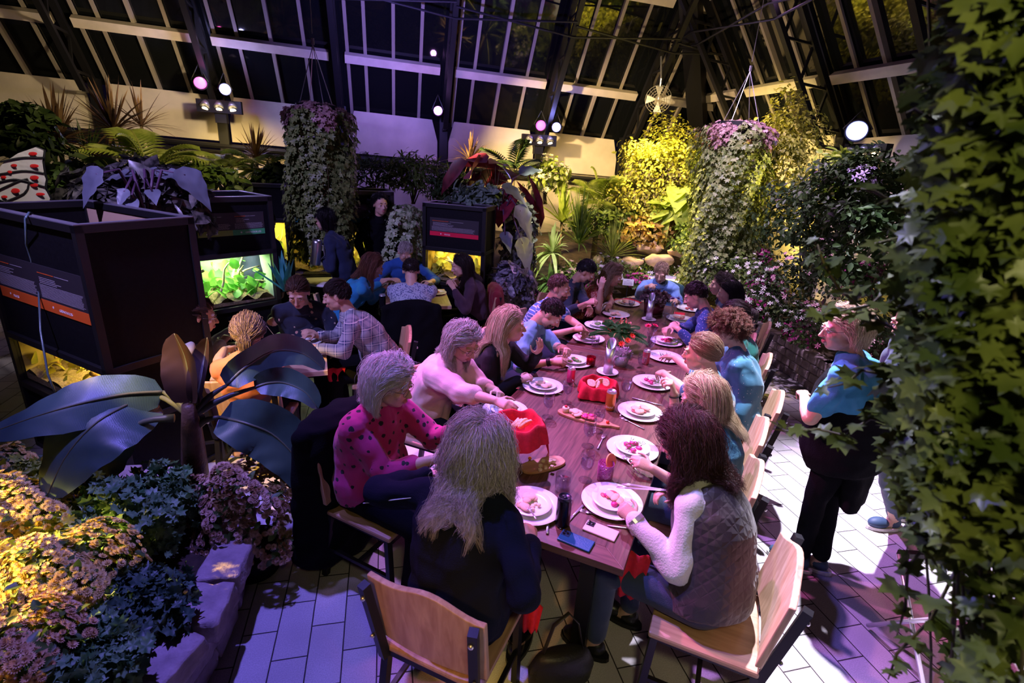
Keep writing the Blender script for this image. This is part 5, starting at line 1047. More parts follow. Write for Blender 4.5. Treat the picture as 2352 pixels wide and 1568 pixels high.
for i,(u,v) in enumerate(((-.02,.03),(.02,.035))): b=MB(); b.ell(on_board(u,v,.006),(.011,.008,.008)); tag(b.build('green_olive',mat('olive',(.28,.30,.06),.3),smooth=True),'green olive at the back edge of charcuterie board, '+['left','right'][i]+' one of two','olive','olives')
A3=at(1212,1072,TT);A4=at(1282,1068,TT); board((A3+A4)/2,math.atan2(*(A4-A3)[[1,0]])+.3,.26,.11,'second serving board with cheese cubes below the held basket',False)
for i in range(9):
    q=at(1262+U(-22,14),1070+U(-14,12),TT+.03); b=MB(); b.box(q,(.018,.016,.014),R=np.array(Matrix.Rotation(U(0,3),3,'Z'))); tag(b.build('cheese_cube',FOODM[5],bevel=.002),'cheese cube on the board under the held bread basket','cheese','cheese cubes')
b=MB(); b.ell(at(1217,1052,TT+.012),.010); tag(b.build('orange_berry',mat('kumquat',(.8,.25,.03),.3),smooth=True),'small orange berry behind the cheese cube board','berry')
# red napkins: flat and hanging
def napkin(px,py,label,s=.09,rot=0,z=TT,pos=None):
    p=at(px,py,z) if pos is None else pos; n=8; vs=[(((i/n)-.5)*2*s,((j/n)-.5)*1.5*s,.004+.004*math.sin(i*1.7+j)*math.cos(j*1.3)) for j in range(n+1) for i in range(n+1)]
    b=MB().add(vs,[(j*(n+1)+i,j*(n+1)+i+1,(j+1)*(n+1)+i+1,(j+1)*(n+1)+i) for j in range(n) for i in range(n)]); o=b.build('napkin',REDCLOTH,smooth=True); o.location=(p[0],p[1],z+.001); o.rotation_euler=(0,0,rot); m_=o.modifiers.new('s','SOLIDIFY'); m_.thickness=.004; return tag(o,label,'napkin')
napkin(1592,744,'red napkin under the plate at right far end',.12,.5); napkin(1440,692,'red napkin at the far left of long table',.14,.2); napkin(1560,722,'red napkin beside the dark red planter',.08,1)
def lapnap(px,py,z,label,w=.16,h=.16,key=None):
    p=at(px,py,z); cam_d=nrm(CAM-p)*(1,1,0); s_=nrm(np.cross((0,0,1),cam_d)); n=8; vs=[]
    for j in range(n+1):
        for i in range(n+1): u,v=i/n-.5,j/n; vs.append(p+s_*u*w*(1-.35*v)+np.array([0,0,-v*h])+nrm(cam_d)*(.012*math.sin(i*1.6)+.03*v))
    o=MB().add(vs,[(j*(n+1)+i,j*(n+1)+i+1,(j+1)*(n+1)+i+1,(j+1)*(n+1)+i) for j in range(n) for i in range(n)]).build('napkin',REDCLOTH,smooth=True); m_=o.modifiers.new('s','SOLIDIFY'); m_.thickness=.003; return tag(o,label,'napkin')
lapnap(1222,1390,.42,'red napkin hanging from the lap of grey haired diner',.10,.12); lapnap(1460,1270,.70,'red napkin on the lap of quilted vest wearer',.14,.22); lapnap(770,845,.62,'crumpled red napkin beside the plaid shirt',.16,.10); lapnap(860,745,.60,'red napkin on the lap of teal top wearer',.12,.12)
# small tables
for x,y,l,zz in((700,788,'between the plaid shirt and navy cardigan',0),(668,772,'before the navy cardigan wearer',0),(1000,672,'right of the floral shirt on the small table',0),(905,668,'left of floral shirt on small table',0)):
    c=plate(x,y,'white plate '+l,.13); food(c,'food scraps on the plate '+l,(2,3),.05,8)
goblet(690,835,'stemmed glass at front edge of the plaid shirt table',.15); goblet(672,828,'stemmed glass under the banana leaf on plaid shirt table',.13)
# pitcher carried by the waitress
p=PP('waitress'); hp_=at(722,582,1.19); STEEL=BRUSH; t=thing('water_pitcher','tall steel water pitcher in the hand of waitress','pitcher',hp_-np.array([0,0,.12])); ti=np.array(Matrix.Rotation(.15,3,'Y'))
MB().lathe([(0,0),(.052,0),(.055,.01),(.055,.24),(.050,.27),(.046,.27),(.050,.24),(.050,.02),(0,.015)],n=28,R=ti).build('pitcher_wall',STEEL,t,smooth=True,local=True); MB().tube([(.055,-.01,.22),(.10,-.015,.21),(.105,-.015,.10),(.05,-.01,.05)],.007,8).build('handle',STEEL,t,smooth=True,local=True)
STEEL=_mats['bright_steel']
# black handbag on the floor near the corner, tray stand
def strapbag():
    p=at(1290,1520,.12); t=thing('handbag','black handbag with studded strap on floor under the near table end','bag',(p[0],p[1],0)); b=MB(); b.tube([(0,0,.01),(0,0,.10),(0,0,.17),(0,0,.19)],[.15,.16,.13,.10],20,side=(1,0,0),rad2=[.06,.07,.05,.03]); b.build('bag_body',mat('black_leather_bag',(.02,.018,.018),.45,bump=.2,bscale=80),t,smooth=True,local=True)
    MB().tube([(-.1,0,.17),(-.05,.02,.33),(.02,.03,.38),(.07,.02,.32),(.1,0,.17)],.010,8,rad2=.003).build('strap',mat('strap',(.03,.025,.02),.4),t,smooth=True,local=True)
strapbag()
q=at(2065,1272,.52); q2=at(2190,1278,.52); t=thing('tray_stand','folding chrome and black tray stand on bright paving','stand',(q[0]+.3,q[1]-.1,0)); dd=nrm((q2-q)*(1,1,0)); nn_=np.array([-dd[1],dd[0],0])
b=MB(); 
for s_ in(0,1): b.bar(q+nn_*-.38*s_,q+dd*.5+nn_*-.38*s_,.03)
b.build('top_rail',BLACKM,t); 
for s_ in(0,1):
    b=MB(); b.tube([q+dd*.5*s_,(q+dd*.5*s_)+nn_*-.4-np.array([0,0,.50])],.011,10); b.tube([q+dd*.5*s_+nn_*-.38,q+dd*.5*s_+nn_*.02-np.array([0,0,.50])],.011,10); b.build('leg',STEEL,t,smooth=True)
# ------------------------------------------------------------------ plants
def fastmesh(name,tv,tf,Mx,m,parent=None,smooth=True,extra=None):
    tv=np.asarray(tv,float); Mx=np.asarray(Mx,float); N=len(Mx); n=len(tv)
    vs=(np.einsum('nij,kj->nki',Mx[:,:,:3],tv)+Mx[:,None,:,3]).reshape(-1,3)
    lens=[len(f) for f in tf]; flat=np.array([q for f in tf for q in f]); li=(flat[None]+np.arange(N)[:,None]*n).ravel()
    tot=N*len(tf); ls=np.array(lens*N); st=np.concatenate([[0],np.cumsum(ls)[:-1]])
    o0=np.zeros(3) if parent is None else V3(parent.location)
    me=bpy.data.meshes.new(name); me.vertices.add(len(vs)); me.vertices.foreach_set('co',(vs-o0).ravel()); me.loops.add(len(li)); me.loops.foreach_set('vertex_index',li)
    me.polygons.add(tot); me.polygons.foreach_set('loop_start',st); me.polygons.foreach_set('use_smooth',[smooth]*tot); me.update(calc_edges=True)
    me.materials.append(m); o=bpy.data.objects.new(name,me); C.objects.link(o)
    if parent is not None: o.parent=parent
    return o
# leaf templates: x across, y along, base at the origin
IVY=([(0,0,0),(.30,-.12,.02),(.62,.10,-.04),(.36,.30,.03),(.58,.62,-.05),(.22,.60,.02),(0,1.0,-.10),(-.22,.60,.02),(-.58,.62,-.05),(-.36,.30,.03),(-.62,.10,-.04),(-.30,-.12,.02),(0,.38,-.05)],[(12,i,(i+1)%12) for i in range(12)])
OVAL=([(0,0,0),(.20,.18,.04),(.27,.45,.05),(.18,.78,.0),(0,1,-.12),(-.18,.78,0),(-.27,.45,.05),(-.20,.18,.04),(0,.5,-.03)],[(8,i,(i+1)%8) for i in range(8)])
HEART=([(0,0,0),(.28,-.22,.06),(.52,-.05,.06),(.50,.30,.05),(.30,.70,-.02),(0,1.1,-.22),(-.30,.70,-.02),(-.50,.30,.05),(-.52,-.05,.06),(-.28,-.22,.06),(0,.35,-.04)],[(10,i,(i+1)%10) for i in range(10)])
STRAP=([(-.05,0,0),(.05,0,0),(-.09,.35,.03),(.09,.35,.03),(-.07,.7,-.02),(.07,.7,-.02),(0,1,-.16)],[(0,1,3,2),(2,3,5,4),(4,5,6)])
FRILL=([(0,0,0)]+[(math.sin(a)*(.5+.12*(-1)**i),.5-math.cos(a)*(.55+.1*(-1)**i),.10*math.sin(5*a)+.06*(-1)**i) for i,a in enumerate(np.linspace(.3,2*PI-.3,15))]+[(0,.5,-.10)],[(16,i,i+1) for i in range(1,15)]+[(16,0,1),(16,15,0)])
def petals(n,l,up=.35):
    v=[];f=[]
    for r_,(k,ll,uu) in enumerate(((n,l,up),(n-3,l*.72,up+.5),(max(4,n-6),l*.45,up+1.1))):
        for i in range(k):
            a=2*PI*i/k+r_*.3; d=np.array([math.cos(a)*math.cos(uu),math.sin(a)*math.cos(uu),math.sin(uu)]); s=np.array([-math.sin(a),math.cos(a),0])*ll*.17; b=len(v)
            v+=[(0,0,0),d*ll*.6+s,d*ll,d*ll*.6-s]; f.append((b,b+1,b+2,b+3))
    return ([tuple(q) for q in v],f)
def orient(pos,nor,s,droop=.3,jit=.5,r_=rng):
    """leaf lying roughly along the surface with its tip hanging"""
    n=nrm(V3(nor)+r_.normal(size=3)*jit*.5); t=nrm(np.array([0,0,-droop])+r_.normal(size=3)*jit+n*.15); t=nrm(t-n*np.dot(t,n)*.7); x=nrm(np.cross(t,n)); z=np.cross(x,t)
    return xf(pos,x,t,z,s)
def vine_column(label,cx,top,bot,rad,n,size,m,name='hanging_ivy',tmpl=IVY,pot=True,wire=None,taper=.15,topm=None,cat='hanging plant',bulge=0,group=None,stemm=None,lean=(0,0),seed=2):
    r_=np.random.default_rng(seed); t=thing(name,label,cat,(cx[0],cx[1],max(bot,0)),group=group); M_=[];M2=[]
    H=top-bot
    for i in range(n):
        u=r_.uniform(0,1); a=r_.uniform(0,2*PI); lob=1+.16*math.sin(3*a+5*u)+.10*math.sin(7*a+2+9*u); R=rad*lob*(1-taper*u**2)*(min(1,(1-u)*0+1))*(math.sqrt(min(1,(u+.012)/.07)) if not bulge else 1)*(1+bulge*math.sin(PI*u))
        rr_=R*r_.uniform(.55,1.06)**.5; z=top-u*H+ (.0 if u>.08 else 0); 
        if u>.8 and r_.uniform()<(u-.8)*3*abs(math.sin(2.5*a)): continue
        p=np.array([cx[0]+lean[0]*u+rr_*math.cos(a),cx[1]+lean[1]*u+rr_*math.sin(a),z]); nn=np.array([math.cos(a),math.sin(a),.5 if u>.06 else 1.5])
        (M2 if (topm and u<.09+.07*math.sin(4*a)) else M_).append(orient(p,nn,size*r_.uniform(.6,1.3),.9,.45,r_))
    fastmesh('foliage',*tmpl,M_,m,t)
    if M2: fastmesh('top_foliage',*tmpl,M2,topm,t)
    st=MB()
    for i in range(26):
        a=r_.uniform(0,2*PI); rr_=rad*r_.uniform(.3,.9); st.tube([(cx[0]+lean[0]*u+rr_*math.cos(a+.2*math.sin(4*u+i)),cx[1]+lean[1]*u+rr_*math.sin(a+.2*math.sin(4*u+i)),top-.05-u*H*.95) for u in np.linspace(0,1,9)],size*.035,4)
    st.build('stem',stemm or mat('vine_stem',(.12,.09,.04),.7),t,smooth=True)
    if pot: MB().lathe([(0,-.2),(rad*.45,-.18),(rad*.6,0),(rad*.55,0),(rad*.5,-.04),(0,-.04)],(cx[0],cx[1],top-.02),20).build('hanging_pot',BLACKP,t,smooth=True)
    if wire:
        w_=MB(); k=V3((cx[0],cx[1],top+.55)); 
        for j in range(4): w_.tube([(cx[0]+rad*.5*math.cos(j*PI/2+.5),cx[1]+rad*.5*math.sin(j*PI/2+.5),top-.02),k],.004,5)
        w_.tube([k,k+(0,0,.06)],.018,8,rad2=.006); w_.tube([k+(0,0,.1),(cx[0],cx[1],wire)],.004,5); w_.build('suspension_wire',mat('wire',(.45,.42,.5),.4,.7),t)
    return t
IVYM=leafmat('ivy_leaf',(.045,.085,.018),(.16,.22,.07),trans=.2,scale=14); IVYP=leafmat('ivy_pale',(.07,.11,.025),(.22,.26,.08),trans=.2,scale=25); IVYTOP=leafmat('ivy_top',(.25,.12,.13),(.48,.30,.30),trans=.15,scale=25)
pL=atD(737,400,6.45); pR=atD(1678,400,7.5)
vine_column('tall hanging ivy column left of the waiter, behind the waitress',pL,2.72,1.02,.36,5200,.056,IVYP,wire=6.4,topm=IVYTOP,seed=3)
vine_column('tall hanging ivy column with purplish top above the far end of long table',pR,2.88,.80,.46,7000,.055,leafmat('ivy_pale2',(.10,.15,.03),(.32,.34,.14),trans=.2,scale=25),wire=6.4,topm=IVYTOP,seed=4)
c=atD(925,540,6.75); vine_column('small ivy trellis column behind the person in royal blue',c,1.66,.2,.26,1300,.062,leafmat('ivy_cream',(.20,.30,.13),(.60,.66,.42),trans=.2,scale=25),pot=False,name='trellis_ivy',cat='plant',taper=-.5,seed=5)
# foreground ivy, close to the camera on the right
FG=leafmat('ivy_fore',(.045,.07,.012),(.15,.18,.04),trans=.3,scale=9,rough=.4)
r_=np.random.default_rng(11); t=thing('foreground_ivy','mass of hanging ivy filling the right edge, closest plant to the camera','hanging plant',tuple(atD(2300,784,1.2)*(1,1,0)+(0,0,.3))); M_=[];st=MB()
def edge(y): return np.interp(y,[-100,0,100,250,430,600,760,900,1050,1200,1330,1420,1700],[2190,2180,2150,2140,2105,2065,2075,2030,2035,2080,2160,2180,2170])
for i in range(7500):
    y=r_.uniform(-160,1720); e=edge(y); x=e+abs(r_.normal(0,1))*150+r_.uniform(-12,60) if r_.uniform()<.72 else r_.uniform(e,2480)
    if y>1150 and r_.uniform()<.78*min(1,(y-1150)/150) : continue
    D=r_.uniform(.95,1.45)+(.15 if x<e+60 else 0); p=atD(x,y,D); dn=nrm(CAM-p)
    M_.append(orient(p,nrm(dn*.5+np.array([0,0,.6])),r_.uniform(.022,.044),.55,.5,r_))
for k in range(15):
    x0=r_.uniform(2120,2420); D=r_.uniform(1.0,1.3); st.tube([atD(x0+18*math.sin(j*.7+k),j*150-150,D+.02*math.sin(j+k)) for j in range(13)],.0028,5)
runs=[([(2140,790),(2060,760),(1985,715),(1925,660),(1890,600),(1878,560)],1.25),([(2080,985),(2000,960),(1940,1000),(1880,985),(1810,990),(1775,985)],1.2),([(2120,640),(2050,655),(2000,700),(1930,715),(1880,725),(1868,722)],1.2),([(2150,480),(2060,470),(2010,440),(1960,430)],1.2),([(2200,1130),(2120,1260),(2085,1300),(2080,1390),(2060,1460)],1.15),([(2170,180),(2110,200),(2085,215)],1.2),([(2180,300),(2100,250),(2080,260)],1.15),([(2150,560),(2070,545),(2010,560),(1990,590)],1.2),([(2030,860),(1980,850),(1945,880),(1900,890)],1.22),([(2200,1300),(2140,1420),(2060,1500),(2040,1560)],1.1)]
for pts,D in runs:
    P=[atD(x,y,D) for x,y in pts]; st.tube(P,[.003]*(len(P)-1)+[.0012],5)
    for j in range(len(P)-1):
        for q in range(3):
            u=(q+r_.uniform(0,1))/3; p=P[j]+(P[j+1]-P[j])*u; dn=nrm(CAM-p); M_.append(orient(p+r_.normal(size=3)*.008,nrm(dn*.25+np.array([-.1,.1,.8])),r_.uniform(.028,.050)*(1 if j<len(P)-2 else .7),.15,.6,r_))
fastmesh('foliage',*IVY,M_,FG,t); st.build('stem',mat('ivy_stem',(.10,.08,.03),.6),t,smooth=True)
# --- generic builders
def bush(label,c,rad,n,size,m,tmpl=OVAL,name='shrub',droop=.2,jit=.7,flowers=None,fm=None,fs=.03,fn=0,cat='plant',group=None,seed=1,base=None,stem=True,fill=.5,ft=None):
    r_=np.random.default_rng(seed); c=V3(c); rad=np.array(rad,float)*np.ones(3); t=thing(name,label,cat,(c[0],c[1],max(c[2]-rad[2],0)),group=group); M_=[]; MF=[]
    for i in range(n+fn):
        d=nrm(r_.normal(size=3)); 
        if d[2]<-.5: d[2]*=-1
        lob=1+.22*math.sin(4*d[0]+3*d[1]*2+seed)+.15*math.sin(9*d[2]+5*d[0]); rr=r_.uniform(fill,1)**.5*lob
        if i>=n: rr=lob*1.02
        p=c+d*rad*rr
        if p[2]<.02: continue
        if i<n: M_.append(orient(p,nrm(d+np.array([0,0,.5])),size*r_.uniform(.6,1.3),droop,jit,r_))
        else: x,y,z=frame(nrm(d+np.array([0,-.15,.5])+r_.normal(size=3)*.2)); MF.append(xf(p,x,y,z,fs*r_.uniform(.7,1.25)))
    if M_: fastmesh('foliage',*tmpl,M_,m,t)
    if MF: fastmesh('blossoms',*(ft or petals(9,1.)),MF,fm,t)
    if stem:
        s_=MB(); b0=np.array([c[0],c[1],max(0,c[2]-rad[2]*1.2) if base is None else base])
        for k in range(7): d=nrm(r_.normal(size=3)+np.array([0,0,1.2])); s_.tube([b0+r_.normal(size=3)*(.02,.02,0),b0+(c-b0)*.6+d*rad*.2,c+d*rad*.7],[.012,.008,.003],5)
        s_.build('stem',mat('shrub_stem',(.10,.07,.035),.8),t,smooth=True)
    return t
def spiky(label,c,n,L,m,w=1.,name='cordyline',trunk=.6,upm=.5,droop=.35,seed=1,tmpl=STRAP,cat='plant',tm=None,top=None):
    """rosette of strap leaves on a thin trunk; c is the rosette centre"""
    r_=np.random.default_rng(seed); c=V3(c); t=thing(name,label,cat,(c[0],c[1],max(c[2]-trunk,0))); b=MB()
    for i in range(n):
        a=r_.uniform(0,2*PI); el=r_.uniform(-.5,1.35)*1.0+upm*.3; l=L*r_.uniform(.75,1.1); d=np.array([math.cos(a)*math.cos(el),math.sin(a)*math.cos(el),math.sin(el)]); s_=nrm(np.cross(d,(0,0,1))) ; K=6
        P=[c+d*l*u-np.array([0,0,droop*l*u*u*max(0,math.cos(el))]) for u in np.linspace(0,1,K)]; W=[w*l*q for q in(.022,.034,.038,.030,.018,.001)]
        vs=[];
        for p,q in zip(P,W): vs+=[p-s_*q,p+np.cross(s_,d)*q*.25*-1,p+s_*q]
        b.add(vs,[(k*3+j,k*3+j+1,k*3+4+j,k*3+3+j) for k in range(K-1) for j in(0,1)])
    b.build('foliage',m,t,smooth=True)
    if trunk>0: MB().tube([(c[0],c[1],c[2]-trunk),(c[0]+.02,c[1],c[2]-trunk*.5),c],[.028,.022,.02],8).build('trunk',tm or mat('bark',(.22,.16,.10),.85,noise=.3,bump=.4),t,smooth=True)
    return t
def palm(label,c,n,L,m,name='palm',trunk=.4,el=(.1,1.3),seed=1,leaf=.30,arch=.5,az=None,cat='palm',lw=.018):
    r_=np.random.default_rng(seed); c=V3(c); t=thing(name,label,cat,(c[0],c[1],max(c[2]-trunk,0))); b=MB(); rb_=MB()
    for i in range(n):
        a=(2*PI*i/n+r_.uniform(-.3,.3)) if az is None else az[i%len(az)]; e=r_.uniform(*el); l=L*r_.uniform(.8,1.1); hd=np.array([math.cos(a),math.sin(a),0]); K=20
        P=[c+hd*l*math.cos(e)*u+np.array([0,0,l*(math.sin(e)*u-arch*u*u)]) for u in np.linspace(0,1,K)]; rb_.tube(P[::3]+[P[-1]],[.008]*(len(P[::3])-1)+[.005,.003],5)
        for k in range(4,K):
            T_=nrm(P[min(k+1,K-1)]-P[k-1]); S_=nrm(np.cross(T_,(0,0,1))); U_=np.cross(S_,T_); u=k/K; ll=leaf*L*(math.sin(PI*min(1,u*.9+.08))**.7)
            for s_ in(-1,1):
                d=nrm(S_*s_*.9+T_*.55+U_*.15-np.array([0,0,.30])); q=P[k]; vs=[q-T_*lw*.4,q+T_*lw*.4,q+d*ll*.5+T_*lw*.6+U_*.02,q+d*ll*.5-T_*lw*.2,q+d*ll-np.array([0,0,.10*ll])]
                b.add(vs,[(0,1,2,3),(3,2,4)])
    b.build('foliage',m,t,smooth=False); rb_.build('frond_stem',mat('palm_rib',(.25,.26,.06),.6),t,smooth=True)
    if trunk>0: MB().tube([(c[0],c[1],c[2]-trunk),c],[.05,.035],10).build('trunk',mat('palm_trunk',(.25,.20,.12),.8,bump=.5),t,smooth=True)
    return t
def blade(mb,P,W,cup=.15,rip=.0,side=None,n=6,droop=0,rib=None,seed=0,tear=0):
    """large banana / taro blade about a midrib P with half widths W"""
    P=[V3(p) for p in P]; K=len(P); r_=np.random.default_rng(seed); vs=[]
    for i in range(K):
        T_=nrm(P[min(i+1,K-1)]-P[max(i-1,0)]); S_=nrm(np.cross(T_,(0,0,1))) if side is None else nrm(V3(side)-T_*np.dot(side,T_)); U_=nrm(np.cross(S_,T_))
        for j in range(-n,n+1):
            u=j/n; vs.append(P[i]+S_*u*W[i]+U_*(cup*abs(u)*W[i]-droop*u*u*W[i]+rip*math.sin(i*1.9+abs(j)*.8+seed)*abs(u)**1.5*W[i]))
    m_=2*n+1; b0=mb.n; mb.add(vs,[(i*m_+j,i*m_+j+1,(i+1)*m_+j+1,(i+1)*m_+j) for i in range(K-1) for j in range(2*n)])
    if rib is not None: rib.tube([p for p in P],[max(.0025,.010*(1-i/K)) for i in range(K)],7)
def curve(pts,n=16):
    P=np.array([V3(p) for p in pts]); t=np.linspace(0,len(P)-1,n); out=[]
    for x in t:
        i=min(int(x),len(P)-2); u=x-i; p0=P[max(i-1,0)];p1=P[i];p2=P[i+1];p3=P[min(i+2,len(P)-1)]
        out.append(.5*((2*p1)+(-p0+p2)*u+(2*p0-5*p1+4*p2-p3)*u*u+(-p0+3*p1-3*p2+p3)*u**3))
    return out
# --- banana plant in front of the nearest cabinet
BAN=leafmat('banana_leaf',(.03,.065,.06),(.065,.125,.10),rough=.38,trans=.12,spec=.5,scale=4); nt,b=nodes(BAN); tc=nt.nodes.new('ShaderNodeTexCoord'); wv_=nt.nodes.new('ShaderNodeTexWave'); wv_.inputs['Scale'].default_value=55; wv_.inputs['Distortion'].default_value=2; nt.links.new(tc.outputs['Object'],wv_.inputs[0]); bp=nt.nodes.new('ShaderNodeBump'); bp.inputs['Strength'].default_value=.12; bp.inputs['Distance'].default_value=.003; nt.links.new(wv_.outputs[0],bp.inputs['Height']); nt.links.new(bp.outputs[0],b.inputs['Normal'])
BANB=leafmat('banana_back',(.035,.017,.010),(.06,.03,.015),rough=.5,trans=.1,scale=5)
sb=at(452,1128,.34); t=thing('banana_plant','broad leaved banana plant in the stone planter before the nearest cabinet','plant',(sb[0],sb[1],.30)); S0=at(440,985,.84)
MB().tube([sb,sb+(S0-sb)*.5,S0,at(432,930,1.0)],[.075,.065,.05,.03],14).build('stem',mat('banana_stem',(.10,.055,.03),.5,noise=.4,nscale=14,bump=.3),t,smooth=True)
def bleaf(pts,W,**k):
    lf=MB(); rb_=MB(); P=curve(pts,18); ww=[W*max(.0,math.sin(PI*min(1,(i/17)*.93+.07))**.55)*(1 if i else .1) for i in range(18)]; ww[-1]=.004; pet=k.pop('pet',None); mm=k.pop('m',BAN)
    blade(lf,P,ww,rib=rb_,**k); 
    if pet is not None: rb_.tube(curve([pet,(V3(pet)+P[0])/2+(0,0,.02),P[0]],6),[.024,.021,.018,.015,.012,.010],8)
    o=lf.build('leaf',mm,t,smooth=True); rb_.build('midrib',mat('midrib',(.09,.10,.06),.4),o,smooth=True)
pt=at(440,955,.92)
aw=nrm(_f*(1,1,0)); sv=lambda z,a_,r=0: nrm(np.array([0,0,z])+aw*a_+_r2*r)
bleaf([at(520,885,1.04),at(565,842,1.11),at(630,806,1.13),at(695,812,1.07),at(745,848,.95)],.10,cup=-.35,rip=.05,pet=pt,seed=1,side=sv(.75,.6))
bleaf([at(585,890,1.00),at(615,880,1.01),at(655,880,.99),at(700,900,.94),at(730,938,.84)],.085,cup=-.45,rip=.05,pet=pt,seed=2,side=sv(.8,.6))
bleaf([at(505,958,.90),at(565,972,.90),at(630,1000,.82),at(685,1060,.68),at(722,1140,.48)],.15,cup=-.15,rip=.06,pet=at(445,985,.84),seed=3,side=sv(.6,.5,.7))
bleaf([at(375,900,.98),at(290,905,1.02),at(190,925,1.03),at(85,955,1.00),at(-40,1000,.92)],.135,cup=-.2,rip=.05,pet=pt,seed=4,side=sv(.55,.8))
bleaf([at(350,905,.95),at(290,930,.97),at(215,975,.94),at(150,1050,.82),at(105,1145,.64)],.20,cup=-.15,rip=.06,pet=pt,seed=5,side=sv(.55,.4,-.75))
bleaf([at(290,985,.86),at(240,1040,.78),at(205,1090,.68),at(180,1140,.58)],.11,cup=-.4,rip=.08,pet=at(400,960,.90),seed=6,side=sv(.5,.4,-.9))
bleaf([at(440,925,1.0),at(436,880,1.10),at(425,820,1.22),at(400,765,1.34)],.09,cup=.9,rip=.03,side=nrm(_r2),m=BANB,seed=7)
bleaf([at(452,925,1.0),at(460,880,1.10),at(470,820,1.2),at(476,775,1.3)],.05,cup=.9,rip=.03,side=nrm(_r2),m=BANB,seed=8)
# --- stone planter with mums and kale
PC=np.array([-1.72,2.28]); t=thing('stone_planter','low rounded planter of tumbled stones in the bottom left corner','planter',(PC[0],PC[1],0))
STONE=mat('tumbled_stone',(.36,.28,.29),.9,noise=.25,nscale=12,bump=.8,bscale=45)
ring=[(-.80,2.42),(-.81,2.14),(-.84,1.88),(-.95,1.66),(-1.12,1.46),(-1.34,1.30),(-1.62,1.20),(-1.92,1.2),(-2.25,1.35),(-2.5,1.6),(-2.68,1.92),(-2.72,2.3),(-2.62,2.65),(-2.42,2.93),(-2.12,3.08),(-1.80,3.13),(-1.50,3.12),(-1.20,3.02),(-.98,2.85),(-.85,2.65)]
for lv in range(3):
    for i in range(len(ring)):
        a=np.array(ring[i]); b2=np.array(ring[(i+1)%len(ring)])
        if lv<2: q=a*.5+b2*.5; a,b2=q,(b2+np.array(ring[(i+2)%len(ring)]))/2
        m_=(a+b2)/2; d=(b2-a); L=np.linalg.norm(d); d/=L; nn=np.array([d[1],-d[0]]); out=m_-PC; nn=nn if nn@out>0 else -nn; wd=.20 if lv==2 else .15; ct=np.array([m_[0]-nn[0]*.02*(2-lv),m_[1]-nn[1]*.02*(2-lv),.06+lv*.125])
        b=MB(); R_=np.stack([np.array([d[0],d[1],0]),np.array([nn[0],nn[1],0]),np.array([0,0,1.])],1); vs=[]; nx,ny,nz=4,3,3; r_=np.random.default_rng(i*3+lv)
        me_=bpy.data.meshes.new('s'); bb=MB().box((0,0,0),(L-.008,wd,.118)); o=MB().box(ct,(L-.016,wd,.114),R=R_).build('stone',STONE,t,smooth=True); bpy.data.meshes.remove(me_)
        bv=o.modifiers.new('b','BEVEL'); bv.width=.018; bv.segments=3; su=o.modifiers.new('u','SUBSURF'); su.levels=1; su.render_levels=2; su.subdivision_type='SIMPLE'
        if 'rockn' not in bpy.data.textures: tx_=bpy.data.textures.new('rockn','CLOUDS'); tx_.noise_scale=.06
        dp=o.modifiers.new('d','DISPLACE'); dp.texture=bpy.data.textures['rockn']; dp.strength=.035; dp.texture_coords='GLOBAL'; dp.mid_level=.5
so=MB(); n=24; vs=[(PC[0],PC[1],.40)]
for k,(x,y) in enumerate(ring): vs.append((PC[0]+(x-PC[0])*.93,PC[1]+(y-PC[1])*.93,.30))
so.add(vs,[(0,i+1,(i+1)%len(ring)+1) for i in range(len(ring))]); so.build('soil',mat('potting_soil',(.035,.022,.014),.95,noise=.4,bump=.6,bscale=60),t,smooth=True)
MUMY=leafmat('mum_yellow',(.78,.55,.16),(.85,.70,.30),trans=.2,rough=.6,scale=30); MUMO=leafmat('mum_peach',(.62,.36,.16),(.78,.56,.30),trans=.2,rough=.6,scale=30); MUMB=leafmat('mum_bronze',(.30,.15,.06),(.70,.48,.36),trans=.15,rough=.6,scale=12); MUMP=leafmat('mum_magenta',(.42,.03,.22),(.62,.10,.36),trans=.15,scale=25); MLEAF=leafmat('mum_leaf',(.04,.09,.02),(.10,.17,.04))
def mum(label,c,rad,fn,m,fs=.020,seed=1,name='chrysanthemum'): return bush(label,c,rad,420,.05,MLEAF,OVAL,name,fm=m,fn=fn,fs=fs,seed=seed,fill=.75,ft=petals(14,1.,.30),stem=False)
mum('yellow chrysanthemum dome at left edge of planter, upper one',at(45,1195,.55),(.22,.22,.17),950,MUMY,.017,1)
mum('largest golden chrysanthemum dome in middle of the stone planter',at(130,1345,.52),(.24,.24,.17),1200,MUMY,.017,2)
mum('peach chrysanthemum cut by the bottom left corner',at(45,1520,.52),(.17,.17,.15),700,MUMO,.017,3)
mum('bronze chrysanthemum dome outside the planter on the paving',at(572,1190,.34),(.27,.25,.30),1500,MUMB,.018,4)
mum('golden chrysanthemum at the left edge high in planter',at(15,1075,.52),(.13,.13,.10),380,MUMY,.017,5)
MB_=MB(); pc_=at(572,1190,.34); MB_.lathe([(0,0),(.13,0),(.17,.16),(.155,.16),(0,.14)],(pc_[0],pc_[1],0),24); o=MB_.build('flower_pot',BLACKP,smooth=True); tag(o,'dark pot under the bronze chrysanthemum','pot')
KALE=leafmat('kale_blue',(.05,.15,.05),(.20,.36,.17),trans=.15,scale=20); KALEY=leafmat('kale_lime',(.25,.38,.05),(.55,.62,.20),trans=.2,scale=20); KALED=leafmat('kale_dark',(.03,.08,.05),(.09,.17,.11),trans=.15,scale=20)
bush('dark curly kale mound in the middle of planter under banana leaves',at(310,1185,.50),(.24,.24,.19),1100,.052,KALE,FRILL,'kale',jit=.9,seed=3,stem=False)
bush('lime green kale between the yellow chrysanthemums',at(165,1225,.50),(.13,.13,.10),240,.06,KALEY,FRILL,'kale',jit=.9,seed=4,stem=False)
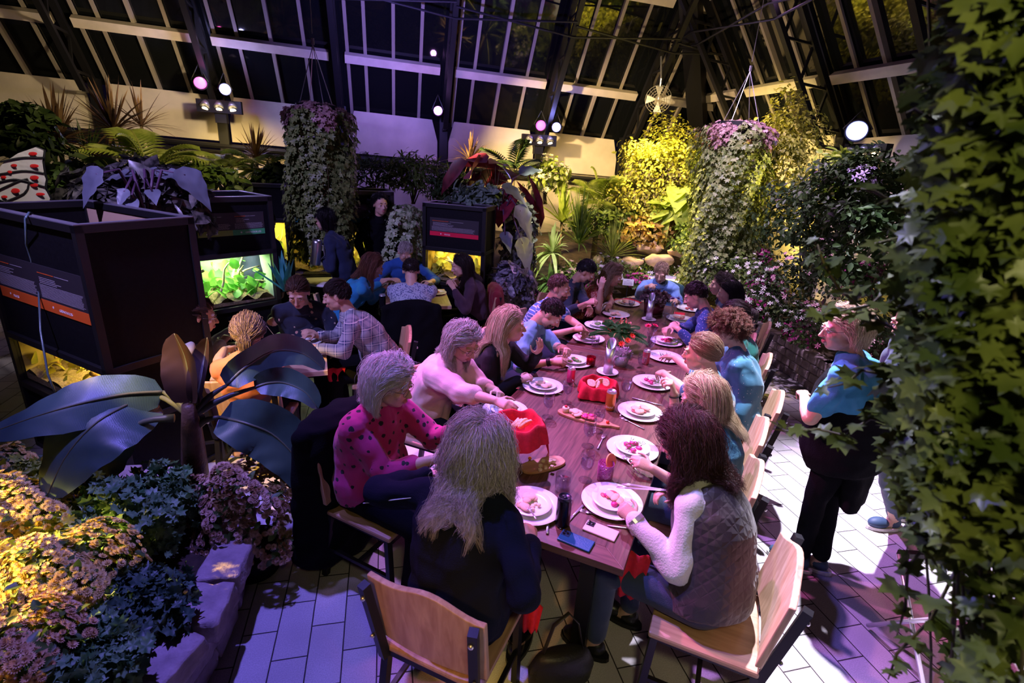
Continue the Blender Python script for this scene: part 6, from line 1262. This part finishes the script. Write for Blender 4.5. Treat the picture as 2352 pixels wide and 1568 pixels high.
bush('teal leaved kale at the bottom edge of planter',at(175,1520,.46),(.20,.18,.10),700,.05,KALE,FRILL,'kale',jit=.9,seed=5,stem=False)
bush('shaded dark kale along inner rim of planter',at(300,1400,.42),(.22,.22,.11),800,.048,KALED,FRILL,'kale',jit=.9,seed=6,stem=False)
bush('pale lime kale at upper left of planter behind banana leaf',at(70,1105,.48),(.15,.13,.09),240,.06,KALEY,FRILL,'kale',jit=.9,seed=7,stem=False)
# --- table centrepieces
pc=at(1425,838,TT); t=thing('kale_pot','grey pot of purple ornamental kale by the nearer metal cylinder','plant',(pc[0],pc[1],TT)); MB().lathe([(0,0),(.05,0),(.068,.09),(.060,.09),(0,.08)],n=24).build('pot',mat('grey_pot',(.38,.34,.40),.6),t,smooth=True,local=True)
M_=[orient(pc+np.array([.055*math.cos(a)*r,.055*math.sin(a)*r,.10+.03*(1-r)]),(math.cos(a)*r,math.sin(a)*r,1.2-r),.05,-.1,.3) for a,r in [(U(0,6.3),math.sqrt(U(0,1))) for _ in range(60)]]; fastmesh('foliage',*FRILL,M_,leafmat('kale_purple',(.34,.22,.34),(.60,.50,.58),trans=.15,scale=25),t)
pc=at(1415,800,TT); fern=leafmat('fern_leaf',(.03,.14,.04),(.08,.28,.08),trans=.25); 
t=palm('bushy green fern arrangement with red blooms in middle of the long table',(pc[0],pc[1],TT+.12),26,.26,fern,'table_fern',trunk=.12,el=(.2,1.4),arch=.45,leaf=.26,cat='plant',lw=.008,seed=3)
fl=MB(); fr_=MB()
for k,(x,y,z) in enumerate(((1442,782,.96),(1428,790,.93),(1452,772,.98))): M_=[xf(at(x,y,z),*frame((U(-.5,.5),-.6,.7)),.032)]; fastmesh('red_bloom',*petals(9,1.,.3),M_,mat('red_bloom',(.75,.05,.01),.5),t)
M_=[orient(pc+np.array([U(-.10,.10),U(-.06,.10),U(.16,.26)]),(0,-.3,1),.03,0,.8) for _ in range(60)]; fastmesh('bronze_leaves',*OVAL,M_,leafmat('bronze_leaf',(.25,.06,.02),(.45,.14,.05)),t)
pc=at(1500,718,TT); t=thing('dark_planter','dark red pot of ruffled heuchera before the person at table head','plant',(pc[0],pc[1],TT)); MB().lathe([(0,0),(.10,0),(.12,.13),(.11,.13),(0,.12)],n=28).build('pot',mat('oxblood_pot',(.10,.015,.02),.35),t,smooth=True,local=True)
M_=[orient(pc+np.array([.14*math.cos(a)*r,.14*math.sin(a)*r,.17+.06*(1-r*r)]),(math.cos(a)*r,math.sin(a)*r,1.),.065,.2,.6) for a,r in [(U(0,6.3),math.sqrt(U(0,1))) for _ in range(170)]]; fastmesh('foliage',*FRILL,M_,leafmat('heuchera',(.05,.025,.035),(.16,.08,.10),trans=.1,scale=25),t)
for x,y,l in((1490,795,'clear vase with two bright pink carnations mid table'),(1545,725,'clear vase with purple sprig at the dark red planter')):
    p=at(x,y,TT); t=thing('bud_vase',l,'vase',(p[0],p[1],TT)); MB().lathe([(0,.003),(.03,0),(.033,.01),(.022,.07),(.035,.14),(.033,.14),(.020,.07),(.030,.012),(0,.008)],n=24).build('vase_glass',GLASS,t,smooth=True,local=True)
    fm_=mat('pink_petal',(.85,.04,.16),.6) if x==1490 else mat('purple_petal',(.25,.10,.35),.6)
    for dx in(-.035,.03): fastmesh('bloom',*petals(10,1.,.4),[xf(p+(dx,0,.19),*frame((dx*8,-.2,1)),.038),xf(p+(dx,0,.195),*frame((dx*6,.2,1)),.030)],fm_,t); MB().tube([(0,0,.02),(dx*.4,0,.12),(dx,0,.18)],.002,5).build('stem',MLEAF,t,local=True)
pc=at(757,628,.752); t=thing('flower_pot','white pot of silvery leaves on the round table near waitress','plant',(pc[0],pc[1],.752)); MB().lathe([(0,0),(.06,0),(.09,.12),(.083,.12),(0,.11)],n=28).build('pot',PORC,t,smooth=True,local=True)
M_=[orient(pc+np.array([.13*math.cos(a)*r,.13*math.sin(a)*r,.15+.05*(1-r*r)]),(math.cos(a)*r,math.sin(a)*r,1.),.075,.1,.5) for a,r in [(U(0,6.3),math.sqrt(U(0,1))) for _ in range(80)]]; fastmesh('foliage',*OVAL,M_,leafmat('silver_leaf',(.25,.36,.33),(.65,.72,.72),trans=.1,scale=25),t)
fastmesh('blossoms',*petals(8,1.),[xf(pc+(U(-.05,.05),U(-.05,.05),.22),*frame((0,0,1)),.022) for _ in range(6)],mat('coral_petal',(.7,.12,.06),.5),t)
# --- garden bed, walls of stone
edge_pts=[(-7.2,8.3),(-3.0,8.3),(-1.6,8.0),(1.3,7.6),(1.75,6.55),(2.5,6.35),(3.2,6.75),(4.25,7.35),(4.85,5.95),(4.80,5.1),(4.68,4.3),(4.62,3.2),(4.7,1.5),(4.9,-1.2)]
wl=MB(); r_=np.random.default_rng(9)
for i in range(3,len(edge_pts)-1):
    a=np.array(edge_pts[i]);b2=np.array(edge_pts[i+1]); L=np.linalg.norm(b2-a); d=(b2-a)/L; nn=np.array([-d[1],d[0]])
    for lv in range(4):
        x=-.06*(lv%2); 
        while x<L:
            l=r_.uniform(.13,.19); c_=a+d*(x+l/2); wl.box((c_[0],c_[1],.05+lv*.10),(l-.008,.15+r_.uniform(-.01,.01),.095),R=np.array([[d[0],nn[0],0],[d[1],nn[1],0],[0,0,1]])); x+=l
wl.build('wall_garden',STONE,kind='structure',bevel=.012)
gx=np.linspace(-7.2,6.2,68); gy=np.linspace(-1.3,9.95,57); E=np.array(edge_pts)
def inside(x,y):
    Q=list(edge_pts)+[(6.25,-1.4),(6.25,10),(-7.3,10)]; c_=False
    for i in range(len(Q)):
        (xa,ya),(xb,yb)=Q[i],Q[(i+1)%len(Q)]
        if (ya>y)!=(yb>y) and x<(xb-xa)*(y-ya)/(yb-ya)+xa: c_=not c_
    return c_
def gz(x,y): return .40+.16*max(0,y-6.6)+.12*max(0,x-4.8)+.04*math.sin(3*x)*math.cos(2.3*y)
g=MB(); vs=[];idx={}
for j,y in enumerate(gy):
    for i,x in enumerate(gx):
        if inside(x,y): idx[(i,j)]=len(vs); vs.append((x,y,gz(x,y)))
g.add(vs,[(idx[(i,j)],idx[(i+1,j)],idx[(i+1,j+1)],idx[(i,j+1)]) for (i,j) in idx if (i+1,j) in idx and (i,j+1) in idx and (i+1,j+1) in idx]); g.build('ground_bed',mat('garden_soil',(.05,.035,.02),.95,noise=.5,nscale=8,bump=.8,bscale=20),kind='structure',smooth=True)
# --- garden planting
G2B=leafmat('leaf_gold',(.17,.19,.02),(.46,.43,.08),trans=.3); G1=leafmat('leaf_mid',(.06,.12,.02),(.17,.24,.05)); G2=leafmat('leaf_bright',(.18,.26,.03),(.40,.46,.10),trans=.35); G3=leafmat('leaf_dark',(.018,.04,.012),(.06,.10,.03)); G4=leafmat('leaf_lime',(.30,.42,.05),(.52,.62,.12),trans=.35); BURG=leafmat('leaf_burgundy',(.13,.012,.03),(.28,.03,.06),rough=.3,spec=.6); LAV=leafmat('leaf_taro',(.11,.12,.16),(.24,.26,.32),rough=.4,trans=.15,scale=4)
CORD=leafmat('leaf_cordyline',(.07,.035,.02),(.20,.12,.06),scale=6)
WF=mat('white_petal',(.85,.80,.80),.6); PF=mat('pale_pink_petal',(.80,.45,.55),.6)
def gat(px,py,D): return atD(px,py,D)
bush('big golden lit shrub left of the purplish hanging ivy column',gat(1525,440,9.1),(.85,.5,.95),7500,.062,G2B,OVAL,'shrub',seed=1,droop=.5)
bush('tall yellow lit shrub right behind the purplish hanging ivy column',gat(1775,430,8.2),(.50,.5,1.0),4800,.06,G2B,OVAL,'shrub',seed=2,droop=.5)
bush('lime heart leaved plant below the golden shrub',gat(1545,500,8.7),(.35,.3,.35),70,.30,G4,HEART,'taro',seed=3,droop=.8,jit=.5)
bush('pale flowering hydrangea shrub below the wall flood light',gat(1255,415,8.6),(.32,.3,.30),500,.10,G2,OVAL,'shrub',seed=4,fm=mat('cream_petal',(.80,.80,.55),.6),fn=90,fs=.05)
palm('green palm against the cream wall above the girl in coral',gat(1375,480,8.6),9,1.05,G2,trunk=.9,seed=5,el=(.5,1.45),arch=.45,leaf=.30,lw=.03)
spiky('fan leaved palm lit yellow left of the green palm',gat(1290,510,8.2),34,.55,G4,1.5,'fan_palm',trunk=.5,upm=1.6,droop=.1,seed=6)
spiky('bright variegated dracaena beside the crimson signed cabinet',gat(1268,580,7.3),46,.42,leafmat('dracaena',(.45,.55,.15),(.80,.85,.45),trans=.3,scale=5),2.0,'dracaena',trunk=.5,upm=.9,droop=.9,seed=7)
spiky('lower tier of dracaena leaves beside the crimson signed cabinet',gat(1262,650,7.2),40,.36,leafmat('dracaena_green',(.10,.22,.06),(.30,.45,.16),trans=.3,scale=5),2.0,'dracaena',trunk=.25,upm=.6,droop=.9,seed=8)
spiky('tuft of tall grass behind the diners on the far left',gat(1330,560,8.0),120,.85,G1,.35,'ornamental_grass',trunk=0,upm=2.4,droop=.3,seed=9)
spiky('fine grass tuft near the orange lit rocks',gat(1405,590,7.9),90,.6,G2,.35,'ornamental_grass',trunk=0,upm=2.0,droop=.3,seed=10)
spiky('dark spiky cordyline above the crimson signed cabinet',gat(1080,370,8.4),56,.48,CORD,.9,'cordyline',trunk=1.2,upm=.8,droop=.3,seed=11)
palm('dark palm right of the spiky cordyline above crimson signed cabinet',gat(1178,400,8.3),9,.80,G3,trunk=1.0,seed=12,el=(.5,1.4),arch=.4)
bush('burgundy leaved banana behind the crimson signed cabinet',gat(1140,420,7.2),(.45,.3,.35),16,.60,BURG,OVAL,'red_banana',seed=13,droop=.5,jit=.6,fill=.3)
def taro(label,c,leaves,m,base_z,name='taro'):
    c=V3(c); t=thing(name,label,'plant',(c[0],c[1],base_z))
    for k,(px,py,D,s,dx,dy,dz) in enumerate(leaves):
        p=gat(px,py,D); d=nrm((dx,dy,dz)); lf=MB(); x=nrm(np.cross(d,(0.1,-.4,1))); z=np.cross(x,d); tv=np.array(HEART[0]); n=7; P=[p+d*s*u-np.array([0,0,.25*s*u*u]) for u in np.linspace(-.25,1,12)]
        W=[s*q for q in(.16,.34,.44,.47,.45,.41,.35,.28,.21,.14,.07,.004)]; blade(lf,P,W,cup=.12,rip=.10,side=x,seed=k); o=lf.build('leaf',m,t,smooth=True)
        MB().tube([c+(0,0,-.2),(c+p)/2+(0,0,.12),p],[.014,.011,.007],6).build('stalk',mat('taro_stalk',(.10,.05,.10),.4),o,smooth=True)
    return t
taro('lavender lit taro with heart leaves above the crimson signed cabinet',gat(1150,470,6.7),[(1165,432,6.5,.30,.9,-.3,-.5),(1195,485,6.4,.34,.5,-.3,-1),(1160,540,6.4,.20,.3,-.5,-.8),(1200,560,6.5,.34,.3,-.2,-1),(1205,355+40,6.8,.26,.9,.1,.3)],LAV,.9)
taro('purple lit taro leaves above the green signed cabinet',gat(330,450,5.2),[(222,400,4.9,.22,-.6,-.2,-1),(290,402,5.3,.22,-.9,.2,-.1),(345,398,5.4,.20,.9,.3,0),(385,402,5.3,.20,.9,.1,.1),(425,402,5.1,.27,.7,-.1,-.9),(285,440,4.9,.11,-.2,-.4,-.6),(300,462,4.9,.11,.3,-.4,-.3),(350,440,5.1,.12,.2,-.4,-.3)],LAV,.9)
bush('dark silver edged begonia column right of the crimson signed cabinet',gat(1190,560,6.9),(.22,.2,.55),650,.10,leafmat('begonia_dark',(.03,.03,.035),(.16,.16,.17),rough=.3,scale=25),HEART,'begonia',seed=14,droop=.9)
bush('silver and purple begonia mound behind the bearded diners',gat(1168,672,6.3),(.30,.26,.30),700,.11,leafmat('begonia_silver',(.06,.05,.08),(.42,.38,.48),rough=.35,scale=22),HEART,'begonia',seed=15,droop=.9)
bush('bright pink chrysanthemum beside the silver begonia',gat(1214,690,6.55),(.15,.15,.13),200,.04,MLEAF,OVAL,'chrysanthemum',seed=16,fm=mat('hot_pink_petal',(.72,.16,.42),.6),fn=220,fs=.020,stem=False)
for k,(px,py,D,rx,rz_,w_) in enumerate(((1310,640,7.5,.3,.2,'left of the placard behind the diners'),(1395,625,7.6,.4,.2,'just above the placard'),(1500,635,8.2,.45,.22,'behind the person at table head'),(1620,665,7.6,.45,.25,'under the purplish hanging ivy'),(1700,640,7.2,.5,.3,'right of the purplish hanging ivy'),(1790,650,6.8,.5,.3,'centre of the right flower bed'),(1880,640,6.3,.5,.35,'right part of flower bed below dark shrubs'),(1750,700,6.5,.35,.22,'just behind the bunned person'),(1845,735,6.3,.40,.18,'above the low stone wall'),(1950,760,5.4,.45,.28,'behind the standing server'))):
    bush('flowering groundcover with small white blooms '+w_,gat(px,py,D),(rx,rx*.8,rz_),760,.050,G1 if k<5 else G3,OVAL,'groundcover',seed=20+k,fm=WF if k%3 else PF,fn=70,fs=.030,stem=False,ft=petals(6,1.,.1))
for k,(px,py,D,r,l) in enumerate(((1370,655,7.35,.16,'left of the white placard'),(1465,650,7.5,.15,'right of the white placard'),(1620,640,7.7,.12,'under the hanging ivy'),(1720,715,6.3,.17,'beside the bunned person'),(1745,590,7.6,.12,'high on the slope right of hanging ivy'),(1760,660,6.9,.2,'in the middle of the right bed'),(1835,770,6.1,.15,'above the low stone wall'),(1990,650,6.0,.2,'at right of bed near dark shrubs'))):
    mum('magenta chrysanthemum '+l,gat(px,py,D),(r,r,r*.8),170,MUMP,.024,40+k)
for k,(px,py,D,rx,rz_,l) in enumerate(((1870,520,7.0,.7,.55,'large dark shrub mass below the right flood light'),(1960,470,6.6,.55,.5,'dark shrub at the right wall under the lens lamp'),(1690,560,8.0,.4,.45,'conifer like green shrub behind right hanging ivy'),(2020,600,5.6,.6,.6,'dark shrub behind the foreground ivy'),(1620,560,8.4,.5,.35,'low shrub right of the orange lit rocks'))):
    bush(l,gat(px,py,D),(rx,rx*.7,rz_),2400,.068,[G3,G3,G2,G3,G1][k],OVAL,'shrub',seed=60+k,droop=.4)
bush('bank of leafy undergrowth left of the orange lit rocks',gat(1420,520,8.9),(.8,.4,.35),1300,.11,G1,OVAL,'shrub',seed=70); bush('rust leaved croton at the foot of golden shrub',gat(1500,535,8.6),(.55,.3,.25),900,.09,leafmat('croton',(.22,.10,.02),(.45,.34,.06)),OVAL,'croton',seed=71)
bush('orchid spray with pale lilac flowers beside the right flood light',gat(1978,412,6.4),(.14,.14,.10),40,.05,G3,OVAL,'orchid',seed=72,fm=mat('lilac_petal',(.62,.50,.80),.5),fn=45,fs=.045,ft=petals(5,1.,.1))
bush('pale leaved shrub catching light by the right flood light',gat(1935,385,7.0),(.28,.2,.16),260,.11,G4,OVAL,'shrub',seed=73)
# rocks lit orange
ROCK=mat('sandstone',(.55,.38,.20),.9,noise=.25,nscale=6,bump=.9,bscale=14)
for k,(px,py,D,r) in enumerate(((1495,572,8.4,.20),(1560,576,8.2,.24),(1515,594,8.0,.24),(1455,600,7.9,.16),(1420,602,8.0,.14))):
    p=gat(px,py,D); b=MB(); b.ell((0,0,0),(r,r*.6,r*.35),n=18); o=b.build('rock',ROCK,smooth=True); o.location=p; dp=o.modifiers.new('d','DISPLACE'); tx_=bpy.data.textures.get('rockbig') or bpy.data.textures.new('rockbig','CLOUDS'); tx_.noise_scale=.25; dp.texture=tx_; dp.strength=.2; dp.texture_coords='GLOBAL'
    tag(o,('flat sandstone rock %s of garden mound'%(['at the left top','at the right top','in front','at the far left foot','at extreme left'][k])),'rock')
# placard
p=gat(1443,648,7.3); pl=thing('plant_placard','small white placard on a stake in flower bed behind long table','sign',(p[0],p[1],p[2]-.2),math.radians(-20)); MB().box((0,0,.2),(.15,.006,.09)).build('card',mat('white_card',(.85,.85,.88),.5),pl,local=True); MB().box((0,.006,.08),(.012,.006,.20)).build('stake',BLACKM,pl,local=True)
tx=MB(); text_mb(tx,'ABOUT',.014,(-.026,-.0035,.222),(1,0,0),(0,0,1)); text_mb(tx,'CHRYSANTHEMUMS',.0125,(-.063,-.0035,.203),(1,0,0),(0,0,1)); lines(tx,-.062,.062,.192,.009,-.0035,0,4); tx.build('card_text',mat('card_ink',(.15,.12,.2),.6),pl,local=True)
b=MB(); b.ell((0,0,0),.085,n=24); o=b.build('glass_globe',mat('amber_globe',(.75,.55,.25),.05,.6,coat=1),smooth=True); o.location=gat(1375,598,7.6); tag(o,'amber mirror garden globe among white flowers','globe')
# --- background plants at the left
spiky('brown cordyline with long spikes at the left wall',gat(262,300,8.2),80,.62,CORD,.8,'cordyline',trunk=1.4,upm=.9,droop=.25,seed=80)
spiky('second brown cordyline rising right behind the first',gat(325,290,8.8),50,.55,CORD,.8,'cordyline',trunk=1.2,upm=1.6,droop=.25,seed=81)
spiky('lower dark cordyline near the butterfly sculpture',gat(133,325,7.4),80,.62,CORD,.9,'cordyline',trunk=1.2,upm=.4,droop=.35,seed=82)
spiky('dark drooping cordyline between the two left palms',gat(205,375,7.8),60,.55,G3,.9,'cordyline',trunk=.8,upm=.2,droop=.4,seed=83)
spiky('red tipped cordyline left of the left hanging ivy',gat(588,365,8.6),60,.50,leafmat('cord_red',(.12,.06,.02),(.34,.22,.08),scale=6),.9,'cordyline',trunk=1.0,upm=1.0,droop=.3,seed=84)
palm('bright lime palm frond arching before the left cream wall',gat(345,400,7.3),8,.95,G2,trunk=.8,seed=85,el=(.75,1.35),arch=.5,az=[-.2,.35,2.4,2.9,1.6,-2.6,.9,3.6],leaf=.34,lw=.03)
palm('feathery palm behind the far cabinet at left hanging ivy',gat(605,405,8.4),10,.85,G1,trunk=.9,seed=86,el=(.2,1.2),arch=.5)
palm('low feathery palm left of the far black cabinet',gat(520,400,8.2),9,.8,G2,trunk=.8,seed=87,el=(.1,1.1),arch=.5)
palm('dark low palm beneath the brown cordyline',gat(260,400,6.8),10,.6,G3,trunk=.6,seed=88,el=(.1,.9),arch=.4)
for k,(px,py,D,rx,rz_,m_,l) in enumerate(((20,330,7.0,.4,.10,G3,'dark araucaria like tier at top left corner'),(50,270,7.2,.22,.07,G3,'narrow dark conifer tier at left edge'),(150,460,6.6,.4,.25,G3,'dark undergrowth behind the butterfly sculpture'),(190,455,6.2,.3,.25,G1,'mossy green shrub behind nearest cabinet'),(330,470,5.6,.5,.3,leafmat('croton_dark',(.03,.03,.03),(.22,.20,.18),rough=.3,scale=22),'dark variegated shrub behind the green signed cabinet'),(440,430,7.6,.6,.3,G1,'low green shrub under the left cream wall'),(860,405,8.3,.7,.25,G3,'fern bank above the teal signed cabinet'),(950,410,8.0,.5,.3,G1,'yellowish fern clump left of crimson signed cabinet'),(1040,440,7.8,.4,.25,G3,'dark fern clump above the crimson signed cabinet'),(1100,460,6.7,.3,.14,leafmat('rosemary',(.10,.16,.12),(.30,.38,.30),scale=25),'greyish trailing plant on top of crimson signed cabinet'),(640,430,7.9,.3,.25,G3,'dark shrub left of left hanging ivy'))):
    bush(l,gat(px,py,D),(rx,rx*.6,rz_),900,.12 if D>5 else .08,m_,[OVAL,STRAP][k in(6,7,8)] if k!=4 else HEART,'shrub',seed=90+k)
spiky('teal lit agave leaves right of the green signed cabinet',gat(655,668,5.3),12,.36,leafmat('agave',(.05,.28,.30),(.14,.50,.50),rough=.4,scale=6),2.2,'agave',trunk=0,upm=2.6,droop=.1,seed=110)
# butterfly sculpture
t=thing('butterfly_sculpture','metal butterfly sculpture with red spots at the left edge','sculpture',tuple(gat(40,480,5.6)*(1,1,0)+(0,0,1.2))); b=MB(); sp_=MB(); wr_=MB(); 
def bp_(px,py,o=0): return gat(px,py,5.6-o)
outl=[(-20,420),(10,375),(45,352),(85,338),(103,345),(100,372),(104,398),(108,412),(105,430),(118,455),(112,475),(92,490),(60,498),(20,492),(-20,470)]
cen=bp_(20,440); n_=len(outl); P=[bp_(x,y) for x,y in outl]; b.add([cen]+P+[cen+(0,-.02,0)]+[p+V3((0,-.02,0)) for p in P],[(0,i+1,(i+1)%n_+1) for i in range(n_)]+[(n_+1,n_+2+(i+1)%n_,n_+2+i) for i in range(n_)])
b.build('wing',mat('hammered_metal',(.62,.58,.55),.45,.25,bump=.8,bscale=12),t,smooth=False)
for (x,y,w_,h_) in((75,353,14,6),(78,381,15,6),(78,408,15,7),(78,425,13,6),(92,446,15,5),(32,380,10,5),(22,395,8,5),(8,407,9,5),(35,438,15,8),(10,452,10,5),(50,475,13,8),(75,465,12,4)):
    q=bp_(x,y,.035); rx=np.linalg.norm(bp_(x+w_,y)-bp_(x,y)); rz2=rx*h_/w_; sp_.ell(q,(rx,.006,rz2),R=np.stack([nrm(_r2),nrm(_f),nrm(_u2)],1),n=14)
sp_.build('red_spot',mat('red_enamel',(.65,.02,.02),.25),t,smooth=True)
for L_ in([(0,372),(50,362),(102,362)],[(0,400),(55,392),(104,398)],[(-10,420),(40,412),(106,430)],[(-10,440),(60,410),(60,440),(20,460),(-10,470)],[(-10,480),(50,470),(112,470)],[(60,498),(30,470),(0,460)]): wr_.tube(curve([bp_(x,y,.03) for x,y in L_],12),.007,6)
wr_.tube([p for p in P],.008,6); wr_.build('wire_outline',BLACKM,t,smooth=True); MB().tube([bp_(20,490),bp_(20,490)*(1,1,0)+(0,0,1.2)],.012,8).build('support_rod',BLACKM,t)
# --- lamps, flood light boxes, fan
def lens_lamp(px,py,Y,aim,col,es,label,r=.085,X=None):
    p=atY(px,py,Y) if X is None else atX(px,py,X); d=nrm(V3(aim)-p); x,y,z=frame(d); R=np.stack([x,y,z],1); t=thing('stage_lamp',label,'lamp',p)
    MB().lathe([(0,-.22),(r*.6,-.21),(r*.95,-.16),(r*1.05,.0),(r*1.12,.03),(r*1.0,.03),(r*.98,.0),(0,-.01)],p,28,R=R).build('housing',BLACKP,t,smooth=True)
    MB().lathe([(0,.012),(r*.6,.010),(r*.96,.0)],p,28,R=R).build('lens',mat('lens_'+label[:9],col,.3,emit=col,es=es),t,smooth=True)
    b=MB(); b.tube([p+x*r*1.1,p+x*r*1.3-z*.08,p-z*.08+y*.0+np.array([0,0,.22]),p-x*r*1.3-z*.08,p-x*r*1.1],.010,6); b.build('yoke',BLACKM,t)
    l=bpy.data.lights.new('lamp_glow','POINT'); l.energy=es*2.2; l.color=col; l.shadow_soft_size=.05; lo=bpy.data.objects.new('lamp_glow',l); C.objects.link(lo); lo.location=p+d*.14; return t,p,d
lens_lamp(460,190,9.2,(0,1,0),(1,.12,.55),1.6,'pink lens stage lamp, left of the glaring one on left rafter'); lens_lamp(517,205,9.2,(0,0,2.3),(.42,.40,1),14,'glaring blue white stage lamp on the left rafter',.075)
lens_lamp(1006,254,9.1,(.5,1,1),(.70,.30,1),4,'violet stage lamp on the middle rafter',.07); lens_lamp(1242,288,9.3,(1,1,1),(1,.12,.7),1.5,'magenta stage lamp above the middle flood light box'); lens_lamp(1278,292,9.3,(.3,.3,2),(.28,.28,1),8,'deep blue stage lamp right of the magenta one',.075)
lens_lamp(1968,300,0,(1.5,2,1),(.40,.42,1),1.6,'blue lens stage lamp on the right wall bracket',.12,X=5.7)
def flood(px,py,Y,label,X=None,flip=False):
    p=atY(px,py,Y) if X is None else atX(px,py,X); t=thing('flood_light_box',label,'lamp',p); ax=np.array([1,0,0]) if X is None else np.array([0,1,0]); ou=np.array([0,-1,0]) if X is None else np.array([-1,0,0]); Z=np.array([0,0,1.])
    R=np.stack([ax,-ou,Z],1); b=MB(); b.box(p,(.62,.10,.18),R=R); b.box(p-Z*.14+(-ou)*.03,(.16,.12,.18),R=R); b.build('box',BLACKP,t)
    for k in(-1,0,1):
        q=p+ax*k*.19+ou*.05; d=nrm(ou*.7-Z*.9+ax*k*.2); x,y,z=frame(d); RR=np.stack([x,y,z],1)
        MB().lathe([(0,-.08),(.05,-.07),(.07,.02),(.062,.02),(0,-.0)],q,18,R=RR).build('lamp_head',mat('grey_head',(.12,.12,.12),.4,.5),t,smooth=True)
        MB().lathe([(0,.022),(.04,.018)],q-Z*.03,14,R=RR).build('bulb',mat('warm_bulb',(1,.8,.5),.3,emit=(1,.75,.4),es=18),t)
    return p
flood(505,245,9.45,'flood light box on the left rafter below the glaring lamp'); flood(1238,322,9.45,'flood light box on the middle rafter with three bulbs lit'); flood(1990,348,0,'flood light box on the right wall bracket',X=5.85)
p=atY(1512,228,8.3); t=thing('wall_fan','caged circulation fan hanging from the far right rafter','fan',p); x,y,z=frame(nrm(CAM-p)); R=np.stack([x,y,z],1); b=MB()
for k in range(5): rr_=.05+.038*k; b.tube([p+R@np.array([rr_*math.cos(a),rr_*math.sin(a),.04-.03*(k/4)**2]) for a in np.linspace(0,2*PI,29)],.0025,5)
for k in range(18): a=k*PI/9; b.tube([p+R@np.array([.03*math.cos(a),.03*math.sin(a),.045]),p+R@np.array([.20*math.cos(a),.20*math.sin(a),.01]),p+R@np.array([.19*math.cos(a),.19*math.sin(a),-.08])],.002,4)
b.build('fan_cage',mat('cage_wire',(.3,.28,.27),.4,.6),t); b=MB()
for k in range(4): a=k*PI/2; b.add([p+R@np.array(q) for q in((.02*math.cos(a),.02*math.sin(a),0),(.19*math.cos(a-.3),.19*math.sin(a-.3),-.02),(.20*math.cos(a+.35),.20*math.sin(a+.35),.02))],[(0,1,2)])
b.build('fan_blade',mat('fan_plastic',(.4,.4,.42),.4),t); MB().tube([p+R@np.array([0,0,-.08]),p+(0,0,.30),p+(0,.1,.62)],.014,6).build('hanger',STEEL,t)
